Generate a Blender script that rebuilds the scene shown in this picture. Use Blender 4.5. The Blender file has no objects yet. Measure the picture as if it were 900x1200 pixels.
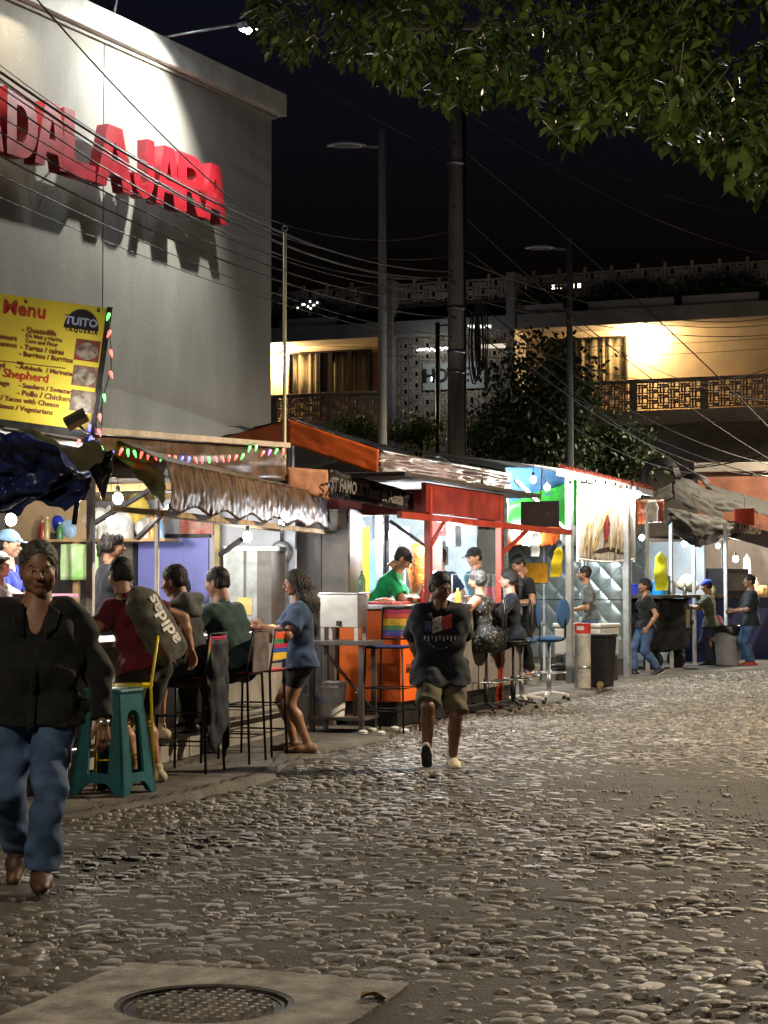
import bpy, bmesh, math, random
import numpy as np
from mathutils import Vector, Matrix, noise as mnoise
R = math.radians
random.seed(7); RNG = np.random.default_rng(7)
sc = bpy.context.scene
COL = sc.collection

# ---------------------------------------------------------------- camera
FPX, W0, H0, HOR, CAMZ = 2200.0, 900.0, 1200.0, 690.0, 1.5
PITCH = math.atan((HOR - H0/2)/FPX)
cam_d = bpy.data.cameras.new('camera'); cam = bpy.data.objects.new('camera', cam_d); COL.objects.link(cam)
cam_d.sensor_fit = 'VERTICAL'; cam_d.sensor_height = 36.0; cam_d.lens = 36.0*FPX/H0
cam_d.clip_start = 0.1; cam_d.clip_end = 2000
cam.location = (0, 0, CAMZ); cam.rotation_euler = (math.pi/2 + PITCH, 0, 0)
sc.camera = cam

# ---------------------------------------------------------------- world, night sky
wd = bpy.data.worlds.new('World'); sc.world = wd; wd.use_nodes = True
wn = wd.node_tree; wn.nodes.clear()
sky = wn.nodes.new('ShaderNodeTexSky'); sky.sky_type = 'NISHITA'; sky.sun_disc = False
sky.sun_elevation = R(-3.4); sky.sun_rotation = R(180); sky.altitude = 0
bg = wn.nodes.new('ShaderNodeBackground'); bg.inputs['Strength'].default_value = 0.075
out = wn.nodes.new('ShaderNodeOutputWorld')
tint = wn.nodes.new('ShaderNodeMix'); tint.data_type = 'RGBA'; tint.blend_type = 'MULTIPLY'; tint.inputs[0].default_value = 1.0
tint.inputs[7].default_value = (.55, .75, 1.5, 1)
wn.links.new(sky.outputs[0], tint.inputs[6]); wn.links.new(tint.outputs[2], bg.inputs[0]); wn.links.new(bg.outputs[0], out.inputs[0])
sun_d = bpy.data.lights.new('moonlight', 'SUN'); sun_d.energy = 0.004; sun_d.angle = R(0.5); sun_d.color = (1, .95, .88)
sun = bpy.data.objects.new('moonlight', sun_d); COL.objects.link(sun); sun.rotation_euler = (R(40), 0, R(160))
sc.view_settings.view_transform = 'Standard'; sc.view_settings.look = 'None'
sc.view_settings.gamma = 1.0; sc.view_settings.use_curve_mapping = False
sc.view_settings.exposure = 1.2
sc.cycles.max_bounces = 6; sc.cycles.diffuse_bounces = 3; sc.cycles.glossy_bounces = 3
sc.cycles.transmission_bounces = 6; sc.cycles.transparent_max_bounces = 8
sc.cycles.caustics_reflective = False; sc.cycles.caustics_refractive = False
sc.cycles.sample_clamp_indirect = 4.0; sc.cycles.use_denoising = True; sc.cycles.use_light_tree = True

# ---------------------------------------------------------------- where a sight line meets the world
_cp, _sp = math.cos(PITCH), math.sin(PITCH)
CAM = Vector((0, 0, CAMZ))
def ray(px, py):
    r, u = (px - W0/2)/FPX, (H0/2 - py)/FPX
    return Vector((r, _cp - u*_sp, _sp + u*_cp))
def at(px, py, Y):
    d = ray(px, py); return CAM + d*(Y/d.y)
def gnd(px, py, z=0.0):
    d = ray(px, py); return CAM + d*((z - CAMZ)/d.z)
class Frame:
    """a local frame: y along the street (away), x towards the street, z up"""
    def __init__(s, ox, oy, ang):
        s.o = Vector((ox, oy, 0)); s.a = R(ang)
        s.x = Vector((math.cos(s.a), -math.sin(s.a), 0)); s.y = Vector((math.sin(s.a), math.cos(s.a), 0))
    def w(s, x, y, z=0): return s.o + s.x*x + s.y*y + Vector((0, 0, z))
    def l(s, p): d = p - s.o; return Vector((d.dot(s.x), d.dot(s.y), d.z))
    def hx(s, px, py, x):   # sight line met with the local plane x = const
        d = ray(px, py); t = (x - (CAM - s.o).dot(s.x))/d.dot(s.x); return s.l(CAM + d*t)
    def hy(s, px, py, y):
        d = ray(px, py); t = (y - (CAM - s.o).dot(s.y))/d.dot(s.y); return s.l(CAM + d*t)
    def at(s, px, py, Y): return s.l(at(px, py, Y))
# ---------------------------------------------------------------- materials
MATS = {}
def mat(name, col, rough=.6, metal=0., var=.15, scale=6., bump=0., bscale=40., spec=.5, coat=0., trans=0., col2=None,
        emit=None, estr=0., stretch=None, ior=1.45, rvar=.1, detail=5., dirt=0., dcol=(.03, .025, .02), sheen=0., sub=0., alpha=1.):
    if name in MATS: return MATS[name]
    m = bpy.data.materials.new(name); m.use_nodes = True; nt = m.node_tree; N = nt.nodes; L = nt.links
    b = N['Principled BSDF']; MATS[name] = m
    b.inputs['Roughness'].default_value = rough; b.inputs['Metallic'].default_value = metal
    b.inputs['Specular IOR Level'].default_value = spec; b.inputs['IOR'].default_value = ior
    b.inputs['Coat Weight'].default_value = coat; b.inputs['Transmission Weight'].default_value = trans
    b.inputs['Sheen Weight'].default_value = sheen; b.inputs['Alpha'].default_value = alpha
    if sub: b.inputs['Subsurface Weight'].default_value = sub; b.inputs['Subsurface Radius'].default_value = (.02, .008, .004)
    if emit:
        b.inputs['Emission Color'].default_value = (*emit, 1); b.inputs['Emission Strength'].default_value = estr
    tc = N.new('ShaderNodeTexCoord'); src = tc.outputs['Object']
    if stretch:
        mp = N.new('ShaderNodeMapping'); mp.inputs['Scale'].default_value = stretch; L.new(src, mp.inputs['Vector']); src = mp.outputs[0]
    c2 = col2 if col2 else tuple(max(0, c*(1 - var*2)) for c in col)
    c1 = col if col2 else tuple(min(1, c*(1 + var)) for c in col)
    n1 = N.new('ShaderNodeTexNoise'); n1.inputs['Scale'].default_value = scale; n1.inputs['Detail'].default_value = detail
    n1.inputs['Roughness'].default_value = .62
    L.new(src, n1.inputs['Vector'])
    cr = N.new('ShaderNodeValToRGB'); cr.color_ramp.elements[0].position = .35; cr.color_ramp.elements[1].position = .66
    cr.color_ramp.elements[0].color = (*c2, 1); cr.color_ramp.elements[1].color = (*c1, 1)
    L.new(n1.outputs[0], cr.inputs[0]); cout = cr.outputs[0]
    if dirt:
        n3 = N.new('ShaderNodeTexNoise'); n3.inputs['Scale'].default_value = scale*.37; n3.inputs['Detail'].default_value = 8
        n3.inputs['Roughness'].default_value = .7; L.new(src, n3.inputs['Vector'])
        r3 = N.new('ShaderNodeValToRGB'); r3.color_ramp.elements[0].position = .5; r3.color_ramp.elements[1].position = .72
        L.new(n3.outputs[0], r3.inputs[0])
        ml = N.new('ShaderNodeMath'); ml.operation = 'MULTIPLY'; ml.inputs[1].default_value = dirt; L.new(r3.outputs[0], ml.inputs[0])
        mx = N.new('ShaderNodeMix'); mx.data_type = 'RGBA'; L.new(ml.outputs[0], mx.inputs[0]); L.new(cout, mx.inputs[6])
        mx.inputs[7].default_value = (*dcol, 1); cout = mx.outputs[2]
    L.new(cout, b.inputs['Base Color'])
    if rvar:
        mr = N.new('ShaderNodeMapRange'); mr.inputs[3].default_value = max(0, rough - rvar); mr.inputs[4].default_value = min(1, rough + rvar)
        L.new(n1.outputs[0], mr.inputs[0]); L.new(mr.outputs[0], b.inputs['Roughness'])
    if bump:
        n2 = N.new('ShaderNodeTexNoise'); n2.inputs['Scale'].default_value = bscale; n2.inputs['Detail'].default_value = 6
        L.new(src, n2.inputs['Vector'])
        bp = N.new('ShaderNodeBump'); bp.inputs['Strength'].default_value = 1.0; bp.inputs['Distance'].default_value = bump
        L.new(n2.outputs[0], bp.inputs['Height']); L.new(bp.outputs[0], b.inputs['Normal'])
    return m

def glow(name, col, strength):
    if name in MATS: return MATS[name]
    m = bpy.data.materials.new(name); m.use_nodes = True; nt = m.node_tree
    b = nt.nodes['Principled BSDF']; b.inputs['Base Color'].default_value = (.8, .8, .8, 1)
    b.inputs['Emission Color'].default_value = (*col, 1); b.inputs['Emission Strength'].default_value = strength
    b.inputs['Roughness'].default_value = .3; MATS[name] = m
    return m

# ---------------------------------------------------------------- mesh collecting
class MB:
    def __init__(s): s.v = []; s.f = []
    def add(s, vs, fs):
        o = len(s.v); s.v += [tuple(p) for p in vs]; s.f += [tuple(i + o for i in f) for f in fs]; return s
    def box(s, c, d, rz=0., rx=0., ry=0.):
        M = Matrix.Rotation(rz, 3, 'Z') @ Matrix.Rotation(ry, 3, 'Y') @ Matrix.Rotation(rx, 3, 'X'); c = Vector(c)
        vs = [c + M @ Vector((sx*d[0]/2, sy*d[1]/2, sz*d[2]/2)) for sz in (-1, 1) for sy in (-1, 1) for sx in (-1, 1)]
        return s.add(vs, [(0, 2, 3, 1), (4, 5, 7, 6), (0, 1, 5, 4), (2, 6, 7, 3), (0, 4, 6, 2), (1, 3, 7, 5)])
    def b2(s, lo, hi):
        return s.box([(a + b)/2 for a, b in zip(lo, hi)], [abs(b - a) for a, b in zip(lo, hi)])
    def bar(s, a, b, w, h=None, up=(0, 0, 1)):
        a, b = Vector(a), Vector(b); h = w if h is None else h; z = (b - a).normalized(); u = Vector(up)
        if abs(z.dot(u)) > .95: u = Vector((0, 1, 0))
        x = z.cross(u).normalized()*w/2; y = x.cross(z).normalized()*h/2
        vs = [p + i*x + j*y for p in (a, b) for (i, j) in ((-1, -1), (1, -1), (1, 1), (-1, 1))]
        return s.add(vs, [(3, 2, 1, 0), (4, 5, 6, 7), (0, 1, 5, 4), (1, 2, 6, 5), (2, 3, 7, 6), (3, 0, 4, 7)])
    def tube(s, pts, r, n=8, cap=True):
        pts = [Vector(p) for p in pts]; m = len(pts); rs = r if isinstance(r, (list, tuple)) else [r]*m
        u = Vector((0, 0, 1)); vs = []; fs = []
        t0 = (pts[1] - pts[0]).normalized()
        if abs(t0.z) > .9: u = Vector((0, 1, 0))
        x = t0.cross(u).normalized()
        for i, p in enumerate(pts):
            t = (pts[min(i + 1, m - 1)] - pts[max(i - 1, 0)]).normalized()
            x = (x - t*x.dot(t)).normalized(); y = t.cross(x)
            for k in range(n):
                a = 2*math.pi*k/n; vs.append(p + (x*math.cos(a) + y*math.sin(a))*rs[i])
        for i in range(m - 1):
            for k in range(n):
                k2 = (k + 1) % n; fs.append((i*n + k, i*n + k2, (i + 1)*n + k2, (i + 1)*n + k))
        if cap: fs.append(tuple(range(n))[::-1]); fs.append(tuple(range((m - 1)*n, m*n)))
        return s.add(vs, fs)
    def lathe(s, prof, c=(0, 0, 0), n=16, cap=True):
        vs = []; fs = []; m = len(prof); c = Vector(c)
        for (r, z) in prof:
            for k in range(n):
                a = 2*math.pi*k/n; vs.append(c + Vector((r*math.cos(a), r*math.sin(a), z)))
        for i in range(m - 1):
            for k in range(n):
                k2 = (k + 1) % n; fs.append((i*n + k, i*n + k2, (i + 1)*n + k2, (i + 1)*n + k))
        if cap: fs.append(tuple(range(n))[::-1]); fs.append(tuple(range((m - 1)*n, m*n)))
        return s.add(vs, fs)
    def ball(s, c, r, n=12, m=8, sc=(1, 1, 1)):
        prof = [(max(1e-4, math.sin(math.pi*i/m)), -math.cos(math.pi*i/m)) for i in range(m + 1)]
        t = MB().lathe(prof, n=n); c = Vector(c)
        rr = r if isinstance(r, (tuple, list)) else (r*sc[0], r*sc[1], r*sc[2])
        return s.add([c + Vector((v[0]*rr[0], v[1]*rr[1], v[2]*rr[2])) for v in t.v], t.f)
    def grid(s, fn, nu, nv, thick=0.):
        """sheet fn(u,v) for u,v in 0..1; with thickness it becomes a closed slab"""
        P = [[Vector(fn(i/nu, j/nv)) for i in range(nu + 1)] for j in range(nv + 1)]
        w = nu + 1
        vs = [p for row in P for p in row]
        fs = [(j*w + i, j*w + i + 1, (j + 1)*w + i + 1, (j + 1)*w + i) for j in range(nv) for i in range(nu)]
        if not thick: return s.add(vs, fs)
        back = []
        for j in range(nv + 1):
            for i in range(nu + 1):
                du = P[j][min(i + 1, nu)] - P[j][max(i - 1, 0)]; dv = P[min(j + 1, nv)][i] - P[max(j - 1, 0)][i]
                n = du.cross(dv); n = n.normalized() if n.length > 1e-9 else Vector((0, 0, 1)); back.append(P[j][i] - n*thick)
        o = len(vs); f2 = [tuple(q + o for q in f[::-1]) for f in fs]
        edge = [(i, i + 1) for i in range(nu)] + [(nu + j*w, nu + (j + 1)*w) for j in range(nv)] + \
               [(nv*w + i + 1, nv*w + i) for i in range(nu)][::-1] + [((j + 1)*w, j*w) for j in range(nv)][::-1]
        f3 = [(b, a, a + o, b + o) for a, b in edge]
        return s.add(vs + back, fs + f2 + f3)
    def prism(s, poly, z0, z1):
        n = len(poly); vs = [(x, y, z0) for x, y in poly] + [(x, y, z1) for x, y in poly]
        return s.add(vs, [tuple(range(n))[::-1], tuple(range(n, 2*n))] + [(i, (i + 1) % n, (i + 1) % n + n, i + n) for i in range(n)])
    def xf(s, M):
        s.v = [tuple(M @ Vector(p)) for p in s.v]; return s
    def mesh(s, name):
        me = bpy.data.meshes.new(name); me.from_pydata(s.v, [], s.f); me.update(); return me
    def build(s, name, m, parent=None, smooth=False, bevel=0., angle=None):
        return obj(name, s.mesh(name), m, parent, smooth, bevel, angle)

def obj(name, me, m, parent=None, smooth=False, bevel=0., angle=None):
    o = bpy.data.objects.new(name, me); COL.objects.link(o)
    if m is not None:
        me.materials.clear(); me.materials.append(m)
    if parent is not None: o.parent = parent
    if smooth:
        me.polygons.foreach_set('use_smooth', [True]*len(me.polygons))
        if angle: me.set_sharp_from_angle(angle=R(angle))
    if bevel:
        b = o.modifiers.new('bevel', 'BEVEL'); b.width = bevel; b.segments = 2; b.limit_method = 'ANGLE'; b.angle_limit = R(40)
    return o
def tag(o, label=None, cat=None, group=None, kind=None):
    if label: o['label'] = label
    if cat: o['category'] = cat
    if group: o['group'] = group
    if kind: o['kind'] = kind
    return o
def thing(name, label, cat, loc=(0, 0, 0), rz=0., group=None):
    o = bpy.data.objects.new(name, None); COL.objects.link(o); o.location = loc; o.rotation_euler = (0, 0, rz)
    o.empty_display_size = .1
    return tag(o, label, cat, group)
def fthing(name, label, cat, F, loc=(0, 0, 0), rz=0., group=None):
    return thing(name, label, cat, F.w(*loc), -F.a + rz, group)
def copy_tree(o, parent=None):
    c = o.copy(); COL.objects.link(c); c.parent = parent
    for ch in o.children: copy_tree(ch, c)
    return c
def dup(o, loc, rz=None, label=None, group=None, scale=None):
    c = copy_tree(o); c.location = loc
    if rz is not None: c.rotation_euler = (0, 0, rz)
    if label: c['label'] = label
    if group: c['group'] = group
    if scale: c.scale = (scale,)*3
    return c
def lamp(parent, loc, power, col=(1, .93, .82), r=.04, spot=None, rot=None, blend=.6, typ=None):
    d = bpy.data.lights.new('lamp_light', 'SPOT' if spot else 'POINT'); d.energy = power; d.color = col; d.shadow_soft_size = r
    if spot: d.spot_size = R(spot); d.spot_blend = blend
    o = bpy.data.objects.new('lamp_light', d); COL.objects.link(o); o.parent = parent; o.location = loc
    if rot is not None: o.rotation_euler = rot
    return o
def aim(v):  # rotation turning a light's -z along v
    return Vector(v).to_track_quat('-Z', 'Y').to_euler()
def text_mesh(s, size, ext=0.0, bold=0., align='LEFT', res=2, space=1.):
    c = bpy.data.curves.new('t', 'FONT'); c.body = s; c.size = size; c.extrude = ext; c.offset = bold; c.align_x = align
    c.resolution_u = res; c.space_character = space; c.fill_mode = 'BOTH' if ext else 'FRONT'
    o = bpy.data.objects.new('t', c); COL.objects.link(o)
    dg = bpy.context.evaluated_depsgraph_get(); me = bpy.data.meshes.new_from_object(o.evaluated_get(dg))
    bpy.data.objects.remove(o); bpy.data.curves.remove(c); return me
def fnoise(x, y, z=0.):
    return mnoise.noise(Vector((x, y, z)))

# ---------------------------------------------------------------- soft bodies: distance field + surface nets
def _surf(F, lo, res):
    ins = F < 0
    c = [ins[i:F.shape[0] - 1 + i, j:F.shape[1] - 1 + j, k:F.shape[2] - 1 + k] for i in (0, 1) for j in (0, 1) for k in (0, 1)]
    sm = sum(a.astype(np.int8) for a in c); act = (sm > 0) & (sm < 8)
    I = np.argwhere(act)
    if len(I) == 0: return np.zeros((0, 3)), np.zeros((0, 4), int)
    idx = -np.ones(act.shape, np.int64); idx[act] = np.arange(len(I))
    offs = [(i, j, k) for i in (0, 1) for j in (0, 1) for k in (0, 1)]
    val = {o: F[I[:, 0] + o[0], I[:, 1] + o[1], I[:, 2] + o[2]] for o in offs}
    acc = np.zeros((len(I), 3)); cnt = np.zeros(len(I))
    for o in offs:
        for ax in range(3):
            if o[ax] == 0:
                p = list(o); p[ax] = 1; p = tuple(p); a, b = val[o], val[p]
                m = (a < 0) != (b < 0); t = np.where(m, a/np.where(m, a - b, 1), 0)
                pos = np.array(o, float)[None].repeat(len(I), 0); pos[:, ax] = t
                acc += pos*m[:, None]; cnt += m
    V = (I + acc/cnt[:, None])*res + np.array(lo)
    faces = []
    for ax in range(3):
        a = [slice(None)]*3; b = [slice(None)]*3; a[ax] = slice(0, -1); b[ax] = slice(1, None)
        A, B = ins[tuple(a)], ins[tuple(b)]
        E = np.argwhere(A != B); u, w = (ax + 1) % 3, (ax + 2) % 3
        ok = (E[:, u] > 0) & (E[:, w] > 0) & (E[:, u] < F.shape[u] - 1) & (E[:, w] < F.shape[w] - 1)
        E = E[ok]
        if len(E) == 0: continue
        fl = A[E[:, 0], E[:, 1], E[:, 2]]
        q = []
        for du, dw in ((-1, -1), (0, -1), (0, 0), (-1, 0)):
            e = E.copy(); e[:, u] += du; e[:, w] += dw; q.append(idx[e[:, 0], e[:, 1], e[:, 2]])
        q = np.stack(q, 1); q = np.where(fl[:, None], q, q[:, ::-1]); faces.append(q)
    Q = np.concatenate(faces) if faces else np.zeros((0, 4), int)
    return V, Q[(Q >= 0).all(1)]

class SDF:
    def __init__(s): s.p = []
    def cone(s, a, b, ra, rb=None, k=.02, flat=None, fs=1., op='u'):
        s.p.append((np.array(a, float), np.array(b, float), ra, ra if rb is None else rb, k, None if flat is None else np.array(flat, float), fs, op)); return s
    def ball(s, c, r, k=.02, **kw): return s.cone(c, c, r, r, k, **kw)
    def ell(s, c, radii, k=.02, M=None, op='u'):
        M = np.eye(3) if M is None else np.array(M); s.p.append((np.array(c, float), M, radii, None, k, None, 0., 'e' + op)); return s
    def bounds(s, pad):
        lo = np.full(3, 1e9); hi = -lo
        for p in s.p:
            if p[7] in ('s', 'es', 'ei'): continue
            if p[7][0] == 'e': r = max(p[2]); a = b = p[0]
            else: r = max(p[2], p[3]); a, b = p[0], p[1]
            lo = np.minimum(lo, np.minimum(a, b) - r); hi = np.maximum(hi, np.maximum(a, b) + r)
        return lo - pad, hi + pad
    def field(s, lo, hi, res):
        n = np.maximum(4, np.ceil((hi - lo)/res).astype(int) + 1)
        ax = [lo[i] + np.arange(n[i])*res for i in range(3)]
        F = np.full(n, .12, np.float32)
        for p in s.p:
            op = p[7]; k = p[4]
            if op[0] == 'e': r = max(p[2]); a = b = p[0]
            else: r = max(p[2], p[3]); a, b = p[0], p[1]
            m = r + k + 3*res + .01
            l0 = np.clip(np.floor((np.minimum(a, b) - m - lo)/res).astype(int), 0, n); h0 = np.clip(np.ceil((np.maximum(a, b) + m - lo)/res).astype(int) + 1, 0, n)
            if (h0 <= l0).any(): continue
            X, Y, Z = np.meshgrid(ax[0][l0[0]:h0[0]], ax[1][l0[1]:h0[1]], ax[2][l0[2]:h0[2]], indexing='ij', sparse=True)
            if op[0] == 'e':
                M = p[1]; dx, dy, dz = X - a[0], Y - a[1], Z - a[2]; q = 0; g = 0
                for i in range(3):
                    c = dx*M[i, 0] + dy*M[i, 1] + dz*M[i, 2]; q = q + (c/p[2][i])**2; g = g + (c/p[2][i]**2)**2
                k0 = np.sqrt(q); D = k0*(k0 - 1)/np.maximum(np.sqrt(g), 1e-5)
                D = np.where(k0 < .05, -min(p[2]), D)
            else:
                ba = b - a; L2 = float(ba @ ba)
                dx, dy, dz = X - a[0], Y - a[1], Z - a[2]
                t = np.clip((dx*ba[0] + dy*ba[1] + dz*ba[2])/L2, 0, 1) if L2 > 1e-12 else np.zeros(np.broadcast(dx, dy, dz).shape)
                vx, vy, vz = dx - t*ba[0], dy - t*ba[1], dz - t*ba[2]; q = vx*vx + vy*vy + vz*vz
                if p[5] is not None:
                    f = p[5]; vn = vx*f[0] + vy*f[1] + vz*f[2]; q = q + vn*vn*(p[6]**2 - 1)
                D = np.sqrt(q) - (p[2] + t*(p[3] - p[2]))
            S = F[l0[0]:h0[0], l0[1]:h0[1], l0[2]:h0[2]]; o = op[-1]
            if o == 'u':
                h = np.clip(.5 + .5*(S - D)/k, 0, 1); S[...] = S + (D - S)*h - k*h*(1 - h)
            else:
                E = -D; h = np.clip(.5 - .5*(S - E)/k, 0, 1); S[...] = S + (E - S)*h + k*h*(1 - h)
        return F, ax
def poly(V, Q, name):
    me = bpy.data.meshes.new(name); me.vertices.add(len(V)); me.vertices.foreach_set('co', np.asarray(V, np.float32).ravel())
    me.loops.add(len(Q)*4); me.loops.foreach_set('vertex_index', np.asarray(Q, np.int32).ravel())
    me.polygons.add(len(Q)); me.polygons.foreach_set('loop_start', np.arange(0, len(Q)*4, 4, dtype=np.int32))
    me.polygons.foreach_set('use_smooth', np.ones(len(Q), bool)); me.update(calc_edges=True); me.validate(); return me
def tris(V, T, name, smooth=False):
    me = bpy.data.meshes.new(name); me.vertices.add(len(V)); me.vertices.foreach_set('co', np.asarray(V, np.float32).ravel())
    n = T.shape[1]; me.loops.add(len(T)*n); me.loops.foreach_set('vertex_index', np.asarray(T, np.int32).ravel())
    me.polygons.add(len(T)); me.polygons.foreach_set('loop_start', np.arange(0, len(T)*n, n, dtype=np.int32))
    me.polygons.foreach_set('use_smooth', np.full(len(T), smooth)); me.update(calc_edges=True); return me
# ================================================================ GROUND
def hz(x, y):
    return .012*np.sin(x*1.7 + .6*np.sin(y*.9)) + .010*np.sin(y*1.3 + x*.5) + .006*np.sin(x*4.1 - y*3.3)
EDGE_Y = [-40, 5, 9, 11.2, 12.1, 13.6, 14.9, 17.4, 18.6, 21.3, 23.2, 25, 28, 31, 36, 45, 70]
EDGE_X = [-12, -4.6, -2.95, -2.32, -2.06, -1.36, -.9, -.55, -.08, .5, 1.75, 2.35, 3.3, 4.35, 7.6, 12., 24.]
def edge_x(y): return np.interp(y, EDGE_Y, EDGE_X)

def ground_mat():
    m = bpy.data.materials.new('packed_dirt'); m.use_nodes = True; nt = m.node_tree; N = nt.nodes; L = nt.links; b = N['Principled BSDF']
    g = N.new('ShaderNodeNewGeometry')
    n1 = N.new('ShaderNodeTexNoise'); n1.inputs['Scale'].default_value = 1.1; n1.inputs['Detail'].default_value = 8; n1.inputs['Roughness'].default_value = .65
    n2 = N.new('ShaderNodeTexNoise'); n2.inputs['Scale'].default_value = 38; n2.inputs['Detail'].default_value = 7; n2.inputs['Roughness'].default_value = .7
    v = N.new('ShaderNodeTexVoronoi'); v.inputs['Scale'].default_value = 8.5
    for n in (n1, n2, v): L.new(g.outputs['Position'], n.inputs['Vector'])
    r = N.new('ShaderNodeValToRGB'); e = r.color_ramp.elements
    e[0].position = .32; e[0].color = (.038, .034, .028, 1); e[1].position = .70; e[1].color = (.100, .088, .070, 1)
    mx = N.new('ShaderNodeMath'); mx.operation = 'MULTIPLY_ADD'; mx.inputs[1].default_value = .45; L.new(n2.outputs[0], mx.inputs[0])
    m2 = N.new('ShaderNodeMath'); m2.operation = 'MULTIPLY'; m2.inputs[1].default_value = .55; L.new(n1.outputs[0], m2.inputs[0]); L.new(m2.outputs[0], mx.inputs[2])
    L.new(mx.outputs[0], r.inputs[0]); L.new(r.outputs[0], b.inputs['Base Color'])
    b.inputs['Roughness'].default_value = .72; b.inputs['Specular IOR Level'].default_value = .35
    bp = N.new('ShaderNodeBump'); bp.inputs['Distance'].default_value = .03
    L.new(n2.outputs[0], bp.inputs['Height'])
    b2 = N.new('ShaderNodeBump'); b2.inputs['Distance'].default_value = .006; b2.inputs['Strength'].default_value = .3; b2.invert = True
    L.new(v.outputs['Distance'], b2.inputs['Height']); L.new(bp.outputs[0], b2.inputs['Normal']); L.new(b2.outputs[0], b.inputs['Normal'])
    return m
def stone_mat():
    m = bpy.data.materials.new('river_stone'); m.use_nodes = True; nt = m.node_tree; N = nt.nodes; L = nt.links; b = N['Principled BSDF']
    g = N.new('ShaderNodeNewGeometry')
    n1 = N.new('ShaderNodeTexNoise'); n1.inputs['Scale'].default_value = 6.5; n1.inputs['Detail'].default_value = 1
    n2 = N.new('ShaderNodeTexNoise'); n2.inputs['Scale'].default_value = 60; n2.inputs['Detail'].default_value = 6; n2.inputs['Roughness'].default_value = .7
    n3 = N.new('ShaderNodeTexNoise'); n3.inputs['Scale'].default_value = 0.9; n3.inputs['Detail'].default_value = 6
    for n in (n1, n2, n3): L.new(g.outputs['Position'], n.inputs['Vector'])
    r = N.new('ShaderNodeValToRGB'); e = r.color_ramp.elements
    e[0].position = .3; e[0].color = (.060, .053, .043, 1); e[1].position = .70; e[1].color = (.29, .272, .232, 1)
    e2 = r.color_ramp.elements.new(.5); e2.color = (.135, .124, .102, 1)
    ad = N.new('ShaderNodeMath'); ad.operation = 'MULTIPLY_ADD'; ad.inputs[1].default_value = .35; L.new(n2.outputs[0], ad.inputs[0])
    m2 = N.new('ShaderNodeMath'); m2.operation = 'MULTIPLY'; m2.inputs[1].default_value = .65; L.new(n1.outputs[0], m2.inputs[0]); L.new(m2.outputs[0], ad.inputs[2])
    L.new(ad.outputs[0], r.inputs[0]); L.new(r.outputs[0], b.inputs['Base Color'])
    mr = N.new('ShaderNodeMapRange'); mr.inputs[1].default_value = .35; mr.inputs[2].default_value = .65; mr.inputs[3].default_value = .30; mr.inputs[4].default_value = .56
    L.new(n3.outputs[0], mr.inputs[0]); L.new(mr.outputs[0], b.inputs['Roughness'])
    bp = N.new('ShaderNodeBump'); bp.inputs['Distance'].default_value = .004; L.new(n2.outputs[0], bp.inputs['Height']); L.new(bp.outputs[0], b.inputs['Normal'])
    return m
M_DIRT, M_STONE = ground_mat(), stone_mat()
gx = np.concatenate([[-600, -200, -80, -40, -25], np.arange(-16, -4, .2), np.arange(-4, 5.5, .05), np.arange(5.5, 22.01, .2), [26, 40, 80, 200, 600]])
gy = np.concatenate([[-600, -200, -60, -20, -6], np.arange(0, 5, .25), np.arange(5, 21, .045), np.arange(21, 48.01, .15), [52, 60, 80, 130, 250, 600]])
GX, GY = np.meshgrid(gx, gy, indexing='xy')
def smooth_noise(shape, k, seed):
    a = np.random.default_rng(seed).standard_normal(shape)
    for _ in range(2):
        for ax_ in (0, 1): a = sum(np.roll(a, i, ax_) for i in range(-k, k + 1))/(2*k + 1)
    return a/a.std()
fine = .0032*smooth_noise(GX.shape, 1, 1) + .0034*smooth_noise(GX.shape, 4, 2) + .003*smooth_noise(GX.shape, 14, 3)
fine = np.where((np.abs(GX) < 18) & (GY > 0) & (GY < 46), fine, 0)
V = np.stack([GX, GY, hz(GX, GY) + fine], -1).reshape(-1, 3); nx, ny = len(gx), len(gy)
I = np.arange(nx*ny).reshape(ny, nx)
Q = np.stack([I[:-1, :-1], I[:-1, 1:], I[1:, 1:], I[1:, :-1]], -1).reshape(-1, 4)
road = obj('cobbled_road', poly(V, Q, 'cobbled_road'), M_DIRT); tag(road, 'cobbled street of river stones set in packed brown dirt', kind='structure')

# concrete slab with the manhole
SL_C, SL_A, SL_W = Vector((-.637, 6.72)), R(-19), 1.18
def in_slab(x, y, pad=.05):
    dx, dy = x - SL_C.x, y - SL_C.y; c, s = math.cos(SL_A), math.sin(SL_A)
    return (abs(dx*c + dy*s) < SL_W/2 + pad) & (abs(-dx*s + dy*c) < SL_W/2 + pad)

# cobblestones: six stone shapes, the 300 that show largest are objects, the rest one mesh
def stone_shape(seed, nr=4, na=9):
    r = np.random.default_rng(seed); ang = np.arange(na)/na*2*math.pi
    rad = 1 + .27*r.standard_normal(na); rad = (rad + np.roll(rad, 1))/2
    P = [[0, 0, 1.0]]; tilt = r.normal(0, .16, 2)
    for i in range(1, nr + 1):
        t = i/nr; q = math.sin(t*math.pi/2); z = math.cos(t*math.pi/2)**.72 if i < nr else -.35
        for a, rr in zip(ang, rad): P.append([q*rr*math.cos(a), q*rr*math.sin(a), z + r.normal(0, .05)*(i < nr)])
    P = np.array(P); P[:, 2] += P[:, 0]*tilt[0] + P[:, 1]*tilt[1]
    T = [[0, 1 + k, 1 + (k + 1) % na] for k in range(na)]
    for i in range(nr - 1):
        for k in range(na):
            a, b = 1 + i*na + k, 1 + i*na + (k + 1) % na; T += [[a, a + na, b + na], [a, b + na, b]]
    return P, np.array(T)
SH = [stone_shape(s) for s in range(10)]
rows = []
rg = np.random.default_rng(3)
y = 4.6
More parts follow.
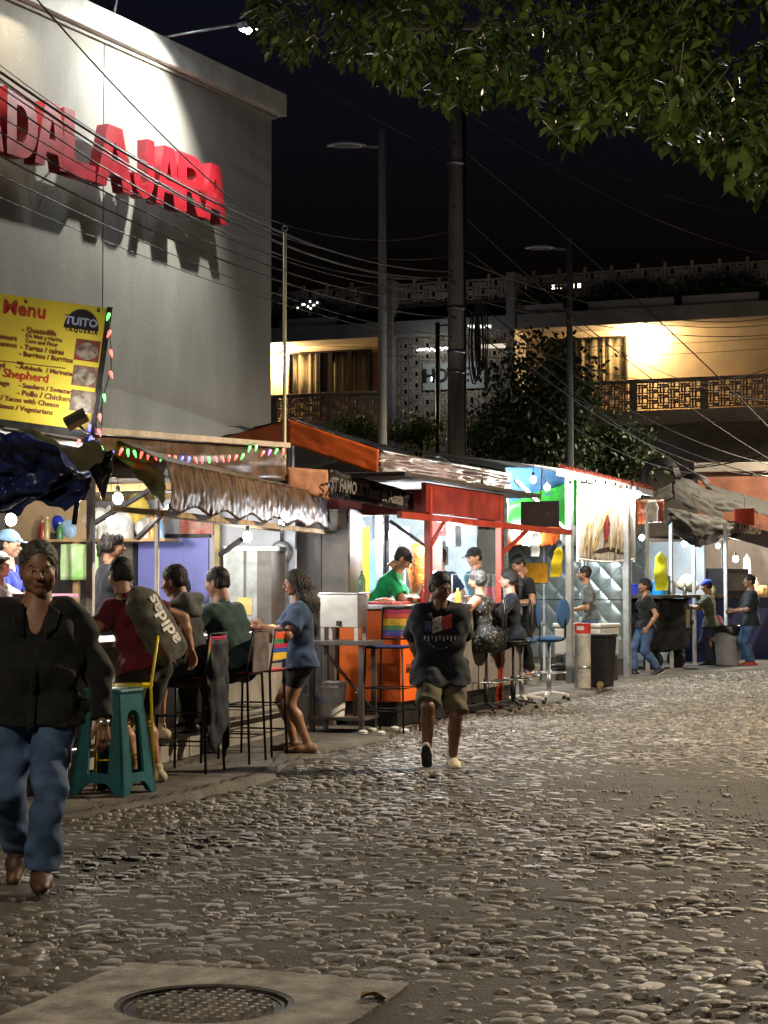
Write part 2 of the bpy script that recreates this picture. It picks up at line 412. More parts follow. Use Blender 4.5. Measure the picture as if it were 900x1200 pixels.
while y < 47:
    dyr = .088; half = 1.3 + y*.235 + .9
    xs = np.arange(-half, half + 3, .104) + rg.uniform(-.05, .05)
    for x in xs: rows.append((x + rg.normal(0, .024), y + rg.normal(0, .026) + .02*math.sin(x*2.1)))
    y += dyr
rows = np.array(rows); rx_, ry_ = rows[:, 0], rows[:, 1]
_wn = smooth_noise((420, 420), 7, 21)*.62 + smooth_noise((420, 420), 20, 22)*.62
worn = _wn[((ry_ - 4)*6).astype(int) % 420, ((rx_ + 20)*8).astype(int) % 420] + rg.normal(0, .6, len(rows))
keep = ~in_slab(rx_, ry_, .07) & (rx_ > edge_x(ry_) + .04) & (worn < 1.75) & (rg.random(len(rows)) > .10)
keep &= ~((ry_ > 30) & (rg.random(len(rows)) < .25))
rx_, ry_, worn = rx_[keep], ry_[keep], worn[keep]; n = len(rx_)
sx = .026 + .040*rg.random(n)**1.3; sy = sx*rg.uniform(.5, .92, n); rot = rg.normal(R(-15), .55, n)
hgt = np.clip(.0135 - .0050*worn + rg.normal(0, .0035, n), .004, .024)
pxw = sx/ry_*FPX*2; vis = (np.abs(rx_/ry_) < .2045) & (FPX*CAMZ/ry_ + HOR < 1195)
order = np.argsort(-np.where(vis, pxw, 0))[:300]; solo = np.zeros(n, bool); solo[order] = True
SHME = [tris(P, T, 'cobblestone', True) for P, T in SH]
for me in SHME: me.materials.append(M_STONE)
for i in order:
    o = bpy.data.objects.new('cobblestone', SHME[i % 10]); COL.objects.link(o); o.parent = road
    o.location = (rx_[i], ry_[i], float(hz(rx_[i], ry_[i]))); o.rotation_euler = (0, 0, rot[i]); o.scale = (sx[i], sy[i], hgt[i])
VV = []; TT = []; base = 0
SH2 = [stone_shape(s, 2, 6) for s in range(10)]
for far in (0, 1):
    for k in range(10):
        ids = np.where(~solo & (np.arange(n) % 10 == k) & ((ry_ > 19) == bool(far)))[0]
        if len(ids) == 0: continue
        P, T = (SH2 if far else SH)[k]; c, s = np.cos(rot[ids])[:, None], np.sin(rot[ids])[:, None]
        X, Y = P[None, :, 0]*sx[ids, None], P[None, :, 1]*sy[ids, None]
        v = np.stack([rx_[ids, None] + X*c - Y*s, ry_[ids, None] + X*s + Y*c, hz(rx_[ids], ry_[ids])[:, None] + P[None, :, 2]*hgt[ids, None]], -1)
        VV.append(v.reshape(-1, 3)); TT.append((T[None] + (np.arange(len(ids))*len(P))[:, None, None]).reshape(-1, 3) + base); base += len(ids)*len(P)
# grit and small pebbles in the dirt between the stones
gn = 15000; gyy = 5.2 + 14*rg.random(gn)**1.4; gxx = (rg.random(gn)*2 - 1)*(gyy*.215 + .3); ok = (gxx > edge_x(gyy) + .02) & ~in_slab(gxx, gyy, .03); gxx, gyy = gxx[ok], gyy[ok]
P, T = stone_shape(77, 2, 5); gs = .004 + .010*rg.random(len(gxx))**2.5; ga = rg.random(len(gxx))*6.28; c, s = np.cos(ga)[:, None], np.sin(ga)[:, None]
X, Y = P[None, :, 0]*gs[:, None]*1.2, P[None, :, 1]*gs[:, None]
v = np.stack([gxx[:, None] + X*c - Y*s, gyy[:, None] + X*s + Y*c, hz(gxx, gyy)[:, None] + .002 + P[None, :, 2]*gs[:, None]*.8], -1).reshape(-1, 3)
gr = obj('grit', tris(v, (T[None] + (np.arange(len(gxx))*len(P))[:, None, None]).reshape(-1, 3), 'grit', True), M_STONE, road); tag(gr, kind='stuff')
st = obj('cobblestones', tris(np.concatenate(VV), np.concatenate(TT), 'cobblestones', True), M_STONE, road); tag(st, kind='stuff')

# ---- slab and manhole
M_CONC = mat('concrete', (.26, .245, .215), .75, var=.3, scale=7, bump=.010, bscale=60, dirt=.75, dcol=(.085, .075, .06))
slab = thing('manhole_slab', 'square concrete slab with a round studded iron manhole cover in the cobbles', 'manhole', (SL_C.x, SL_C.y, 0), SL_A)
r0 = .318; seg = 40; outer = []
for k in range(seg):
    a = 2*math.pi*k/seg; c, s = math.cos(a), math.sin(a); q = SL_W/2/max(abs(c), abs(s))
    q *= 1 - .012*abs(math.sin(a*7)) - (.02 if k in (5, 14) else 0); outer.append((q*c, q*s))
mb = MB(); vs = []
for k in range(seg):
    a = 2*math.pi*k/seg; c, s = math.cos(a), math.sin(a)
    vs += [(r0*c, r0*s, -.02), (r0*c, r0*s, .034), (outer[k][0]*.985, outer[k][1]*.985, .036 + .003*math.sin(a*5)), (outer[k][0], outer[k][1], .026), (outer[k][0]*1.01, outer[k][1]*1.01, -.05)]
fs = [(k*5 + j, ((k + 1) % seg)*5 + j, ((k + 1) % seg)*5 + j + 1, k*5 + j + 1) for k in range(seg) for j in range(4)]
mb.add(vs, [f[::-1] for f in fs]).build('concrete_surround', M_CONC, slab)
M_IRON = mat('cast_iron', (.075, .068, .058), .5, .75, var=.35, scale=14, bump=.004, bscale=120, dirt=.6, dcol=(.10, .085, .06))
mb = MB().lathe([(.02, -.01), (.270, -.01), (.272, .020), (.286, .021), (.288, .008), (.296, .008), (.298, .030), (.316, .031), (.317, -.02)], n=48, cap=False)
mb.add([(.27*math.cos(2*math.pi*k/48), .27*math.sin(2*math.pi*k/48), .016) for k in range(48)], [tuple(range(48))])
mb.build('cover', M_IRON, slab)
mb = MB()
for i in range(-5, 6):
    for j in range(-5, 6):
        x, y = i*.046, j*.046
        if math.hypot(x, y) < .245:
            mb.add([(x + dx*.013, y + dy*.013, .015) for dx, dy in ((-1, -1), (1, -1), (1, 1), (-1, 1))] + [(x + dx*.009, y + dy*.009, .034) for dx, dy in ((-1, -1), (1, -1), (1, 1), (-1, 1))],
                   [(4, 5, 6, 7), (0, 1, 5, 4), (1, 2, 6, 5), (2, 3, 7, 6), (3, 0, 4, 7)])
tag(mb.build('stud', mat('worn_stud', (.26, .24, .20), .42, .6, var=.3, scale=20), slab), kind='stuff')
# a dry leaf on the slab edge
lf = gnd(437, 1183)
mb = MB().grid(lambda u, v: ((u - .5)*.11*(1 - .2*v), (v - .5)*.075*math.sin(math.pi*min(.97, max(.03, u)))**.6, .012*math.sin(u*5) + .02*abs(v - .5) + .006*math.sin(v*9 + u*4)), 8, 6, .0012)
o = mb.build('dry_leaf', mat('dry_leaf', (.42, .28, .12), .8, var=.3, scale=30), smooth=True); o.location = (lf.x, lf.y, .045); o.rotation_euler = (0, 0, .5)
tag(o, 'curled dry brown leaf lying at the corner of the concrete slab', 'leaf')

# ---- concrete pavement under the stalls
M_PAVE = mat('worn_pavement', (.125, .116, .102), .8, var=.3, scale=2.2, bump=.012, bscale=35, dirt=.85, dcol=(.045, .04, .033))
ys = np.concatenate([np.arange(-20, 8, 2.), np.arange(8, 48, .12), np.arange(48, 70, 3.)])
ex = edge_x(ys) + .05*np.sin(ys*3.1) + .03*np.sin(ys*9.7 + 1) + .02*rg.standard_normal(len(ys))
cols = [(-30, .045), (-2.2, .045), (-1.1, .042), (-.5, .040), (-.18, .036), (-.03, .026), (0., -.03)]
V = np.array([[ (x + (-30 if c == -30 else c)) if c != -30 else min(-14, x - 6), yy, zz] for yy, x in zip(ys, ex) for c, zz in cols])
nc = len(cols); I = np.arange(len(V)).reshape(-1, nc)
Q = np.stack([I[:-1, :-1], I[:-1, 1:], I[1:, 1:], I[1:, :-1]], -1).reshape(-1, 4)
pv = obj('pavement', poly(V, Q, 'pavement'), M_PAVE); tag(pv, 'worn concrete pavement strip under the food stalls', kind='structure')
PZ = .043
def crack(pts, w, seed):
    r = random.Random(seed); P = [gnd(px, py, .046) for px, py in pts]; L, Rr = [], []
    for a, b in zip(P[:-1], P[1:]):
        for i in range(14):
            q = a.lerp(b, i/14); d = (b - a).normalized(); n = Vector((-d.y, d.x, 0)); j = r.uniform(-.03, .03); ww = w*r.uniform(.2, 1.4)
            L.append(q + n*(j + ww)); Rr.append(q + n*(j - ww))
    k = len(L); MB().add(L + Rr, [(i, i + 1, k + i + 1, k + i) for i in range(k - 1)]).build('crack', mat('crack_dark', (.012, .011, .010), .95), pv)
crack([(60, 955), (140, 940), (215, 926), (290, 908), (345, 888), (400, 880), (455, 866)], .011, 1)
crack([(300, 905), (322, 893), (330, 878)], .007, 2); crack([(120, 943), (95, 930), (60, 926)], .006, 3)

# ================================================================ THE BIG STORE BUILDING
BF = Frame(-1.68, 28, 26.7)            # y along the wall (away), x out of the wall
M_WALL = mat('stucco_wall', (.275, .255, .225), .85, var=.10, scale=1.2, bump=.006, bscale=70, dirt=.25, dcol=(.22, .20, .175), stretch=(1, 1, .35))
M_WTRIM = mat('wall_trim', (.50, .47, .42), .7, var=.12, scale=3, bump=.003, bscale=60)
bld = fthing('store_building', 'tall windowless grey stucco store building with overhanging roof cap', 'building', BF)
ztop = 8.62
joints = [-.98, -4.35, -8.4, -14]
lim = [0] + joints + [-22]
for i in range(len(lim) - 1):
    a, b = lim[i] - (.012 if i else 0), lim[i + 1] + .012
    MB().b2((-9 if i == 4 else -.5, b, 0), (.0 if i else -.015, a, ztop)).build('wall_panel', M_WALL, bld)
MB().b2((-9, -22, 0), (-.48, -.02, ztop - .05)).build('core', M_WALL, bld)
M_GROOVE = mat('joint', (.05, .05, .05), .9)
for j in joints[1:]: MB().b2((-.4, j - .011, 0), (-.02, j + .011, ztop)).build('joint', M_GROOVE, bld)
MB().b2((-9.1, -22, ztop), (.16, .16, ztop + .34)).build('roof_cap', M_WTRIM, bld, bevel=.015)
MB().b2((-.1, -22, ztop - .05), (.05, .05, ztop)).build('drip_edge', M_WALL, bld)

# ---- letters
def glyph(ch):
    t = .27
    if ch == 'A': return [[(0, 0), (.30, 1), (.70, 1), (1, 0), (.73, 0), (.665, .22), (.335, .22), (.27, 0)], [(.40, .43), (.60, .43), (.52, .74), (.48, .74)]]
    if ch == 'L': return [[(0, 0), (0, 1), (t, 1), (t, .24), (.82, .24), (.82, 0)]]
    if ch == 'J':
        o = [(.82, 1), (.82, .32)] + [(.41 + .41*math.cos(a), .34 - .34*math.sin(a)) for a in np.linspace(0.1, math.pi, 12)]
        return [o + [(.0, .38), (.26, .38), (.27, .30), (.33, .24), (.41, .225), (.50, .24), (.55, .32), (.55, 1)]]
    if ch == 'D':
        o = [(0, 0), (0, 1), (.42, 1)] + [(.42 + .46*math.cos(a), .5 + .5*math.sin(a)) for a in np.linspace(math.pi/2, -math.pi/2, 14)][1:-1] + [(.42, 0)]
        h = [(t, .23), (.40, .23)] + [(.40 + .20*math.cos(a), .5 + .27*math.sin(a)) for a in np.linspace(-math.pi/2, math.pi/2, 9)][1:-1] + [(.40, .77), (t, .77)]
        return [o, h]
    if ch == 'R':
        o = [(0, 0), (0, 1), (.5, 1)] + [(.5 + .36*math.cos(a), .70 + .30*math.sin(a)) for a in np.linspace(math.pi/2, -math.pi/2.6, 10)][1:] + [(.92, 0), (.62, 0), (.42, .36), (t, .36), (t, 0)]
        h = [(t, .56), (.45, .56)] + [(.45 + .15*math.cos(a), .67 + .11*math.sin(a)) for a in np.linspace(-math.pi/2, math.pi/2, 7)][1:-1] + [(.45, .78), (t, .78)]
        return [o, h]
    if ch == 'U': return [[(0, 1), (0, .33)] + [(.42 + .42*math.cos(a), .36 + .36*math.sin(a)) for a in np.linspace(math.pi, 2*math.pi, 12)] + [(.84, 1), (.57, 1), (.57, .34), (.50, .25), (.42, .23), (.34, .25), (.27, .34), (.27, 1)]]
    if ch == 'G': return [[(.86, .80), (.72, .95), (.46, 1), (.18, .92), (.02, .68), (.0, .5), (.03, .30), (.18, .08), (.46, 0), (.72, .05), (.88, .2), (.88, .54), (.5, .54), (.5, .34), (.62, .34), (.60, .26), (.46, .22), (.32, .30), (.27, .5), (.32, .70), (.46, .78), (.60, .74), (.66, .66)]]
def shape_mesh(polys, sx, sy, ext):
    c = bpy.data.curves.new('g', 'CURVE'); c.dimensions = '2D'; c.fill_mode = 'BOTH'; c.extrude = ext
    for p in polys:
        s = c.splines.new('POLY'); s.points.add(len(p) - 1); s.use_cyclic_u = True
        for q, (x, y) in zip(s.points, p): q.co = (x*sx, y*sy, 0, 1)
    o = bpy.data.objects.new('g', c); COL.objects.link(o); dg = bpy.context.evaluated_depsgraph_get()
    me = bpy.data.meshes.new_from_object(o.evaluated_get(dg)); bpy.data.objects.remove(o); bpy.data.curves.remove(c); return me
M_RED = mat('red_letter_face', (.36, .016, .026), .38, var=.12, scale=5, bump=.001, bscale=30, coat=.2)
sign = fthing('letter_sign', 'large red block letters mounted on the grey store wall', 'sign', BF)
LZ0, LZ1 = 6.60, 7.40
spans = [('A', 239, 266), ('R', 209, 242), ('A', 183, 213), ('J', 157, 181), ('A', 113, 156), ('L', 75, 112), ('A', 41, 81), ('D', 8, 44)]
lets = []
for ch, pa, pb in spans:
    ya, yb = BF.hx(pa, 210, .345).y, BF.hx(pb, 210, .345).y; lets.append((ch, ya, yb))
y0 = lets[-1][1]
for ch in 'AUG': lets.append((ch, y0 - .66, y0 - .06)); y0 -= .68
for ch, ya, yb in lets:
    g = glyph(ch); xm = max(p[0] for p in g[0])
    me = shape_mesh(g, (yb - ya)/xm, LZ1 - LZ0, .085)
    o = obj('letter', me, M_RED, sign)
    # local letter axes: text x along the wall (+y), text y up, thickness out of the wall
    o.matrix_local = Matrix(((0, 0, 1, .26), (1, 0, 0, ya), (0, 1, 0, LZ0), (0, 0, 0, 1)))
    MB().bar((.0, (ya + yb)/2 - .1, LZ0 + .12), (.22, (ya + yb)/2 - .1, LZ0 + .12), .02).build('mount', M_GROOVE, sign)

# ---- floodlights on arms over the letters
M_STEEL = mat('galvanised', (.45, .46, .47), .38, .9, var=.2, scale=8, bump=.0008, bscale=60)
M_DARKMETAL = mat('dark_metal', (.05, .05, .052), .45, .7, var=.3, scale=10)
def flood(yy, length, power, col, label, zz=9.35, tx=.3, spot=95, aimz=6.3, dy=0.):
    t = fthing('floodlight', label, 'floodlight', BF, (0, yy, 0))
    MB().tube([(-.05, 0, ztop + .3), (.05, 0, zz + .06), (length, 0, zz + .08)], .018).build('arm', M_STEEL, t, True)
    MB().box((length + .10, 0, zz + .02), (.26, .24, .09)).build('housing', M_DARKMETAL, t, bevel=.012)
    MB().box((length + .10, 0, zz - .032), (.20, .19, .012)).build('lens', glow('flood_lens', (.8, .92, 1), 60), t)
    lamp(t, (length + .1, 0, zz - .06), power, col, .07, spot, aim((tx - length, dy, aimz - zz)), .5)
    return t
pL = BF.hx(293, 33, 1.45)
flood(pL.y, 1.35, 640, (.98, 1, .92), 'lit floodlight on a long arm over the end of the red letters', pL.z, tx=.0, spot=124, aimz=6.7, dy=-1.3)
flood(-4.1, .42, 110, (.80, .93, 1), 'lit floodlight on a short arm above the wall joint', 9.3, tx=.0, spot=80, aimz=8.2)
flood(-6.6, .40, 120, (1, .84, .55), 'warm floodlight on a short arm over the first red letters', 9.3, tx=0, spot=80, aimz=8.0)

# ================================================================ HOTEL
HP = at(790, 400, 60)
HF = Frame(HP.x, HP.y, 90 + 22)       # y runs right along the facade (towards us), x points to the viewer... see below
# facade local: u right along the facade, v out towards the street, z up
class Fac:
    o = Vector((HP.x, HP.y, 0)); u = Vector((math.cos(R(22)), -math.sin(R(22)), 0)); v = Vector((-math.sin(R(22)), -math.cos(R(22)), 0))
def fu(px, v=0., py=420):
    d = ray(px, py); t = (v - (CAM - Fac.o).dot(Fac.v))/d.dot(Fac.v); p = CAM + d*t; return (p - Fac.o).dot(Fac.u), p.z
hot = thing('hotel_building', 'cream two-storey hotel with lattice balconies behind the stalls', 'building', (HP.x, HP.y, 0), R(-22))
# children use local x = u, local y = -v
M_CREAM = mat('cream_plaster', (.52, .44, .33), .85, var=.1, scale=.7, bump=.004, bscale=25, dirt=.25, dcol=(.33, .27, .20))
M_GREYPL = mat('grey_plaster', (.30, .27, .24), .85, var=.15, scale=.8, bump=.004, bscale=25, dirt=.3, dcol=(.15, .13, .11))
M_LATT = mat('lattice_block', (.36, .29, .23), .85, var=.15, scale=3)
M_FRAME = mat('window_frame', (.04, .035, .03), .4, .5)
M_GLASSD = mat('window_glass', (.03, .03, .032), .06, var=.05, spec=.6, alpha=.25)
M_CURT = mat('curtain', (.42, .36, .24), .9, var=.1, scale=3)
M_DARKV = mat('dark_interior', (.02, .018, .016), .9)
uL, uR = fu(300)[0], fu(915)[0] + 6
zf = lambda py, px=790: fu(px, 0, py)[1]
ua, ub = fu(466, .6)[0], fu(598, .6)[0]
Z_FL, Z_RAIL, Z_CEIL, Z_SLAB, Z_PAR = 7.15, 8.12, 9.95, 10.45, 11.75
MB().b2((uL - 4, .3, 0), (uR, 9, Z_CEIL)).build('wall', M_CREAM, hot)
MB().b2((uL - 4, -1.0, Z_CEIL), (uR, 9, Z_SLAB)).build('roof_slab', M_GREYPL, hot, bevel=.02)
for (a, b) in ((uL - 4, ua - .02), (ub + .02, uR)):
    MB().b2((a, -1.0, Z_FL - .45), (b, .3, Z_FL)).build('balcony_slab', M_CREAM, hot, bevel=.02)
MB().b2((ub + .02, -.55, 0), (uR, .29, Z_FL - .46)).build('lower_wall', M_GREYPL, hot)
def lattice(u0, u1, z0, z1, y, cell=.17, t=.042, name='lattice'):
    mb = MB(); nu = int((u1 - u0)/cell); nz = max(1, int(round((z1 - z0)/cell))); cu, cz = (u1 - u0)/nu, (z1 - z0)/nz
    for i in range(nu):
        for j in range(nz):
            x, z = u0 + (i + .5)*cu, z0 + (j + .5)*cz
            k = (i + 2*j) % 4
            if k == 0: mb.box((x + cu*.5, y, z), (cu*1.9, .09, t))
            elif k == 2: mb.box((x, y, z + cz*.3), (t, .09, cz*1.9))
            if k == 1: mb.box((x, y, z - cz*.35), (cu*.9, .088, t))
            if k == 3: mb.box((x - cu*.4, y, z), (t, .088, cz*.9))
    for j in range(nz + 1): mb.box(((u0 + u1)/2, y, z0 + j*cz), (u1 - u0, .05, t*.7))
    for i in range(0, nu + 1): mb.box((u0 + i*cu, y, (z0 + z1)/2), (t*.7, .05, z1 - z0))
    return mb.build(name, M_LATT, hot)
posts = [fu(p, .9)[0] for p in (322, 386, 455)] ; posts2 = [fu(p, .9)[0] for p in (640, 742, 825, 905)] + [uR]
for ps in (posts, posts2):
    for p in ps: MB().b2((p - .11, -.99, Z_FL), (p + .11, -.80, Z_RAIL - .07)).build('rail_post', M_LATT, hot)
    for a, b in zip(ps[:-1], ps[1:]): lattice(a + .11, b - .11, Z_FL + .06, Z_RAIL - .08, -.9, .16, .046)
    MB().b2((ps[0] - .15, -1.02, Z_RAIL - .07), (ps[-1] + .15, -.77, Z_RAIL + .03)).build('handrail', M_LATT, hot, bevel=.01)
# rooftop parapet lattices
for a, b in ((uL - 3, ua - .3), (ua, ub), (ub + .2, uR)):
    lattice(a, b, Z_PAR - .75, Z_PAR, -.45, .22, .085, 'parapet_lattice')
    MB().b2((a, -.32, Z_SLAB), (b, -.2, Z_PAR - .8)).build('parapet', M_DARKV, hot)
# the stair tower with its lattice screen and the HOTEL board
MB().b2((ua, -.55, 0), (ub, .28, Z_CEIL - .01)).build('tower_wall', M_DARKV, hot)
for a in (ua - .3, ub):
    MB().b2((a, -1.05, 0), (a + .3, .28, Z_PAR + .1)).build('pier', M_GREYPL, hot, bevel=.02)
lattice(ua + .02, ub - .02, 3.2, Z_CEIL - .03, -.72, .19, .08, 'screen_lattice')
# windows
def window(p0, p1, z0, z1, curtain=1., dark=False):
    u0, u1 = fu(p0)[0], fu(p1)[0]
    w = MB().b2((u0, .12, z0), (u0 + .06, .297, z1)).b2((u1 - .06, .12, z0), (u1, .297, z1)).b2((u0 + .06, .12, z1 - .06), (u1 - .06, .297, z1)).b2((u0 + .06, .12, z0), (u1 - .06, .297, z0 + .06)).build('window', M_FRAME, hot)
    nn = max(8, int((u1 - u0)*9))
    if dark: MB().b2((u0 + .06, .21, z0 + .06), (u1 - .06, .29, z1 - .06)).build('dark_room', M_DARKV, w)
    else:
        ph = random.random()*6
        MB().grid(lambda u, v: (u0 + .07 + u*(u1 - u0 - .14), .24 + .035*math.sin(u*nn*2.2 + ph + math.sin(u*nn*.7)*1.5), z0 + .06 + v*(z1 - z0 - .12)), nn*5, 1, .01).build('curtain', M_CURT, w, True)
    MB().b2((u0 + .05, .15, z0 + .05), (u1 - .05, .156, z1 - .05)).build('pane', M_GLASSD, w)
    return w
zw0, zw1 = Z_FL + .12, Z_CEIL - .22
window(336, 371, zw0, zw1); window(371.6, 385, zw0, zw1, dark=True); window(385.6, 408, zw0, zw1); window(408.5, 432, zw0, zw1)
window(672, 733, zw0, zw1); window(640, 671, zw0, zw1, dark=True)
MB().b2((fu(434)[0], .2, Z_FL), (fu(452)[0], .298, Z_CEIL - .35)).build('balcony_door', mat('brown_door', (.16, .08, .06), .6), hot)
# wall lamps
M_LAMPW = glow('warm_lamp', (1, .68, .30), 90)
def walllamp(px, py, power, label):
    u, z = fu(px, .1, py); p = Fac.o + Fac.u*u + Vector((0, 0, z))
    t = thing('wall_lamp', label, 'lamp', p, R(-22))
    MB().box((0, .26, 0), (.16, .08, .22)).build('bracket', M_FRAME, t)
    MB().ball((0, .12, -.02), .10).build('globe', M_LAMPW, t, True)
    lamp(t, (0, -.06, -.05), power, (1, .66, .30), .12)
walllamp(748, 389, 480, 'glowing globe lamp on the hotel balcony wall beside the curtained window')
walllamp(321, 413, 480, 'glowing lamp on the hotel balcony wall beside the store corner')
# HOTEL board
u0, z0 = fu(494, 1.0, 457); u1, z1 = fu(566, 1.0, 422)
hs = thing('hotel_sign', 'pale board with dark HOTEL letters on the lattice screen', 'sign', Fac.o + Fac.u*u0 + Fac.v*.84, R(-22))
MB().b2((0, -.05, z0), (u1 - u0, .04, z1)).build('board', mat('sign_board', (.34, .34, .31), .6, var=.1), hs)
for i, ch in enumerate('HOTEL'):
    me = text_mesh(ch, .62, .03, .014, 'CENTER', 3); o = obj('letter', me, M_FRAME, hs)
    o.rotation_euler = (math.pi/2, 0, 0); o.location = (fu(503 + 13.3*i, .95)[0] - u0, -.10, z0 + .26)
for x in (.36, .52): 
    MB().box((x, -.056, z0 + .40), (.11, .008, .2)).build('backlight', glow('sign_backlight', (.85, .95, 1), 4.5), hs)
lamp(hs, (1.0, -1.4, z0 + .6), 22, (.85, .95, 1), .08)  # added light without a fixture, brightens the board
# long white tube lamps of the roof terrace
for px, py, ln in ((640, 327, 1.4), (575, 406, 1.0)):
    u, z = fu(px, 1.1, py); p = Fac.o + Fac.u*u + Fac.v*(1.1 if py > 400 else -.6)
    t = thing('tube_lamp', 'pale tube lamp above the hotel roof terrace' if py < 400 else 'dim tube lamp on the lattice screen beside the hotel sign', 'lamp', p, R(-22))
    MB().box((0, 0, z), (ln, .1, .14)).build('tube', glow('tube%d' % py, (1, .85, .6), 1.6 if py < 400 else .3), t)
    MB().b2((-.05, -.02, z - 1.2 if py < 400 else z - .05), (.05, .02, z - .07 if py < 400 else z + .05)).build('bracket', M_FRAME, t)
# fairy lights on the screen
u0, z0 = fu(487, 1.0, 406); u1, _ = fu(527, 1.0, 406)
t = thing('fairy_lights', 'row of tiny white fairy lights across the lattice screen above the hotel sign', 'lights', Fac.o + Fac.u*u0 + Fac.v*.8, R(-22))
MB().tube([(0, 0, z0), ((u1 - u0)/2, 0, z0 - .05), (u1 - u0, 0, z0)], .012, 5).build('wire', M_FRAME, t)
mb = MB()
for k in range(26): mb.ball(((u1 - u0)*k/25, -.03, z0 - .06 - .09*random.random()), .028, 6, 4)
tag(mb.build('bulb', glow('fairy', (.9, .95, 1), 2.2), t), kind='stuff')
t = thing('star_lamp', 'cluster of tiny white lights on the dark hotel roof garden', 'lights', Fac.o + Fac.u*fu(375)[0] + Fac.v*.9, R(-22))
mb = MB()
for k in range(9): mb.ball((random.uniform(-.5, .5), 0, Z_PAR - .55 + random.uniform(-.15, .15)), .035, 6, 4)
tag(mb.build('bulb', MATS['fairy'], t), kind='stuff')
MB().tube([(-.5, .03, Z_PAR - .9), (0, .03, Z_PAR - .5), (.5, .03, Z_PAR - .6)], .012, 5).build('wire', M_FRAME, t)

# red-brown wall right of the hotel, behind the far stall
M_BRICKY = mat('red_plaster', (.30, .12, .075), .85, var=.2, scale=1.1, bump=.006, bscale=30, dirt=.4, dcol=(.12, .06, .04))
p = at(818, 590, 50); t = thing('red_house', 'low red-brown plastered house behind the dark tent', 'house', (p.x, p.y, 0), R(-14))
MB().b2((0, 0, 0), (9, 5, 4.6)).build('wall', M_BRICKY, t); MB().b2((-.1, -.12, 4.6), (9.2, 5.1, 4.85)).build('coping', M_GREYPL, t, bevel=.02)
for px, py in ((686, 566), (781, 0)): pass

# ================================================================ POLES
M_CPOLE = mat('concrete_pole', (.26, .235, .20), .85, var=.2, scale=4, bump=.004, bscale=40, dirt=.4, dcol=(.1, .09, .075), stretch=(1, 1, .15))
M_LHEAD = mat('lamp_head', (.62, .62, .60), .4, var=.05)
def street_lamp(px, Y, ytop, armpx, armpy, label, lit=0., col=(1, .82, .58), rad=.066, real=None, dirv=None, spot=150):
    if real: x, yy, zt = real
    else:
        p = at(px, ytop, Y); x, yy, zt = p.x, p.y, p.z
    t = thing('street_lamp', label, 'street lamp', (x, yy, 0), 0, 'street lamps over the market street')
    MB().tube([(0, 0, 0), (0, 0, zt*.5), (0, 0, zt)], [rad*1.25, rad*1.1, rad*.85], 12).build('pole', M_CPOLE, t, True)
    if dirv: e = Vector(dirv) + Vector((0, 0, zt - .35))
    else: q = at(armpx, armpy, Y); e = Vector((q.x - x, 0, q.z))
    s = (e - Vector((0, 0, e.z))).normalized()
    MB().tube([(0, 0, e.z - .02), tuple(e - s*.5)], .028, 8).build('arm', M_CPOLE, t, True)
    a = math.atan2(s.y, s.x)
    mb = MB().grid(lambda u, v: ((u*.62), (v - .5)*.22*math.sin(math.pi*(.15 + .8*u))**.5, .075*math.sin(math.pi*(.1 + .8*u))*math.cos((v - .5)*2.6)), 10, 8, .02)
    h = mb.xf(Matrix.Translation(e - s*.55) @ Matrix.Rotation(a, 4, 'Z')).build('lamp_head', M_LHEAD, t, True)
    c = e - s*.25
    MB().box((0, 0, 0), (.40, .15, .02)).xf(Matrix.Translation(c + Vector((0, 0, -.012))) @ Matrix.Rotation(a, 4, 'Z')).build('lens', glow('street_lens', col, 30) if lit else mat('lens_off', (.25, .25, .24), .2), t)
    if lit: lamp(t, tuple(c + Vector((0, 0, -.09))), lit, col, .12, spot, (0, 0, 0), .35)
    return t
street_lamp(448, 29.6, 152, 388, 171, 'tall street lamp with unlit white head behind the orange canopy')
street_lamp(667, 38.5, 278, 619, 291, 'street lamp with unlit head in front of the dark tree')
# two assumed lit lamps, out of the picture: right kerb, and behind the camera
street_lamp(0, 0, 0, 0, 0, 'lit street lamp assumed out of view on the far kerb opposite the stalls', 2900, (1, .80, .55), real=(9.2, 17.5, 7.6), dirv=(-1.9, -.2, 0), spot=165)  # unseen lamp, assumed as source of the warm light on the cobbles
street_lamp(0, 0, 0, 0, 0, 'lit street lamp assumed out of view on the near corner of the stalls', 740, (1, .82, .6), real=(-6.4, 1.5, 7.2), dirv=(1.7, .3, 0), spot=165)  # unseen lamp assumed behind the camera, added to brighten tree and foreground
street_lamp(0, 0, 0, 0, 0, 'lit street lamp added out of view at the corner facing the hotel', 4200, (1, .84, .6), real=(15.5, 45, 8.5), dirv=(-2.0, .4, 0), spot=165)  # unseen lamp, added to brighten the hotel front

pp = at(535, 690, 32); up = thing('utility_pole', 'thick concrete utility pole carrying cables between stalls and hotel', 'utility pole', (pp.x, pp.y, 0))
MB().tube([(0, 0, 0), (0, 0, 6), (0, 0, 12.5)], [.17, .14, .105], 14).build('pole', M_CPOLE, up, True)
for z in (5.2, 5.55, 6.3, 8.8): MB().lathe([(.15, -.03), (.156, -.03), (.156, .03), (.15, .03)], (0, 0, z), 14).build('band', M_STEEL, up, True)
M_CABLE = mat('cable_black', (.016, .016, .017), .55, var=.2)
mb = MB()
for k in range(6):
    r = .16 + .05*random.random(); c = Vector((.30 + .03*k, -.12, 5.6 + .05*k))
    mb.tube([c + Vector((r*.45*math.cos(a), .02*math.sin(a*3), (r + .42)*math.sin(a))) for a in np.linspace(0, 2*math.pi, 22)], .014, 5)
mb.build('cable_coil', M_CABLE, up, True)
MB().tube([(.14, -.02, 0), (.14, -.02, 11)], .035, 6).build('conduit', M_DARKMETAL, up, True)
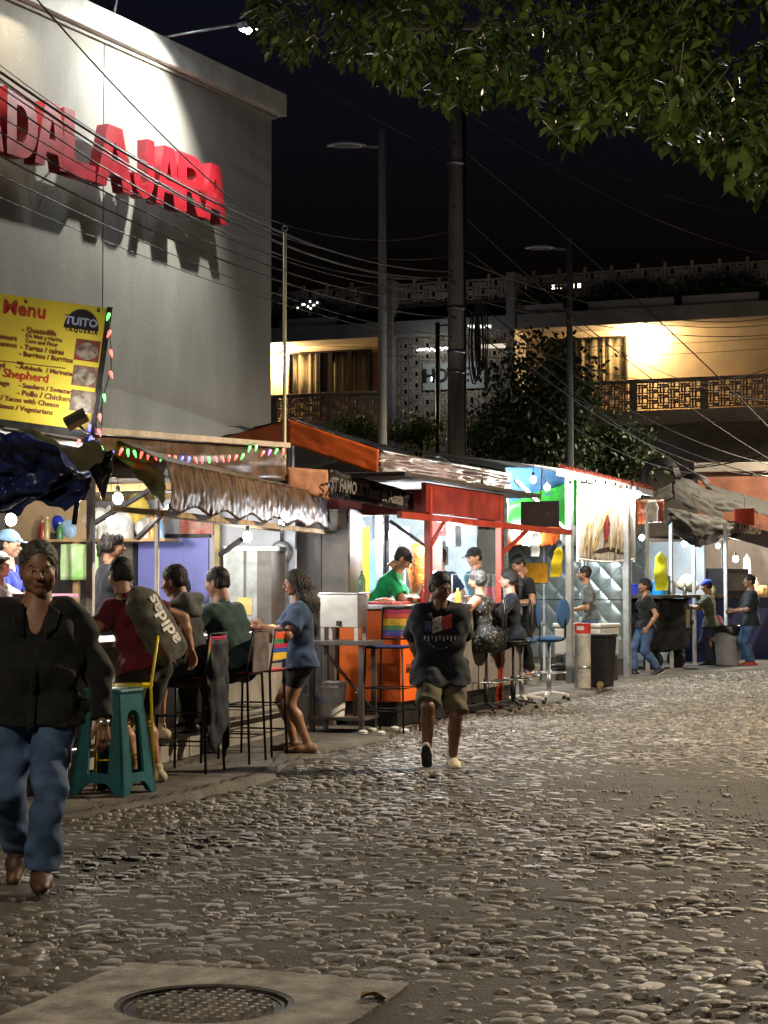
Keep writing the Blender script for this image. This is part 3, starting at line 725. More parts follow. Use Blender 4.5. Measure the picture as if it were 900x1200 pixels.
MB().box((.0, 0, 11.2), (2.2, .1, .12)).build('crossarm', M_CPOLE, up)
for x in (-.9, .9): MB().lathe([(.02, 0), (.05, .04), (.03, .08), (.05, .12), (.015, .16)], (x, 0, 11.26), 10).build('insulator', M_LHEAD, up, True)
# lantern post of the hotel garden
p = at(513, 500, 56); t = thing('garden_lamp_post', 'slim dark lamp post in front of the lattice screen', 'lamp post', (p.x, p.y, 0))
ztp = at(513, 378, 56).z
MB().tube([(0, 0, 0), (0, 0, ztp)], .07, 8).build('post', M_DARKMETAL, t, True)
MB().tube([(0, 0, ztp - .1), (.5, 0, ztp - .05), (1.2, 0, ztp - .1)], .03, 6).build('arm', M_DARKMETAL, t, True)
MB().box((1.25, 0, ztp - .12), (.7, .15, .08)).build('head', glow('lantern', (1, .95, .85), .8), t)
# thin pole with a ring beside the stall
p = at(333, 690, 21.6); zt = at(333, 272, 21.6).z
t = thing('flag_pole', 'thin pale metal pole rising between the taco stall and the orange canopy', 'pole', (p.x, p.y, PZ))
MB().tube([(0, 0, 0), (0, 0, zt - .05)], .021, 10).build('pole', mat('pale_pole', (.62, .60, .42), .45, .2, var=.1), t, True)
MB().tube([(.03*math.cos(a), 0, zt + .0 + .03*math.sin(a)) for a in np.linspace(-1.5, 4.8, 14)], .009, 6).build('ring', M_STEEL, t, True)

# ================================================================ CABLES
CW = []
def cable(a, b, sag, r=.008, label='black overhead cable strung between the store wall and the poles', n=22, m=None, group='overhead cables', wob=0.):
    A, B = at(*a), at(*b)
    pts = []
    for i in range(n + 1):
        t = i/n; q = A.lerp(B, t); q.z -= sag*4*t*(1 - t) + wob*math.sin(t*17 + sag*50); pts.append(q)
    c = A; mb = MB().tube([p - c for p in pts], r, 5)
    o = mb.build('overhead_cable', m or M_CABLE, None, True); o.location = c
    tag(o, label.replace('overhead', 'thick overhead' if r >= .011 else 'thin overhead') if 'overhead' in label else label, 'cable', group)
LA = 'black overhead cable crossing in front of the red letters'
pole = lambda y: (530, y, 31.8)
for a, b, s, r in (((-60, 42, 17), pole(318), .55, .015), ((-60, 48, 17.1), pole(325), .62, .012), ((-60, 60, 17.3), pole(330), .55, .008),
                   ((-60, 118, 17), pole(352), .5, .009), ((-60, 150, 17.2), pole(372), .38, .011), ((-60, 175, 17.4), pole(395), .3, .007),
                   ((-60, 52, 17.2), pole(300), .7, .006), ((-60, 98, 17), pole(340), .52, .007), ((-60, 205, 17), pole(400), .25, .005), ((-60, 70, 17.3), pole(322), .72, .009), ((-60, 30, 17.6), pole(270), .85, .005)):
    cable(a, b, s, r, LA, group='cables crossing the red letters')
cable((20, -28, 17.5), (300, 258, 24), .12, .010, 'single dark cable slanting steeply down across the store wall')
cable((330, 70, 30), (528, 182, 31.8), .1, .010, 'cable running from the store roof to the top of the utility pole')
LB = 'overhead cable sloping from the utility pole towards the far stalls'
for a, b, s, r in ((pole(165), (900, 500, 40), -.15, .014), (pole(300), (905, 372, 52), .5, .012), (pole(330), (905, 380, 52), .35, .010), (pole(345), (905, 392, 52), .3, .010),
                   (pole(362), (905, 430, 50), .8, .008), (pole(240), (905, 540, 42), .3, .010), (pole(330), (905, 545, 40), .5, .010), (pole(370), (905, 560, 38), .4, .012),
                   (pole(280), (905, 470, 48), .6, .007), (pole(120), (905, 300, 45), .4, .006), (pole(90), (905, 255, 40), .5, .005)):
    cable(a, b, s, r, LB, group='cables right of the utility pole')
M_CABLEG = mat('cable_grey', (.20, .19, .17), .5, var=.2)
for a, b, s, r in ((pole(345), (905, 558, 39), .75, .009), (pole(385), (905, 552, 37), .9, .008), (pole(330), (830, 562, 37), .3, .007)):
    cable(a, b, s, r, 'pale grey cable hanging low behind the far stalls', m=M_CABLEG, group='pale cables')
for a, b, s, r in (((690, 510, 52), (905, 478, 50), .1, .030), ((700, 545, 46), (905, 530, 44), .25, .018), ((750, 540, 44), (905, 515, 44), .35, .014), ((320, 403, 52), (905, 396, 50), .2, .007), ((320, 410, 52), (905, 408, 50), .25, .007)):
    cable(a, b, s, r, 'cable strung across the front of the hotel', group='cables across the hotel front')
# cable coils and junction boxes hanging over the far stalls
for px, py, rr in ((775, 562, .42), (815, 575, .34)):
    c = at(px, py, 44); mb = MB()
    for k in range(5):
        q = rr*(.8 + .08*k); mb.tube([Vector((q*math.cos(a), .03*k, q*1.1*math.sin(a))) for a in np.linspace(0, 2*math.pi, 24)], .022, 5)
    o = mb.build('cable_coil', M_CABLE, None, True); o.location = c; tag(o, 'coil of spare black cable hanging over the dark tent', 'cable coil', 'cable coils over the far stalls')

# ================================================================ TREES
def leaf_material(name, a, b, rough=.35, tr=.25):
    m = bpy.data.materials.new(name); m.use_nodes = True; nt = m.node_tree; N = nt.nodes; L = nt.links; bs = N['Principled BSDF']
    g = N.new('ShaderNodeNewGeometry'); n = N.new('ShaderNodeTexNoise'); n.inputs['Scale'].default_value = 7; n.inputs['Detail'].default_value = 3
    L.new(g.outputs['Position'], n.inputs['Vector'])
    r = N.new('ShaderNodeValToRGB'); r.color_ramp.elements[0].position = .35; r.color_ramp.elements[1].position = .65
    r.color_ramp.elements[0].color = (*a, 1); r.color_ramp.elements[1].color = (*b, 1); L.new(n.outputs[0], r.inputs[0]); L.new(r.outputs[0], bs.inputs['Base Color'])
    bs.inputs['Roughness'].default_value = rough; bs.inputs['Specular IOR Level'].default_value = .5
    tl = N.new('ShaderNodeBsdfTranslucent'); L.new(r.outputs[0], tl.inputs['Color']); mx = N.new('ShaderNodeMixShader'); mx.inputs[0].default_value = tr
    L.new(bs.outputs[0], mx.inputs[1]); L.new(tl.outputs[0], mx.inputs[2]); L.new(mx.outputs[0], N['Material Output'].inputs[0])
    return m
LEAFV = np.array([[0, 0, 0], [.30, .20, .05], [.62, .24, .06], [1, 0, -.03], [.62, -.24, .06], [.30, -.20, .05], [.5, 0, 0]], float)
LEAFT = np.array([[0, 6, 1], [1, 6, 2], [2, 6, 3], [3, 6, 4], [4, 6, 5], [5, 6, 0]])
def orient(d, up, roll):
    d = d/np.linalg.norm(d, axis=1, keepdims=True); s = np.cross(d, up); s /= np.linalg.norm(s, axis=1, keepdims=True) + 1e-9; n = np.cross(s, d)
    c, q = np.cos(roll)[:, None], np.sin(roll)[:, None]
    return d, s*c + n*q, n*c - s*q
def leaves_mesh(P, D, Lg, roll, name):
    d, s, n = orient(D, np.array([[0, 0, 1.]]), roll)
    V = P[:, None] + Lg[:, None, None]*(LEAFV[None, :, 0:1]*d[:, None] + LEAFV[None, :, 1:2]*s[:, None] + LEAFV[None, :, 2:3]*n[:, None])
    T = (LEAFT[None] + (np.arange(len(P))*7)[:, None, None]).reshape(-1, 3)
    return tris(V.reshape(-1, 3), T, name, True), (d, s, n)
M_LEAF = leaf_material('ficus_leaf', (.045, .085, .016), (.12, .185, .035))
M_BARK = mat('bark', (.12, .10, .075), .9, var=.3, scale=8, bump=.012, bscale=25, stretch=(1, 1, .25))
def ficus():
    r = np.random.default_rng(11)
    bx = [250, 300, 330, 370, 420, 470, 510, 545, 580, 610, 640, 665, 700, 735, 780, 820, 860, 900, 960, 1050]
    by = [-30, 52, 82, 74, 84, 108, 134, 142, 122, 116, 160, 182, 158, 150, 180, 205, 226, 246, 260, 240]
    tips = []
    N = 1900
    while len(tips) < N:
        px = r.uniform(285, 1060); lim = np.interp(px, bx, by); py = lim - (r.random()**1.35)*(420 + lim) - 6
        if px < 440 and r.random() < .35: continue
        Y = 10.6 - (px - 300)/600*3.4 + r.normal(0, .8) + max(0, (lim - py))/400*r.uniform(-1.5, 2.2)
        if Y < 5.6: continue
        p = at(px, py, Y)
        if fnoise(p.x*1.3, p.y*1.3, p.z*1.7) < -.30 and lim - py > 20: continue
        tips.append((p, lim - py))
    root = Vector((4.6, 8.6, 0))
    t = thing('ficus_tree', 'leafy ficus tree with glossy leaves hanging over the street', 'tree', root)
    trunk = MB().tube([(0, 0, 0), (-.05, .05, 1.2), (-.15, .0, 2.6), (-.35, .05, 3.6)], [.24, .19, .17, .14], 12).build('trunk', M_BARK, t, True)
    limb = MB(); fork = Vector((-.35, .05, 3.6))
    ends = [Vector((-3.2, .9, 5.0)), Vector((-5.0, 1.7, 5.25)), Vector((-2.2, -1.0, 5.3)), Vector((-4.0, 0.1, 5.6)), Vector((.3, -1.4, 5.8)), Vector((-1.5, 1.5, 6.2)), Vector((1.2, .6, 6.0)), Vector((-1.2, -.2, 4.6))]
    nodes = []
    for e in ends:
        mid = fork.lerp(e, .5) + Vector((0, 0, .35)); pts = []
        for i in range(9):
            s = i/8; q = fork*(1 - s)**2 + mid*2*s*(1 - s) + e*s*s; pts.append(q + Vector((fnoise(s*4, e.x, 0), fnoise(s*4, e.y, 3), fnoise(s*4, e.z, 7)))*.08)
        limb.tube(pts, [.085*(1 - .8*i/8) + .012 for i in range(9)], 7); nodes += pts[3:]
    limb.build('limb', M_BARK, t, True)
    tw = MB(); P = []; D = []; Lg = []; EDGE = []
    for p, dpt in tips:
        q = p - root; nd = min(nodes, key=lambda a: (a - q).length)
        dirv = (q - nd); dirv = dirv.normalized() if dirv.length > .05 else Vector((0, 0, -1))
        dirv = (dirv + Vector((r.normal(0, .4), r.normal(0, .4), -.25 + r.normal(0, .3)))).normalized()
        L = r.uniform(.16, .30); b0 = q - dirv*L
        if r.random() < .5: tw.tube([b0, q], [.004, .002], 4, False)
        k = int(r.integers(8, 13))
        for i in range(k):
            s = (i + 1)/k; pos = b0.lerp(q, s); a = i*2.4 + r.normal(0, .4)
            side = Vector((math.cos(a), math.sin(a), r.normal(0, .5))); d = (dirv*(.35 + .5*s) + side*.8 + Vector((0, 0, -.22))).normalized()
            P.append(pos); D.append(d); Lg.append(r.uniform(.052, .086)); EDGE.append(dpt)
    tw.build('twig', M_BARK, t)
    P = np.array(P); D = np.array(D); Lg = np.array(Lg); roll = r.normal(0, .7, len(P)); EDGE = np.array(EDGE)
    wp = P + np.array(root); u = wp[:, 0]/wp[:, 1]; w = (wp[:, 2] - 1.5)/wp[:, 1]
    invis = (np.abs(u) > .2) | (w > .31); score = np.where(invis, -1, Lg/wp[:, 1]*FPX - EDGE*.12)
    top = np.argsort(-score)[:300]; rest = np.ones(len(P), bool); rest[top] = False
    me, _ = leaves_mesh(P[rest], D[rest], Lg[rest], roll[rest], 'crown')
    tag(obj('crown', me, M_LEAF, t), kind='stuff')
    one = tris(LEAFV, LEAFT, 'leaf', True); one.materials.append(M_LEAF)
    d, s, nn = orient(D[top], np.array([[0, 0, 1.]]), roll[top])
    for i, k in enumerate(top):
        o = bpy.data.objects.new('leaf', one); COL.objects.link(o); o.parent = t
        L = Lg[k]; o.matrix_local = Matrix(((d[i, 0]*L, s[i, 0]*L, nn[i, 0]*L, P[k, 0]), (d[i, 1]*L, s[i, 1]*L, nn[i, 1]*L, P[k, 1]), (d[i, 2]*L, s[i, 2]*L, nn[i, 2]*L, P[k, 2]), (0, 0, 0, 1)))
ficus()
def bush(name, label, px, py, Y, rx, rz, n, leaf, m, cat='tree', trunk=True, seed=1, group=None):
    r = np.random.default_rng(seed); c = at(px, py, Y)
    t = thing(name, label, cat, (c.x, c.y, 0), 0, group)
    cl = []
    while len(cl) < n//14:
        q = r.normal(0, .45, 3)
        if np.linalg.norm(q) < 1.05: cl.append(q*np.array([rx, rx*.8, rz]) + np.array([0, 0, c.z]))
    cl = np.array(cl); P = np.repeat(cl, 14, 0) + r.normal(0, .20*min(1, rz), (len(cl)*14, 3)); D = r.normal(0, 1, P.shape); D[:, 2] -= .4
    P[:, 2] = np.maximum(P[:, 2], .05)
    me, _ = leaves_mesh(P, D, r.uniform(leaf*.7, leaf*1.3, len(P)), r.normal(0, 1, len(P)), 'crown'); tag(obj('crown', me, m, t), kind='stuff')
    mb = MB()
    if trunk:
        mb.tube([(0, 0, 0), (.05, 0, c.z*.5), (.1, .1, c.z)], [.16, .11, .05], 8)
    for k in range(14):
        e = cl[r.integers(len(cl))]; mb.tube([(0, 0, max(.02, c.z - rz*.6)), tuple(e*.5 + np.array([0, 0, c.z*.5 - .2*rz])), tuple(e)], [.05, .03, .012], 5)
    mb.build('trunk', M_BARK, t, True)
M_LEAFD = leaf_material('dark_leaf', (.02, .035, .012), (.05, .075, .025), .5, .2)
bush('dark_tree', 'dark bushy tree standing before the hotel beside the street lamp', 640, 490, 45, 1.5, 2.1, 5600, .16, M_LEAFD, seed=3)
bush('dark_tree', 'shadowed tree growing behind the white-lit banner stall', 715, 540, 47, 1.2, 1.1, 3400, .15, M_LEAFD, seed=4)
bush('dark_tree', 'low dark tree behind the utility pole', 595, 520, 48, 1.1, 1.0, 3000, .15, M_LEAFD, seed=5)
bush('shrub', 'lit green shrub at the foot of the lattice screen', 490, 506, 56, 1.0, .5, 1500, .12, M_LEAF, 'shrub', seed=6)
bush('shrub', 'lit green shrub between the utility pole and the dark tree', 572, 508, 54, 1.0, .5, 1500, .12, M_LEAF, 'shrub', seed=7)
bush('shrub', 'lit green shrub under the left hotel balcony', 425, 502, 57, 1.1, .35, 1200, .12, M_LEAF, 'shrub', seed=8)
for i, (a, b, s_) in enumerate(((328, 395, 'over the left hotel balcony'), (604, 660, 'behind the dark tree'), (690, 790, 'over the lit balcony lamp'), (800, 890, 'over the right end of the hotel balcony'))):
    c = fu((a + b)/2, .8)[0]; w = (fu(b, .8)[0] - fu(a, .8)[0])/2; p = Fac.o + Fac.u*c + Fac.v*.72
    r = np.random.default_rng(40 + i); n = 2200
    P = r.normal(0, .4, (n, 3))*np.array([w*1.1, .12, .36]) + np.array([0, 0, Z_SLAB + .55]); P[:, 2] = np.maximum(P[:, 2], Z_SLAB + .04); D = r.normal(0, 1, P.shape)
    t = thing('rooftop_hedge', 'dark trailing hedge on the hotel roof ' + s_, 'hedge', p, R(-22))
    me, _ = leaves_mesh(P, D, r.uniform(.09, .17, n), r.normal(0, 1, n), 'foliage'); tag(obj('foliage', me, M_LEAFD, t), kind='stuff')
    MB().b2((-w, -.16, Z_SLAB), (w, .1, Z_SLAB + .3)).build('planter', M_GREYPL, t, bevel=.01)
# ================================================================ SHARED STALL PIECES
M_TARPB = mat('brown_plastic', (.105, .058, .030), .40, var=.35, scale=4, bump=.006, bscale=9, spec=.14, stretch=(1, 1, .3))
M_TARPS = mat('silver_tarp', (.26, .185, .175), .38, .15, var=.25, scale=4, bump=.008, bscale=10)
M_TARPK = mat('black_tarp', (.02, .02, .022), .35, var=.3, scale=5, bump=.008, bscale=12)
M_TARPG = mat('grey_tarp', (.16, .145, .125), .6, var=.2, scale=3, bump=.006, bscale=14)
M_TARPO = mat('orange_tarp', (.62, .115, .02), .5, var=.15, scale=3, bump=.004, bscale=14, dirt=.3, dcol=(.30, .05, .01))
M_TARPBLUE = mat('blue_tarp', (.03, .05, .32), .3, var=.4, scale=3, bump=.008, bscale=10)
M_OLIVE = mat('olive_tarp', (.20, .19, .09), .55, var=.3, scale=4, bump=.006, bscale=14)
M_GREENT = mat('green_tarp', (.05, .62, .07), .55, var=.12, scale=3)
M_SKYT = mat('sky_blue_tarp', (.08, .26, .60), .55, var=.15, scale=3)
M_WHITE = mat('white_paint', (.74, .74, .72), .5, var=.08, scale=3, dirt=.25, dcol=(.45, .42, .36))
M_POSTW = mat('pale_post', (.70, .74, .73), .45, 0., var=.12, scale=6, dirt=.25, dcol=(.25, .22, .18))
M_WOOD = mat('wood', (.42, .28, .13), .7, var=.3, scale=4, bump=.003, bscale=20, stretch=(1, 1, .12))
M_WOODD = mat('dark_wood', (.10, .075, .055), .75, var=.35, scale=5, bump=.004, bscale=22, stretch=(1, 1, .15))
M_STAIN = mat('stainless', (.55, .55, .54), .32, .95, var=.15, scale=2, bump=.0006, bscale=40)
M_STAIND = mat('worn_steel', (.15, .132, .118), .5, .45, var=.25, scale=1.6, bump=.001, bscale=30, dirt=.4, dcol=(.18, .13, .09))
M_REDP = mat('red_paint', (.42, .045, .022), .42, var=.2, scale=4, dirt=.3, dcol=(.22, .03, .02))
M_CRIM = mat('crimson_fascia', (.26, .028, .022), .45, var=.2, scale=3, dirt=.35, dcol=(.10, .015, .012))
M_ORANGE = mat('orange_panel', (.85, .145, .012), .45, var=.08, scale=2)
M_LAV = mat('lavender_panel', (.25, .27, .72), .5, var=.08, scale=2, dirt=.12, dcol=(.15, .16, .45))
M_BEIGE = mat('beige_board', (.50, .36, .21), .7, var=.12, scale=2)
M_GREYB = mat('grey_board', (.20, .18, .165), .75, var=.15, scale=2)
M_BLACKPL = mat('black_plastic', (.018, .018, .02), .42, var=.2, scale=6, bump=.001, bscale=60)
M_WHPL = mat('white_plastic', (.66, .66, .64), .4, var=.06, scale=5, dirt=.15, dcol=(.4, .37, .3))
M_BLUEPL = mat('blue_plastic', (.02, .20, .62), .35, var=.1)
M_BULB = glow('bulb_glass', (1, .95, .86), 45)
M_BULBC = glow('bulb_glass_cool', (.88, .95, 1), 45)

def tarp(fn, nu, nv, amp, freq, seed=0., vert=0., thick=.004):
    """wrinkled sheet over fn(u,v)"""
    def g(u, v):
        p = Vector(fn(u, v)); e = .01
        du = Vector(fn(min(1, u + e), v)) - Vector(fn(max(0, u - e), v)); dv = Vector(fn(u, min(1, v + e))) - Vector(fn(u, max(0, v - e)))
        n = du.cross(dv); n = n.normalized() if n.length > 1e-9 else Vector((1, 0, 0))
        a = fnoise(u*freq + seed, v*freq*(1 - vert) + seed*2, seed) + .5*fnoise(u*freq*2.3 + seed, v*freq*2.3*(1 - vert), seed + 5) + .35*abs(fnoise(u*freq*1.4, v*freq*(1 - vert)*1.2 + 4, seed + 9))
        return p + n*amp*a
    return MB().grid(g, nu, nv, thick)
def quad(a, b, c, d):   # a,b bottom edge; d,c top edge
    a, b, c, d = map(Vector, (a, b, c, d))
    return lambda u, v: (a.lerp(b, u)).lerp(d.lerp(c, u), v)
def bulb(F, loc, label, power=60, cord=.25, cool=False, r=.045, col=None, group='bare bulbs hanging in the stalls'):
    t = fthing('light_bulb', label, 'light bulb', F, loc, 0, group)
    MB().ball((0, 0, 0), r, 12, 8, (1, 1, 1.15)).build('glass', M_BULBC if cool else M_BULB, t, True)
    MB().lathe([(.014, .0), (.020, .01), (.020, .06), (.012, .07)], (0, 0, r*1.0), 10).build('socket', M_BLACKPL, t, True)
    if cord: MB().tube([(0, 0, r + .06), (0, 0, r + .06 + cord)], .004, 5).build('cord', M_CABLE, t)
    lamp(t, (0, 0, -r*1.6), power*.6, col or ((.86, .94, 1) if cool else (1, .91, .78)), .06)
    return t
def posts(F, t, spec, m, w=.05, z0=PZ, name='post'):
    for x, y, z in spec: MB().b2((x - w/2, y - w/2, z0), (x + w/2, y + w/2, z)).build(name, m, t, bevel=.004)
def bag(F, loc, size, m, label, seed, cat='bag', name='plastic_bag', group=None, knot=True):
    r = np.random.default_rng(seed); s = SDF(); sz = np.array(size)
    for k in range(5): s.ell((r.normal(0, .16, 3)*sz + np.array([0, 0, sz[2]*.48])), tuple(sz*r.uniform(.30, .46, 3)), .05)
    if knot: s.cone((0, 0, sz[2]*.8), (.02, 0, sz[2]*1.12), .03, .012, .03)
    lo, hi = s.bounds(.04); res = max(sz)/22; Fd, ax = s.field(lo, hi, res)
    X, Y, Z = np.meshgrid(*ax, indexing='ij', sparse=True); q = 2*math.pi/max(sz)
    Fd = Fd + .018*max(sz)*np.sin(X*q*5 + 2*np.sin(Z*q*4 + seed))*np.sin(Y*q*6 + Z*q*3); Fd = np.maximum(Fd, .002 - Z)
    V, Q = _surf(Fd, lo, res); o = obj(name, poly(V, Q, name), m); o.location = F.w(*loc); tag(o, label, cat, group); return o
def bucket(F, loc, r, h, m, label, lid=None, n=22, handle=True, group=None, cat='bucket', name='bucket'):
    t = fthing(name, label, cat, F, loc, 0, group)
    MB().lathe([(r*.1, .01), (r*.86, 0), (r*.98, h*.86), (r*1.05, h*.87), (r*1.05, h*.9), (r*.99, h*.91), (r, h), (r*.95, h), (r*.84, .03), (.01, .03)], n=n).build('body', m, t, True, angle=35)
    if lid: MB().lathe([(.01, h*1.0), (r*1.04, h), (r*1.06, h*1.02), (r*1.04, h*1.045), (r*.9, h*1.05), (.01, h*1.05)], n=n).build('lid', lid, t, True, angle=35)
    if handle: MB().tube([(r*1.03*math.cos(a), -.12*r - .3*r*math.sin(a), h*.86 - .22*h*math.sin(a)) for a in np.linspace(0, math.pi, 12)], .004, 5).build('handle', M_STEEL, t, True)
    return t
def pot(F, loc, r, h, m, label, lid=False, cat='pot', name='cooking_pot', group=None):
    t = fthing(name, label, cat, F, loc, 0, group)
    MB().lathe([(.01, 0), (r*.94, 0), (r, .03), (r, h), (r*1.05, h + .008), (r*.96, h), (r*.94, .03), (.01, .03)], n=20).build('body', m, t, True, angle=35)
    for s in (-1, 1): MB().tube([(s*r, -.05, h*.75), (s*(r + .05), -.04, h*.77), (s*(r + .05), .04, h*.77), (s*r, .05, h*.75)], .008, 6).build('handle', m, t, True)
    if lid: MB().lathe([(r*1.02, h + .01), (r*.8, h + .05), (.02, h + .07), (.02, h + .1), (.01, h + .1)], n=20).build('lid', m, t, True)
    return t
def bottle(F, loc, h, r, m, label, cap=None, group=None):
    t = fthing('bottle', label, 'bottle', F, loc, 0, group)
    MB().lathe([(.005, 0), (r*.95, 0), (r, .01), (r, h*.58), (r*.85, h*.68), (r*.38, h*.82), (r*.36, h*.94), (.005, h*.94)], n=14).build('body', m, t, True, angle=40)
    MB().lathe([(.004, h*.93), (r*.42, h*.93), (r*.42, h), (.004, h)], n=12).build('cap', cap or M_WHPL, t, True, angle=40)
    return t

# ================================================================ STALL A (tacos)
SA = Frame(-1.2, 17.8, 15)
A = fthing('food_stall', 'taco stall with yellow menu board, lavender panel and brown plastic awning', 'food stall', SA, group='food stalls along the street')
CZ = 1.10
# counter
MB().b2((-.62, -6.2, PZ), (-.10, 1.15, CZ - .05)).build('counter_base', mat('counter_front', (.30, .28, .25), .6, var=.2, scale=2, dirt=.5, dcol=(.10, .09, .08)), A, bevel=.006)
MB().b2((-.72, -6.3, CZ - .05), (.02, 1.25, CZ)).build('counter_top', M_STAIN, A, bevel=.006)
MB().tube([(.0, -6.2, .32), (.0, 1.1, .32)], .02, 8).build('foot_rail', M_STEEL, A, True)
posts(SA, A, [(-.30, -5.05, 2.5), (-.30, -3.18, 2.5)], M_POSTW, .055)
posts(SA, A, [(-.15, -2.16, 2.5)], M_WHITE, .032)
MB().bar((-.15, -2.30, 2.33), (-.9, -1.9, 2.03), .035).build('brace', M_DARKMETAL, A)
# end wall facing the camera
EW = 2.3
MB().b2((-3.5, EW, PZ), (-.36, EW + .06, 2.52)).build('end_wall', mat('pale_wall', (.58, .60, .66), .6, var=.08, scale=1.5, dirt=.2, dcol=(.4, .38, .38)), A)
MB().b2((-3.56, -6, PZ), (-3.5, EW + .06, 2.54)).build('back_wall', M_GREYB, A)
la, lb = SA.hy(162, 631, EW - .03), SA.hy(244, 706, EW - .03)
MB().b2((la.x, EW - .035, lb.z), (lb.x, EW - .005, la.z)).build('lavender_panel', M_LAV, A, bevel=.004)
MB().b2((la.x - .05, EW - .06, PZ), (la.x - .005, EW - .005, la.z + .05)).build('panel_frame', M_DARKMETAL, A)
MB().b2((la.x - .05, EW - .06, la.z + .005), (lb.x + .02, EW - .005, la.z + .045)).build('panel_frame', M_DARKMETAL, A)
MB().b2((-3.49, EW - .02, PZ), (la.x - .055, EW - .003, 2.0)).build('grey_panel', M_GREYB, A)
wx = SA.hy(255, 650, EW - .1).x
MB().b2((wx - .03, EW - .12, PZ), (wx + .03, EW - .062, 2.5)).build('wood_post', mat('yellow_wood', (.58, .47, .22), .6, var=.2, scale=4), A, bevel=.004)
# tiled backsplash and cook shelf below the panel
MB().b2((la.x, EW - .5, .88), (-.45, EW - .01, .93)).build('work_shelf', M_STAIN, A, bevel=.004)
MB().b2((la.x, EW - .48, PZ), (-.45, EW - .44, .87)).build('shelf_apron', M_GREYB, A)
# high shelf with boards
sz_ = 2.03
MB().b2((-3.45, 1.55, sz_ - .03), (-2.05, EW - .07, sz_)).build('shelf', M_WOOD, A, bevel=.003)
MB().b2((-3.45, 1.75, sz_ + .002), (-2.5, 1.79, 2.45)).build('shelf_back', M_BEIGE, A)
MB().b2((-2.62, 1.60, 1.1), (-2.56, 1.66, sz_ - .031)).build('shelf_leg', M_WOOD, A)
pa, pb = SA.hy(209, 605, EW - .07), SA.hy(248, 627, EW - .07)
MB().b2((pa.x, EW - .02, pb.z), (pb.x, EW - .005, pa.z)).build('poster', mat('red_poster', (.55, .05, .03), .5, scale=7, col2=(.55, .42, .34)), A)
# roof: boards and tarpaulin
rf = lambda u, v: (-3.7 + 3.45*u, -6.5 + 9.0*v, 2.56 + .10*u - .03*math.sin(v*9)*u)
tarp(rf, 24, 40, .05, 7, 2.).build('roof_tarp', M_TARPG, A, True)
for yy in (-5, -3.2, -1.3, .6, 2.3): MB().bar((-3.6, yy, 2.48), (-.2, yy, 2.54), .05, .07).build('roof_beam', M_WOOD, A)
MB().bar((-.24, -6.4, 2.55), (-.24, 2.5, 2.55), .05, .07).build('roof_beam', M_DARKMETAL, A)
# dark brown fascia behind the fairy lights and its pale edge board
q0, q1 = SA.hx(112, 520, -.12), SA.hx(335, 526, -.12)
yA, yB = q0.y, q1.y
zt0, zt1 = SA.hx(130, 513, -.12).z, SA.hx(333, 525, -.12).z
tarp(quad((-.12, yA, zt0 - .33), (-.12, yB, zt1 - .33), (-.12, yB, zt1), (-.12, yA, zt0)), 40, 8, .03, 6, 4.).build('fascia_tarp', M_TARPB, A, True)
MB().bar((-.10, yA, zt0 + .03), (-.10, yB, zt1 + .03), .06, .05).build('edge_board', mat('pale_board', (.55, .46, .36), .6, var=.15), A)
# glossy brown plastic flap hanging in front, on a pale wooden frame
f0, f1 = SA.at(193, 540, 14.5), SA.at(380, 578, 20.3)
def flap(u, v):
    top = f0.lerp(f1, u); dz = .37 + .03*math.sin(u*40)*(1 - v)
    return top + Vector((.10*math.sin(v*math.pi)*.3 + .05*(1 - v), 0, -dz*(1 - v)))
tarp(flap, 220, 14, .013, 62, 1., vert=.93).build('awning_flap', M_TARPB, A, True)
def wing(u, v):  # olive sheet joining the flap with the roof
    a = Vector((-.12, q0.y + .4, zt0 - .12)).lerp(Vector((-.12, q0.y + 1.9, zt0 - .25)), v); b = f0 + Vector((.0, 0, -.36*(1 - v)))
    return a.lerp(b, u)
tarp(wing, 24, 12, .03, 6, 6.).build('awning_wing', M_OLIVE, A, True)
e0, e1 = f0 + Vector((-.05, .1, -.40)), f1 + Vector((.0, 0, -.42))
MB().bar(e0, e1, .05, .045).build('awning_rail', M_WOOD, A); MB().bar(e0 + Vector((-.5, .2, .05)), e1 + Vector((-.45, .1, .02)), .05, .04).build('awning_rail', M_WOOD, A)
MB().bar(e1, e1 + Vector((-.45, .1, .02)), .05, .04).build('awning_rail', M_WOOD, A); MB().bar(e0, e0 + Vector((-.5, .2, .05)), .05, .04).build('awning_rail', M_WOOD, A)
tarp(quad(f0 + Vector((-.02, .1, -.01)), f1 + Vector((-.02, 0, -.01)), f1 + Vector((-.8, 0, .25)), f0 + Vector((-.7, .3, .28))), 30, 10, .02, 6, 3.).build('awning_top', M_TARPG, A, True)
MB().bar(SA.at(200, 593, 15.2), SA.at(161, 631, 16.4), .035).build('brace', M_DARKMETAL, A)
MB().bar(SA.at(283, 632, 18.2), SA.at(258, 650, 19.2), .04).build('brace', M_DARKMETAL, A)
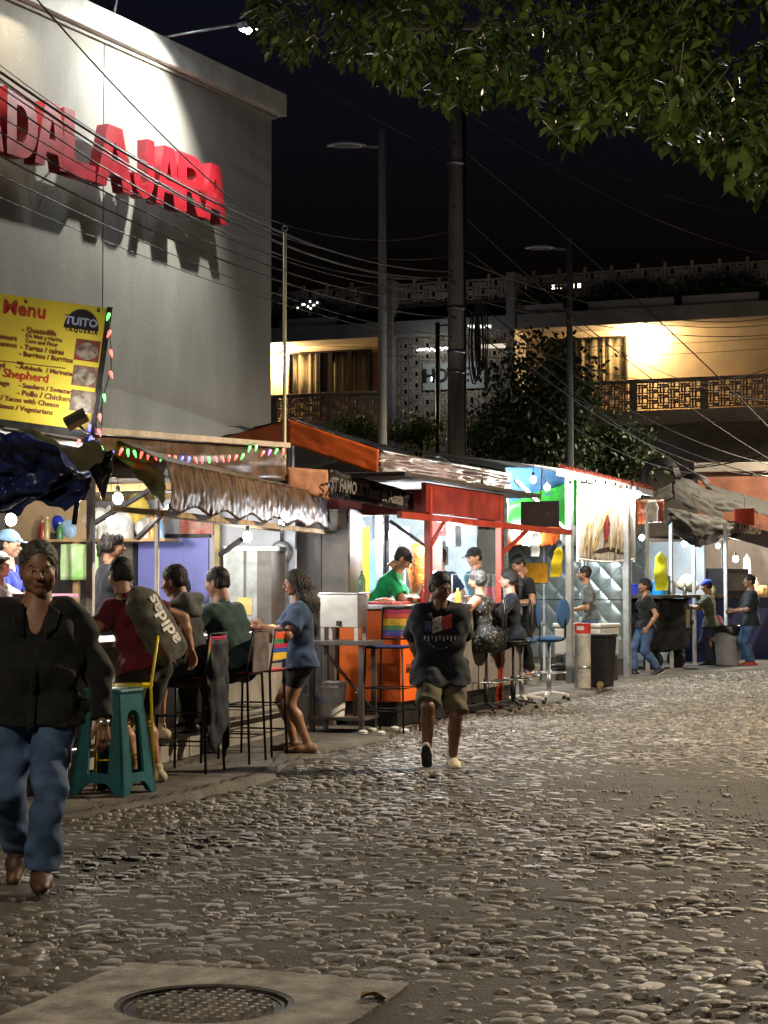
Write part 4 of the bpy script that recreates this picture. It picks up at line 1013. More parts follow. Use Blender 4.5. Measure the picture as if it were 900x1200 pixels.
# rolled tarps at the near corner
def bluesheet(u, v):
    p = at(-70 + 130*u, 512 + 84*(1 - v) + (10*math.sin(u*7) - 26*(u - .55)**2)*(1 - v), 13.1); return SA.l(p) + Vector((.32*math.sin(v*math.pi), .25*math.sin(v*3 + u*2), 0))
tarp(bluesheet, 46, 30, .13, 4.5, 8., thick=.006).build('blue_tarp', mat('navy_tarp', (.008, .010, .022), .3, scale=2.2, col2=(.02, .045, .20), bump=.01, bscale=10), A, True)
ol = [SA.at(60 + 52*t, 528 + 12*math.sin(t*3), 13.6) for t in np.linspace(-.9, 1, 14)]
def roll(u, v):
    i = u*13; k = int(min(12, i)); c = ol[k].lerp(ol[k + 1], i - k); a = v*2*math.pi; r = .085 + .025*fnoise(u*9, v*4, 2)
    return c + Vector((.6*r*math.cos(a), .6*r*math.cos(a + 1), r*math.sin(a)))
MB().grid(roll, 50, 14).build('rolled_tarp', M_OLIVE, A, True)
def rag(u, v):
    p = at(92 + 40*u, 528 + (45 + 14*math.sin(u*11))*(1 - v), 13.8); return SA.l(p)
tarp(rag, 20, 12, .08, 4, 3.).build('black_rag', M_TARPK, A, True)

# ---- menu board
MBW, MBH, TILT = 1.9, .965, R(-7.4)
cw = at(125, 361, 14.5)
menu = thing('menu_board', 'yellow taco menu board with food photos tilted above the stall roof', 'menu board', cw, 0)
menu.rotation_euler = (0, -TILT, R(4))
M_YEL = mat('menu_yellow', (.78, .60, .045), .5, var=.06, scale=3, dirt=.35, dcol=(.55, .60, .12))
MB().b2((-MBW, 0, -MBH), (0, .03, 0)).build('panel', M_YEL, menu)
MB().b2((-MBW - .01, .002, -MBH - .055), (.045, .05, -MBH - .002)).b2((.003, .0, -MBH - .002), (.045, .05, .012)).build('frame', M_DARKMETAL, menu)
for x_, z_ in ((-.06, -.03), (-.62, -.04), (-1.25, -.03)): MB().lathe([(.001, 0), (.012, 0), (.012, .006), (.001, .006)], n=8).xf(Matrix.Translation((x_, -.001, z_)) @ Matrix.Rotation(math.pi/2, 4, 'X')).build('bolt', M_DARKMETAL, menu)
ct, st_ = math.cos(TILT), math.sin(TILT); S_ = 14.5/2200
def mpos(zx, zy):
    px, py = zx/6.43, 340 + zy/6.43; dx, dy = (px - 125)*S_, -(py - 361)*S_
    return dx*ct + dy*st_, -dx*st_ + dy*ct
M_TXT = mat('menu_text', (.18, .035, .02), .6, var=.05); M_TXTR = mat('menu_title', (.50, .035, .02), .6, var=.05)
def mt(s, zx, zy, size, bold=.0, al='LEFT', m=None, sp=1.):
    x, z = mpos(zx, zy); o = obj('lettering', text_mesh(s, size, 0, bold, al, 2, sp), m or M_TXT, menu); o.rotation_euler = (math.pi/2, 0, 0); o.location = (x, -.007, z); return o
mt('Menu', 22, 182, .150, .0028, m=M_TXTR)
mt('- Quesadilla', 172, 322, .055, .0016); mt('De Maiz y Harina', 200, 365, .040, .0012); mt('Corn and Flour', 196, 405, .040, .0012)
mt('- Tortas / cakes', 160, 455, .053, .0016); mt('- Burritos / Burritos', 152, 505, .051, .0016)
mt('Chuleteurs', 135, 395, .055, .0014, 'RIGHT'); mt('Volcannos', 135, 448, .055, .0014, 'RIGHT')
mt('Asada / Roasted', 48, 598, .055, .0014, 'RIGHT'); mt('- Adobada  / Marinated', 128, 602, .049, .0014)
mt('Al Pastor / Shepherd', 372, 708, .092, .002, 'RIGHT', M_TXTR); mt('Chorizo / Sausage', 82, 735, .055, .0014, 'RIGHT')
mt('- Suadero / Sweater', 148, 742, .051, .0016); mt('- Pollo / Chicken', 138, 800, .060, .0016)
mt('Tacos con Queso  / Tacos with Cheese', 452, 895, .054, .0014, 'RIGHT'); mt('Vegetarianos / Vegetarians', 405, 950, .054, .0014, 'RIGHT')
a_, b_ = mpos(-250, 515), mpos(500, 598)
MB().bar((a_[0], -.003, a_[1]), (b_[0], -.003, b_[1]), .002, .006).box(((a_[0]*.45 + b_[0]*.55), -.003, (a_[1]*.45 + b_[1]*.55)), (.05, .002, .022)).build('divider', M_TXT, menu)
lx, lz = mpos(612, 300)
dome = MB().add([(lx, -.004, lz)] + [(lx + .135*math.cos(a), -.004, lz + .155*math.sin(a)) for a in np.linspace(0, math.pi, 22)], [tuple([0] + list(range(1, 23)))])
dome.build('logo_dome', mat('logo_dark', (.012, .010, .016), .5), menu)
mt('TUITO', 612, 270, .085, .003, 'CENTER', mat('logo_letters', (.45, .45, .72), .5)); mt('TAQUERIA', 612, 327, .042, .0016, 'CENTER', M_FRAME, 1.35)
def photo(z0, z1, name, c1, c2, sc_):
    x0, za = mpos(*z0); x1, zb = mpos(*z1); w, h = x1 - x0, za - zb
    p = MB().b2((x0, -.0045, zb), (x1, -.0005, za)).build('food_photo', mat(name, c1, .35, col2=c2, scale=sc_, detail=8), menu)
    MB().lathe([(.002, 0), (w*.40, 0), (w*.46, .003), (w*.36, .004), (.002, .004)], n=20).xf(Matrix.Translation((x0 + w*.5, -.005, zb + h*.48)) @ Matrix.Diagonal((1, 1, min(1, h/w*.9), 1)) @ Matrix.Rotation(math.pi/2, 4, 'X')).build('plate_print', mat(name + '_plate', (.40, .36, .30), .4, col2=(.09, .05, .03), scale=14, detail=8), p)
photo((578, 372), (742, 552), 'photo_a', (.30, .05, .04), (.10, .03, .03), 9)
photo((560, 570), (725, 745), 'photo_b', (.36, .24, .16), (.12, .05, .045), 12)
photo((545, 755), (712, 938), 'photo_c', (.34, .26, .20), (.09, .04, .035), 12)
for (zx, zy) in ((20, 1020), (660, 1050)):
    x_, z_ = mpos(zx, zy); MB().b2((x_ - .02, .035, z_ - .75), (x_ + .02, .06, z_ + .1)).build('bracket', M_DARKMETAL, menu)
# box at the board's lower corner; arm and LED added to brighten the board
x_, z_ = mpos(555, 1010)
t = thing('added_board_lamp', 'small grey and brown box with an added lamp on an arm at the corner of the menu board', 'lamp', cw + Vector((x_, 0, z_)), 0)
MB().tube([(.03, .0, -.06), (.02, -.30, -.06), (0, -.52, -.02)], .012, 6).build('arm', M_DARKMETAL, t, True)
b_ = MB().box((0, 0, 0), (.17, .07, .05)).box((0, 0, -.05), (.17, .065, .046)); o = MB().box((0, 0, .03), (.17, .07, .05)).build('lid', mat('grey_box', (.09, .085, .09), .5), t, bevel=.004); o2 = MB().box((0, 0, -.02), (.17, .065, .046)).build('body', mat('tan_box', (.36, .22, .12), .6), t, bevel=.004)
for q in (o, o2): q.location = (0, -.55, 0); q.rotation_euler = (R(30), R(-28), 0)
o = MB().box((0, 0, 0), (.14, .012, .03)).build('lens', glow('led_lens', (1, .97, .9), 12), t); o.location = (-.005, -.512, .035); o.rotation_euler = (R(30), R(-28), 0)
lamp(t, (-.02, -.50, .06), 8, (1, .96, .86), .04, 115, aim((-.42, .50, .34)), .6)

# ---- coloured string lights
SCOL = {'r': (1, .07, .05), 'g': (.08, 1, .12), 'b': (.07, .09, 1), 'p': (.5, .1, 1)}
for k, c in SCOL.items(): glow('mini_' + k, c, 2.0)
vpts = [(127, 370, 'g'), (128, 390, 'r'), (130, 413, 'r'), (130, 438, 'r'), (122, 465, 'g'), (117, 488, 'r'), (116, 506, 'r'), (105, 500, 'b'), (106, 514, 'b'), (112, 520, 'b'), (119, 526, 'g'), (116, 545, 'g'), (131, 531, 'b'), (125, 551, 'p'), (112, 527, 'b'), (92, 518, 'r'), (120, 536, 'g')]
hs_ = 'rggrrrgrrbbrrgrrrrgggrpgr'; hpts = [(142 + 190*i/24, 528 + 10*math.sin(math.pi*min(1, (i/24)*1.05)) - (8 if i in (19, 20) else 0), c) for i, c in enumerate(hs_)]
def strand(pts, depth, label, name='string_lights'):
    o = at(pts[0][0], pts[0][1], depth(pts[0][0])); t = thing(name, label, 'string lights', o)
    P = [at(px, py, depth(px)) - o for px, py, _ in pts]
    MB().tube([p + Vector((0, .01, .035)) for p in P], .004, 4).build('wire', mat('green_wire', (.02, .05, .02), .5), t)
    for p, (px, py, c) in zip(P, pts):
        d = Vector((random.uniform(-.5, .5), random.uniform(-.3, .3), -1)).normalized()
        b = MB().tube([p + d*-.022, p + d*.0, p + d*.04], [.010, .013, .004], 7).build('bulb', MATS['mini_' + c], t, True)
strand(vpts, lambda px: 14.35, 'coloured fairy lights running down the edge of the menu board')
dAh = lambda px: SA.w(*(SA.hx(px, 530, -.03))).y
strand(hpts, dAh, 'coloured fairy lights strung along the brown fascia of the taco stall')
for p, c, e in (((112, 525), (.15, .2, 1), 2.2), ((118, 540), (.1, 1, .3), .8)):
    pass

# ---- bulbs of stall A
AB = 'bare bulb glowing '
bulb(SA, SA.at(13, 609, 15.6), AB + 'beside the pale post at the near end of the taco counter', 55)
bulb(SA, SA.at(90, 577, 16.4), AB + 'under the tarpaulin above the shelf of bags', 35, .12, r=.035)
bulb(SA, SA.at(138, 584, 17.0), AB + 'beside the second pale post among the bags', 75, .16)
bulb(SA, SA.at(130, 611, 18.6), AB + 'low in front of the piled white bags', 60, .3)
bulb(SA, SA.at(290, 629, 18.6), AB + 'in front of the steel roasting cabinet', 30, .14, cool=True)
bulb(SA, SA.at(331, 612, 18.9), AB + 'under the end of the brown awning flap', 10, .02, r=.035, cool=True)

# ---- things standing in stall A
# roasting cabinet
c0, c1 = SA.hy(262, 640, EW - .62), SA.hy(318, 722, EW - .62)
t = fthing('roasting_cabinet', 'steel and glass roasting cabinet beside the electricity meter', 'cabinet', SA, (c0.x, EW - .62, .93))
cwid, ch_ = c1.x - c0.x, c0.z - .93
MB().b2((0, 0, 0), (cwid, .5, .05)).b2((0, 0, ch_ - .05), (cwid, .5, ch_)).b2((0, .46, .05), (cwid, .5, ch_ - .05)).b2((0, 0, .05), (.03, .46, ch_ - .05)).build('case', M_STAIN, t, bevel=.003)
MB().b2((cwid*.70, 0, .05), (cwid, .46, ch_ - .05)).build('side_panel', M_STAIND, t, bevel=.004)
MB().b2((.03, .005, .05), (cwid*.70, .012, ch_ - .05)).build('glass', mat('greasy_glass', (.62, .64, .60), .25, var=.2, scale=3, alpha=.55), t)
MB().b2((cwid*.42, -.004, .05), (cwid*.47, .02, ch_ - .05)).build('mullion', M_STAIND, t)
MB().tube([(.2, .25, .06), (.2, .25, ch_ - .08)], .012, 6).build('spit', M_STEEL, t, True)
MB().lathe([(.02, 0), (.07, .05), (.12, .28), (.13, .36), (.05, .42)], (.2, .25, .12), 14).build('meat', mat('grill_meat', (.38, .18, .05), .5, var=.4, scale=18, bump=.01, bscale=40), t, True)
MB().b2((cwid*.3, -.006, .3), (cwid*.6, -.001, .48)).build('label_card', mat('card_yellow', (.62, .45, .15), .6), t)
# meter
p = SA.hy(331, 647, EW - .01); t = fthing('electricity_meter', 'round glass electricity meter on the white wall', 'meter', SA, (p.x, EW - .01, p.z))
rot = Matrix.Rotation(math.pi/2, 4, 'X')
MB().lathe([(.002, 0), (.12, 0), (.125, .05), (.11, .09), (.002, .09)], n=24).xf(rot).build('base', mat('meter_grey', (.16, .165, .17), .5), t, True, angle=40)
MB().lathe([(.095, .085), (.095, .14), (.075, .165), (.002, .17)], n=24, cap=False).xf(rot).build('dome', mat('meter_glass', (.6, .62, .62), .1, alpha=.35), t, True)
MB().b2((-.06, -.105, .005), (.06, -.095, .04)).build('dial', M_FRAME, t); MB().lathe([(.002, .091), (.09, .091), (.09, .094), (.002, .094)], n=24).xf(rot).build('face', M_WHITE, t)
for z0_, z1_ in ((-.42, -.12), (.12, .40)): MB().tube([(0, -.02, z0_), (0, -.02, z1_)], .022, 8).build('conduit', M_STEEL, t, True)
# clutter on the shelf
for k, (px, w, h, c, r_, lab) in enumerate(((60, .20, .08, (.06, .05, .05), .4, 'dark cable tangle lying on the high shelf'), (76, .20, .26, (.02, .05, .5), .3, 'blue plastic bag on the high shelf'), (90, .22, .34, (.045, .04, .04), .5, 'black stuffed bag on the high shelf'),
        (84, .17, .2, (.35, .55, .8), .25, 'pale blue clear bag in front of the black bag'), (101, .18, .3, (.65, .48, .42), .3, 'pinkish bundle in clear plastic on the shelf'), (112, .2, .27, (.50, .44, .16), .4, 'mustard cloth bundle on the shelf'),
        (126, .26, .33, (.78, .78, .76), .3, 'big white plastic bag piled on the shelf'), (143, .25, .36, (.76, .77, .78), .3, 'white plastic bag beside the pale post'), (158, .22, .30, (.70, .55, .10), .35, 'yellow plastic bag hanging by the brace'),
        (172, .2, .24, (.72, .72, .7), .3, 'white bag of napkins at the end of the shelf'), (184, .14, .3, (.6, .18, .03), .4, 'orange and red packets standing at the end of the shelf'))):
    p = SA.hy(px, 632, 1.78 + .05*(k % 3)); bag(SA, (p.x, p.y, sz_ + (.16 if 'hanging' in lab else 0)), (w, w*.8, h), mat('bagmat%d' % k, c, r_, var=.15, scale=9, bump=.006, bscale=25), lab, 20 + k, knot=h > .25)
MB().b2((-2.045, 1.55, sz_ - .03), (-1.55, 1.95, sz_)).build('shelf', M_WOOD, A)
for k, (px, h_, c_, lab) in enumerate(((50, .20, (.45, .05, .03), 'red sauce bottle standing on the high shelf'), (55, .24, (.5, .42, .2), 'amber oil bottle standing on the high shelf'), (70, .18, (.06, .25, .08), 'green sauce bottle standing on the high shelf'), (118, .22, (.6, .6, .58), 'white bottle standing before the white bags'), (178, .26, (.55, .30, .05), 'orange bottle at the end of the high shelf'), (189, .22, (.15, .3, .5), 'blue bottle at the end of the high shelf'))):
    p = SA.hy(px, 632, 1.62); bottle(SA, (p.x, p.y, sz_), h_, .035, mat('bottlemat%d' % k, c_, .25), lab)
# green apron / bag hung under the shelf
p = SA.hy(92, 640, 1.6)
def apron(u, v): return (p.x - .16 + .42*u, 1.5 + .03*math.sin(u*14), p.z - .36 + .38*v)
o = tarp(apron, 24, 8, .02, 5, 2., vert=.7).build('green_apron', mat('lime_cloth', (.25, .62, .12), .7, scale=5, col2=(.55, .66, .45)), None, True); o.location = SA.o; o.rotation_euler = (0, 0, -SA.a)
tag(o, 'lime green and white cloth hanging under the high shelf', 'apron')
# on the counter
t = fthing('salsa_bowl', 'blue plastic bowl on the taco counter', 'bowl', SA, SA.hx(176, 722, -.25)*1.0); t.location.z = CZ
MB().lathe([(.01, 0), (.07, 0), (.11, .07), (.10, .07), (.065, .012), (.01, .012)], n=18).build('bowl', mat('violet_blue', (.12, .10, .60), .35), t, True)
for k, (px, c) in enumerate(((183, (.72, .72, .7)), (300, (.7, .7, .68)), (318, (.72, .70, .66)))):
    q = SA.hx(px, 728, -.3); t = fthing('paper_plate', ['white foam plate beside the blue bowl', 'white foam plate by the woman in the blue shirt', 'white folded napkin stack at the counter end'][k], 'plate', SA, (q.x, q.y, CZ))
    MB().lathe([(.01, 0), (.08, 0), (.115, .02), (.11, .024), (.078, .006), (.01, .006)], n=20).build('plate', M_WHPL, t, True)
    MB().lathe([(.01, .006), (.06, .006), (.05, .03), (.01, .04)], n=10).build('food', mat('food%d' % k, (.5, .36, .15), .6, var=.4, scale=30), t, True)
pot(SA, (-.45, -3.0, CZ), .14, .16, M_STAIN, 'small steel pot on the counter behind the backpack')
q = SA.hx(345, 720, -.35)
t = fthing('red_cooler', 'red plastic tub behind the man in the black shirt', 'tub', SA, (-.45, -3.95, CZ))
MB().lathe([(.01, 0), (.13, 0), (.16, .2), (.165, .21), (.15, .2), (.12, .02), (.01, .02)], n=18).build('body', mat('red_plastic', (.65, .04, .05), .35), t, True, angle=40)
pot(SA, (-1.2, EW - .25, .93), .15, .2, M_STAIND, 'worn pot on the work shelf below the lavender panel')
bag(SA, (-1.75, EW - .28, .93), (.42, .3, .26), mat('flourbag', (.55, .52, .46), .7, var=.2, scale=6), 'pale sack on the work shelf below the lavender panel', 61, knot=False)

# ---- tall wire chairs with woven rainbow seats
RAIN = [(.55, .02, .10), (.75, .10, .03), (.85, .55, .03), (.03, .30, .08), (.02, .09, .45), (.10, .03, .30)]
RMAT = [mat('weave%d' % i, c, .5, var=.12, scale=30) for i, c in enumerate(RAIN)]
M_ROD = mat('black_rod', (.02, .02, .022), .4, .6)
def rainbow_chair(F, loc, rz, label, seat=(.78, .62, .02), sh=.74, bh=.36, w=.38, frame=None, cover=None, order=None):
    """faces local -y; backrest at +y"""
    t = fthing('bar_chair', label, 'bar chair', F, loc, rz, 'rainbow woven bar chairs'); fm = frame or M_ROD; h = w/2
    for sx in (-1, 1):
        MB().tube([(sx*h*1.12, -h*1.1, 0), (sx*h, -h, sh)], .011, 6).build('leg', fm, t, True)
        MB().tube([(sx*h*1.12, h*1.15, 0), (sx*h, h, sh), (sx*h, h + .05, sh + bh)], .011, 6).build('leg', fm, t, True)
    for z, k, r_ in ((.22, 1.09, .008), (.45, 1.05, .008), (sh, 1., .011)):
        MB().tube([(-h*k, -h*k, z), (h*k, -h*k, z), (h*k, h*k, z), (-h*k, h*k, z), (-h*k, -h*k, z)], r_, 5).build('rod_ring', fm, t, True)
    for y_, z_ in ((h + .05, sh + bh), (h + .01, sh + .08)): MB().tube([(-h, y_, z_), (h, y_, z_)], .011, 6).build('back_rod', fm, t, True)
    sm = mat('seatweave%d' % int(seat[0]*99), seat, .5, var=.15, scale=30)
    for k in range(9): MB().box((-h + w*(k + .5)/9, 0, sh + .012), (w/9*.86, w + .03, .014)).build('seat_strap', sm, t, bevel=.003)
    n = 12
    for k in range(n):
        z = sh + .10 + (bh - .12)*(k + .5)/n; c = (order or [5, 4, 4, 3, 3, 2, 2, 2, 1, 1, 0, 0])[k]
        MB().box((0, h + .02 + .03*(k/n), z), (w*.98, .016, (bh - .12)/n*.88)).build('back_strap', RMAT[c] if cover is None else cover, t, bevel=.003)
    if cover is not None:
        MB().box((0, h + .055, sh + bh*.52), (w*1.04, .012, bh*.92), rx=-.03).build('back_cover', cover, t, bevel=.005)
    return t
# these chairs face the counter (their back towards the street)
q = SA.l(gnd(150, 930)); rainbow_chair(SA, (.34, -4.0, PZ), R(-68), 'yellow seated rainbow chair under the person with the backpack', frame=mat('yellow_rod', (.75, .60, .02), .4))
rainbow_chair(SA, (.36, -2.72, PZ), -math.pi/2, 'rainbow bar chair with a dark jacket over its back under the man in the hoodie', seat=(.30, .03, .03))
rainbow_chair(SA, (.42, -1.85, PZ), -math.pi/2, 'rainbow bar chair covered in grey cloth under the man in green', seat=(.4, .1, .05), cover=mat('grey_cover', (.13, .10, .10), .8, var=.3, scale=8, bump=.004, bscale=30))
rainbow_chair(SA, (.40, -1.20, PZ), -math.pi/2, 'empty rainbow bar chair beside the standing woman in blue', seat=(.55, .05, .04), order=[2, 2, 2, 4, 4, 0, 0, 3, 3, 1, 1, 1])
rainbow_chair(SA, (.86, 1.72, PZ), R(-8), 'rainbow bar chair standing in front of the orange counter', seat=(.02, .04, .2), sh=.86, bh=.40, w=.40)
# jacket hanging on the hoodie man's chair
def jacket(u, v):
    a = (u - .5)*3.0; return (.36 + .26 + .05*math.cos(a*1.5) - .02*v, -2.72 + .19*math.sin(a), .30 + .80*v - .10*(1 - v)*math.sin(u*9))
o = tarp(jacket, 26, 18, .035, 6, 5., thick=.012).build('hanging_jacket', mat('jacket_navy', (.014, .018, .028), .7, var=.3, scale=8, bump=.003, bscale=50), None, True); o.location = SA.o; o.rotation_euler = (0, 0, -SA.a)
tag(o, 'dark jacket hanging over the back of a bar chair', 'jacket')

# ---- teal plastic stool
M_TEAL = mat('teal_plastic', (.012, .105, .125), .42, var=.12, scale=5)
def plastic_stool(loc, rz, label, m=M_TEAL, hh=.72):
    t = thing('plastic_stool', label, 'stool', loc, rz, 'plastic stools'); bw, tw_ = .225, .145
    arch = [(-.085 + .0, .15)] + [(.085, .15)] + [(.085 - .0, .50)] + [(.085*math.cos(a), .52 + .075*math.sin(a)) for a in np.linspace(.1, math.pi - .1, 9)] + [(-.085, .50)]
    low = [(-.14, -.001), (-.12, .045), (-.07, .085), (.07, .085), (.12, .045), (.14, -.001)]
    for k in range(4):
        def f(p):  # panel coordinates -> tapered side
            s = p[1]/hh; w = bw + (tw_ - bw)*s; return p
        outer = [(-bw, 0), (-.15, 0)] + low[1:-1] + [(.15, 0), (bw, 0), (tw_, hh), (-tw_, hh)]
        me = shape_mesh([outer, arch], 1, 1, .010)
        for v in me.vertices:
            x, y, z = v.co; s = y/hh; d = bw + (tw_ - bw)*s; v.co = (x, -(d) - z*1.0 + .01, y)
        me.update(); o = obj('side_panel', me, m, t); o.rotation_euler = (0, 0, k*math.pi/2)
        b = o.modifiers.new('bevel', 'BEVEL'); b.width = .006; b.segments = 2; b.limit_method = 'ANGLE'
    MB().b2((-tw_ - .015, -tw_ - .015, hh - .01), (tw_ + .015, tw_ + .015, hh + .028)).build('seat', m, t, bevel=.018)
    return t
ps = gnd(128, 938); plastic_stool((-1.94, 13.52, PZ), R(-24), 'tall teal plastic stool with arched sides on the pavement')
plastic_stool((-2.62, 14.1, PZ), R(10), 'teal plastic stool half hidden behind the man in black', hh=.68)

# ---- steel urn on a stand, bucket, dark steel locker
q = SA.at(378, 760, 19.4)
cx0, cx1 = SA.at(378, 760, 19.4).x, SA.at(427, 760, 19.4).x; cy = SA.at(400, 760, 19.4).y
t = fthing('drinks_stand', 'metal stand with shelves beside the taco counter', 'stand', SA, ((cx0 + cx1)/2, cy, PZ)); hw = .26
for sx in (-1, 1):
    for sy in (-1, 1): MB().b2((sx*hw - .025, sy*.24 - .025, 0), (sx*hw + .025, sy*.24 + .025, .88)).build('leg', M_STAIND, t, bevel=.003)
MB().b2((-hw - .06, -.29, .881), (hw + .1, .29, .93)).build('top', M_STAIND, t, bevel=.004); MB().b2((-hw - .04, -.28, .12), (hw + .04, .28, .15)).build('shelf', M_STAIND, t, bevel=.004)
MB().bar((hw, .2, .2), (-hw, .2, .8), .03).build('brace', M_WOODD, t)
u_ = fthing('drinks_urn', 'square steel drinks urn with a black tap on the stand', 'urn', SA, ((cx0 + cx1)/2, cy, PZ + .93))
MB().b2((-.205, -.16, .13), (.205, .2, .47)).build('tank', M_STAIN, u_, bevel=.008)
for sx in (-1, 1):
    for sy in (-.13, .17): MB().b2((sx*.18 - .02, sy - .02, 0), (sx*.18 + .02, sy + .02, .13)).build('leg', M_STAIN, u_)
MB().b2((-.215, -.17, .47), (.215, .21, .49)).build('lid', M_STAIN, u_, bevel=.006); MB().b2((-.02, -.20, .15), (.02, -.16, .20)).build('tap', M_BLACKPL, u_, bevel=.004)
bk = bucket(SA, ((cx0 + cx1)/2 - .1, cy - .05, PZ + .15), .145, .34, M_WHPL, 'white plastic pail with blue print on the shelf of the stand', lid=M_WHPL)
tm = obj('print', text_mesh('RIA', .075, 0, .002), M_LAV, bk); tm.rotation_euler = (math.pi/2, 0, R(-10)); tm.location = (-.145, -.146, .14)
bottle(SA, ((cx0 + cx1)/2 + .12, cy + .28, 1.45 - .04), .30, .04, mat('green_glass', (.10, .22, .13), .12, var=.1, alpha=.75), 'green glass bottle standing on the steel ledge', M_WHPL)
bottle(SA, ((cx0 + cx1)/2 + .14, cy + .0, PZ + .15), .25, .035, mat('brown_glass', (.05, .025, .012), .12), 'brown bottle beside the white pail', M_WHPL)
k0, k1 = SA.at(345, 600, 20.6), SA.at(424, 600, 20.9)
t = fthing('steel_locker', 'tall dull steel double locker between the two stalls', 'locker', SA, (k0.x, k0.y, PZ)); lw = k1.x - k0.x
MB().b2((0, 0, 0), (lw, .5, 2.33)).build('body', M_STAIND, t, bevel=.006)
for a, b in ((.01, lw*.5 - .004), (lw*.5 + .004, lw - .01)): MB().b2((a, -.018, .04), (b, -.002, 2.30)).build('door', M_STAIND, t, bevel=.004)
MB().b2((.0, -.16, 1.36), (lw + .05, -.02, 1.40)).build('ledge', M_STAIN, t, bevel=.003)
MB().b2((lw*.68, -.36, 0), (lw*.68 + .14, -.28, 1.42)).build('wood_upright', M_WOODD, t, bevel=.004)

# ================================================================ STALL B (red frame)
SB = Frame(.487, 20.6, 21)
B = fthing('food_stall', 'red-framed stall with orange counter and crimson roof fascia', 'food stall', SB, group='food stalls along the street')
y2 = SB.hx(585, 610, 0).y; y3 = SB.hx(668, 625, 0).y
posts(SB, B, [(0, 0, 2.62), (0, y2, 2.6)], M_REDP, .075, name='red_post')
zb = 2.30
MB().bar((.0, -.9, zb - .02), (.0, y3, zb - .02), .06, .07).build('beam', M_REDP, B)
MB().b2((-.03, -.15, zb + .03), (.03, y2 + .1, zb + .36)).build('fascia', M_CRIM, B, bevel=.006)
MB().bar((.0, 0.02, 1.95), (.0, .55, zb - .05), .04).build('brace', M_REDP, B); MB().bar((.0, 0.0, 1.95), (-.45, .0, zb - .05), .035).build('brace', M_DARKMETAL, B)
MB().bar((.0, y2, 1.9), (.0, y2 + 1.2, zb - .05), .04).build('brace', M_REDP, B)
# flat roof board and the black printed banner
MB().b2((-2.6, -1.0, zb + .38), (.10, y2 + 1.5, zb + .43)).build('roof_board', mat('roof_board', (.06, .05, .045), .7), B, bevel=.01)
n0, n1 = SB.at(386, 566, 19.6), SB.at(484, 588, 20.6)
sg = lambda u, v: Vector(n0).lerp(Vector(n1), u) + Vector((0, 0, (v - .5)*(.30 - .09*u)))
bn = tarp(sg, 40, 8, .02, 9, 7., vert=.4).build('banner', M_TARPK, B, True)
tm = obj('banner_lettering', text_mesh('ST FAMOUS Tacos de Asada', .19, 0, .004), mat('grey_print', (.17, .16, .155), .5), B)
d_ = Vector(n1) - Vector(n0); Lb = d_.length
tm.matrix_local = Matrix.Translation(Vector(n0) + Vector((.05, -.075, -.07))) @ Matrix.Rotation(math.atan2(d_.y, d_.x), 4, 'Z') @ Matrix.Rotation(-math.atan2(d_.z, math.hypot(d_.x, d_.y))*-1, 4, 'Y').inverted() @ Matrix.Rotation(math.pi/2, 4, 'X') @ Matrix.Diagonal((Lb*.92/2.45, 1, 1, 1))
MB().b2((-1.5, .06, zb + .02), (-.05, .14, zb + .30)).build('end_fascia', M_CRIM, B)
tarp(quad(SB.at(336, 575, 19.4), SB.at(386, 585, 19.6), SB.at(384, 551, 19.6), SB.at(336, 547, 19.4)), 12, 8, .02, 4, 2.).build('peach_cloth', mat('peach_cloth', (.52, .24, .13), .7, var=.12, scale=4), B, True)
# counter
MB().b2((-.75, -.75, .30), (-.04, 3.6, 1.28)).build('counter', M_ORANGE, B, bevel=.012)
MB().b2((-.80, -.80, 1.281), (.02, 3.65, 1.33)).build('counter_top', M_STAIN, B, bevel=.006)
MB().b2((-.70, -.70, PZ), (-.10, 3.5, .299)).build('counter_plinth', M_DARKMETAL, B); MB().b2((-.038, -.25, .31), (-.008, 3.58, 1.27)).build('side_board', M_GREYB, B, bevel=.004)
MB().b2((-.04 + .002, -.6, .66), (.03, 1.0, .70)).build('counter_ledge', M_STAIN, B)
# back walls and lit panels
MB().b2((-3.0, -1, PZ), (-2.92, 9, 2.6)).build('back_wall', mat('lit_back', (.55, .56, .58), .6, var=.2, scale=1.2), B)
bw_ = 4.6
MB().b2((-2.9, bw_, PZ), (-.95, bw_ + .05, 2.6)).build('end_wall', mat('blue_grey_wall', (.42, .50, .52), .55, var=.2, scale=1.5), B)
def bpanel(p0, p1, y0, y1, m, name, yy):
    a, b = SB.hy(p0, y0, yy), SB.hy(p1, y1, yy); MB().b2((a.x, yy - .02, b.z), (b.x, yy, a.z)).build(name, m, B)
bpanel(423, 433, 617, 700, mat('amber_panel', (.85, .42, .03), .5), 'amber_panel', 1.9); bpanel(434, 448, 634, 690, mat('azure_panel', (.15, .33, .72), .5), 'azure_panel', 1.86)
bpanel(449, 456, 600, 690, M_DARKMETAL, 'dark_stile', 1.8); bpanel(457, 480, 617, 696, M_WHITE, 'white_panel', 1.75); bpanel(437, 449, 600, 631, M_BLACKPL, 'hanging_cloth', 1.6)
bpanel(505, 522, 612, 628, mat('red_card', (.62, .12, .09), .5), 'menu_card', 4.5); bpanel(523, 534, 614, 640, M_WHITE, 'menu_card', 4.5); bpanel(508, 520, 634, 660, M_BLACKPL, 'dark_box', 4.5)
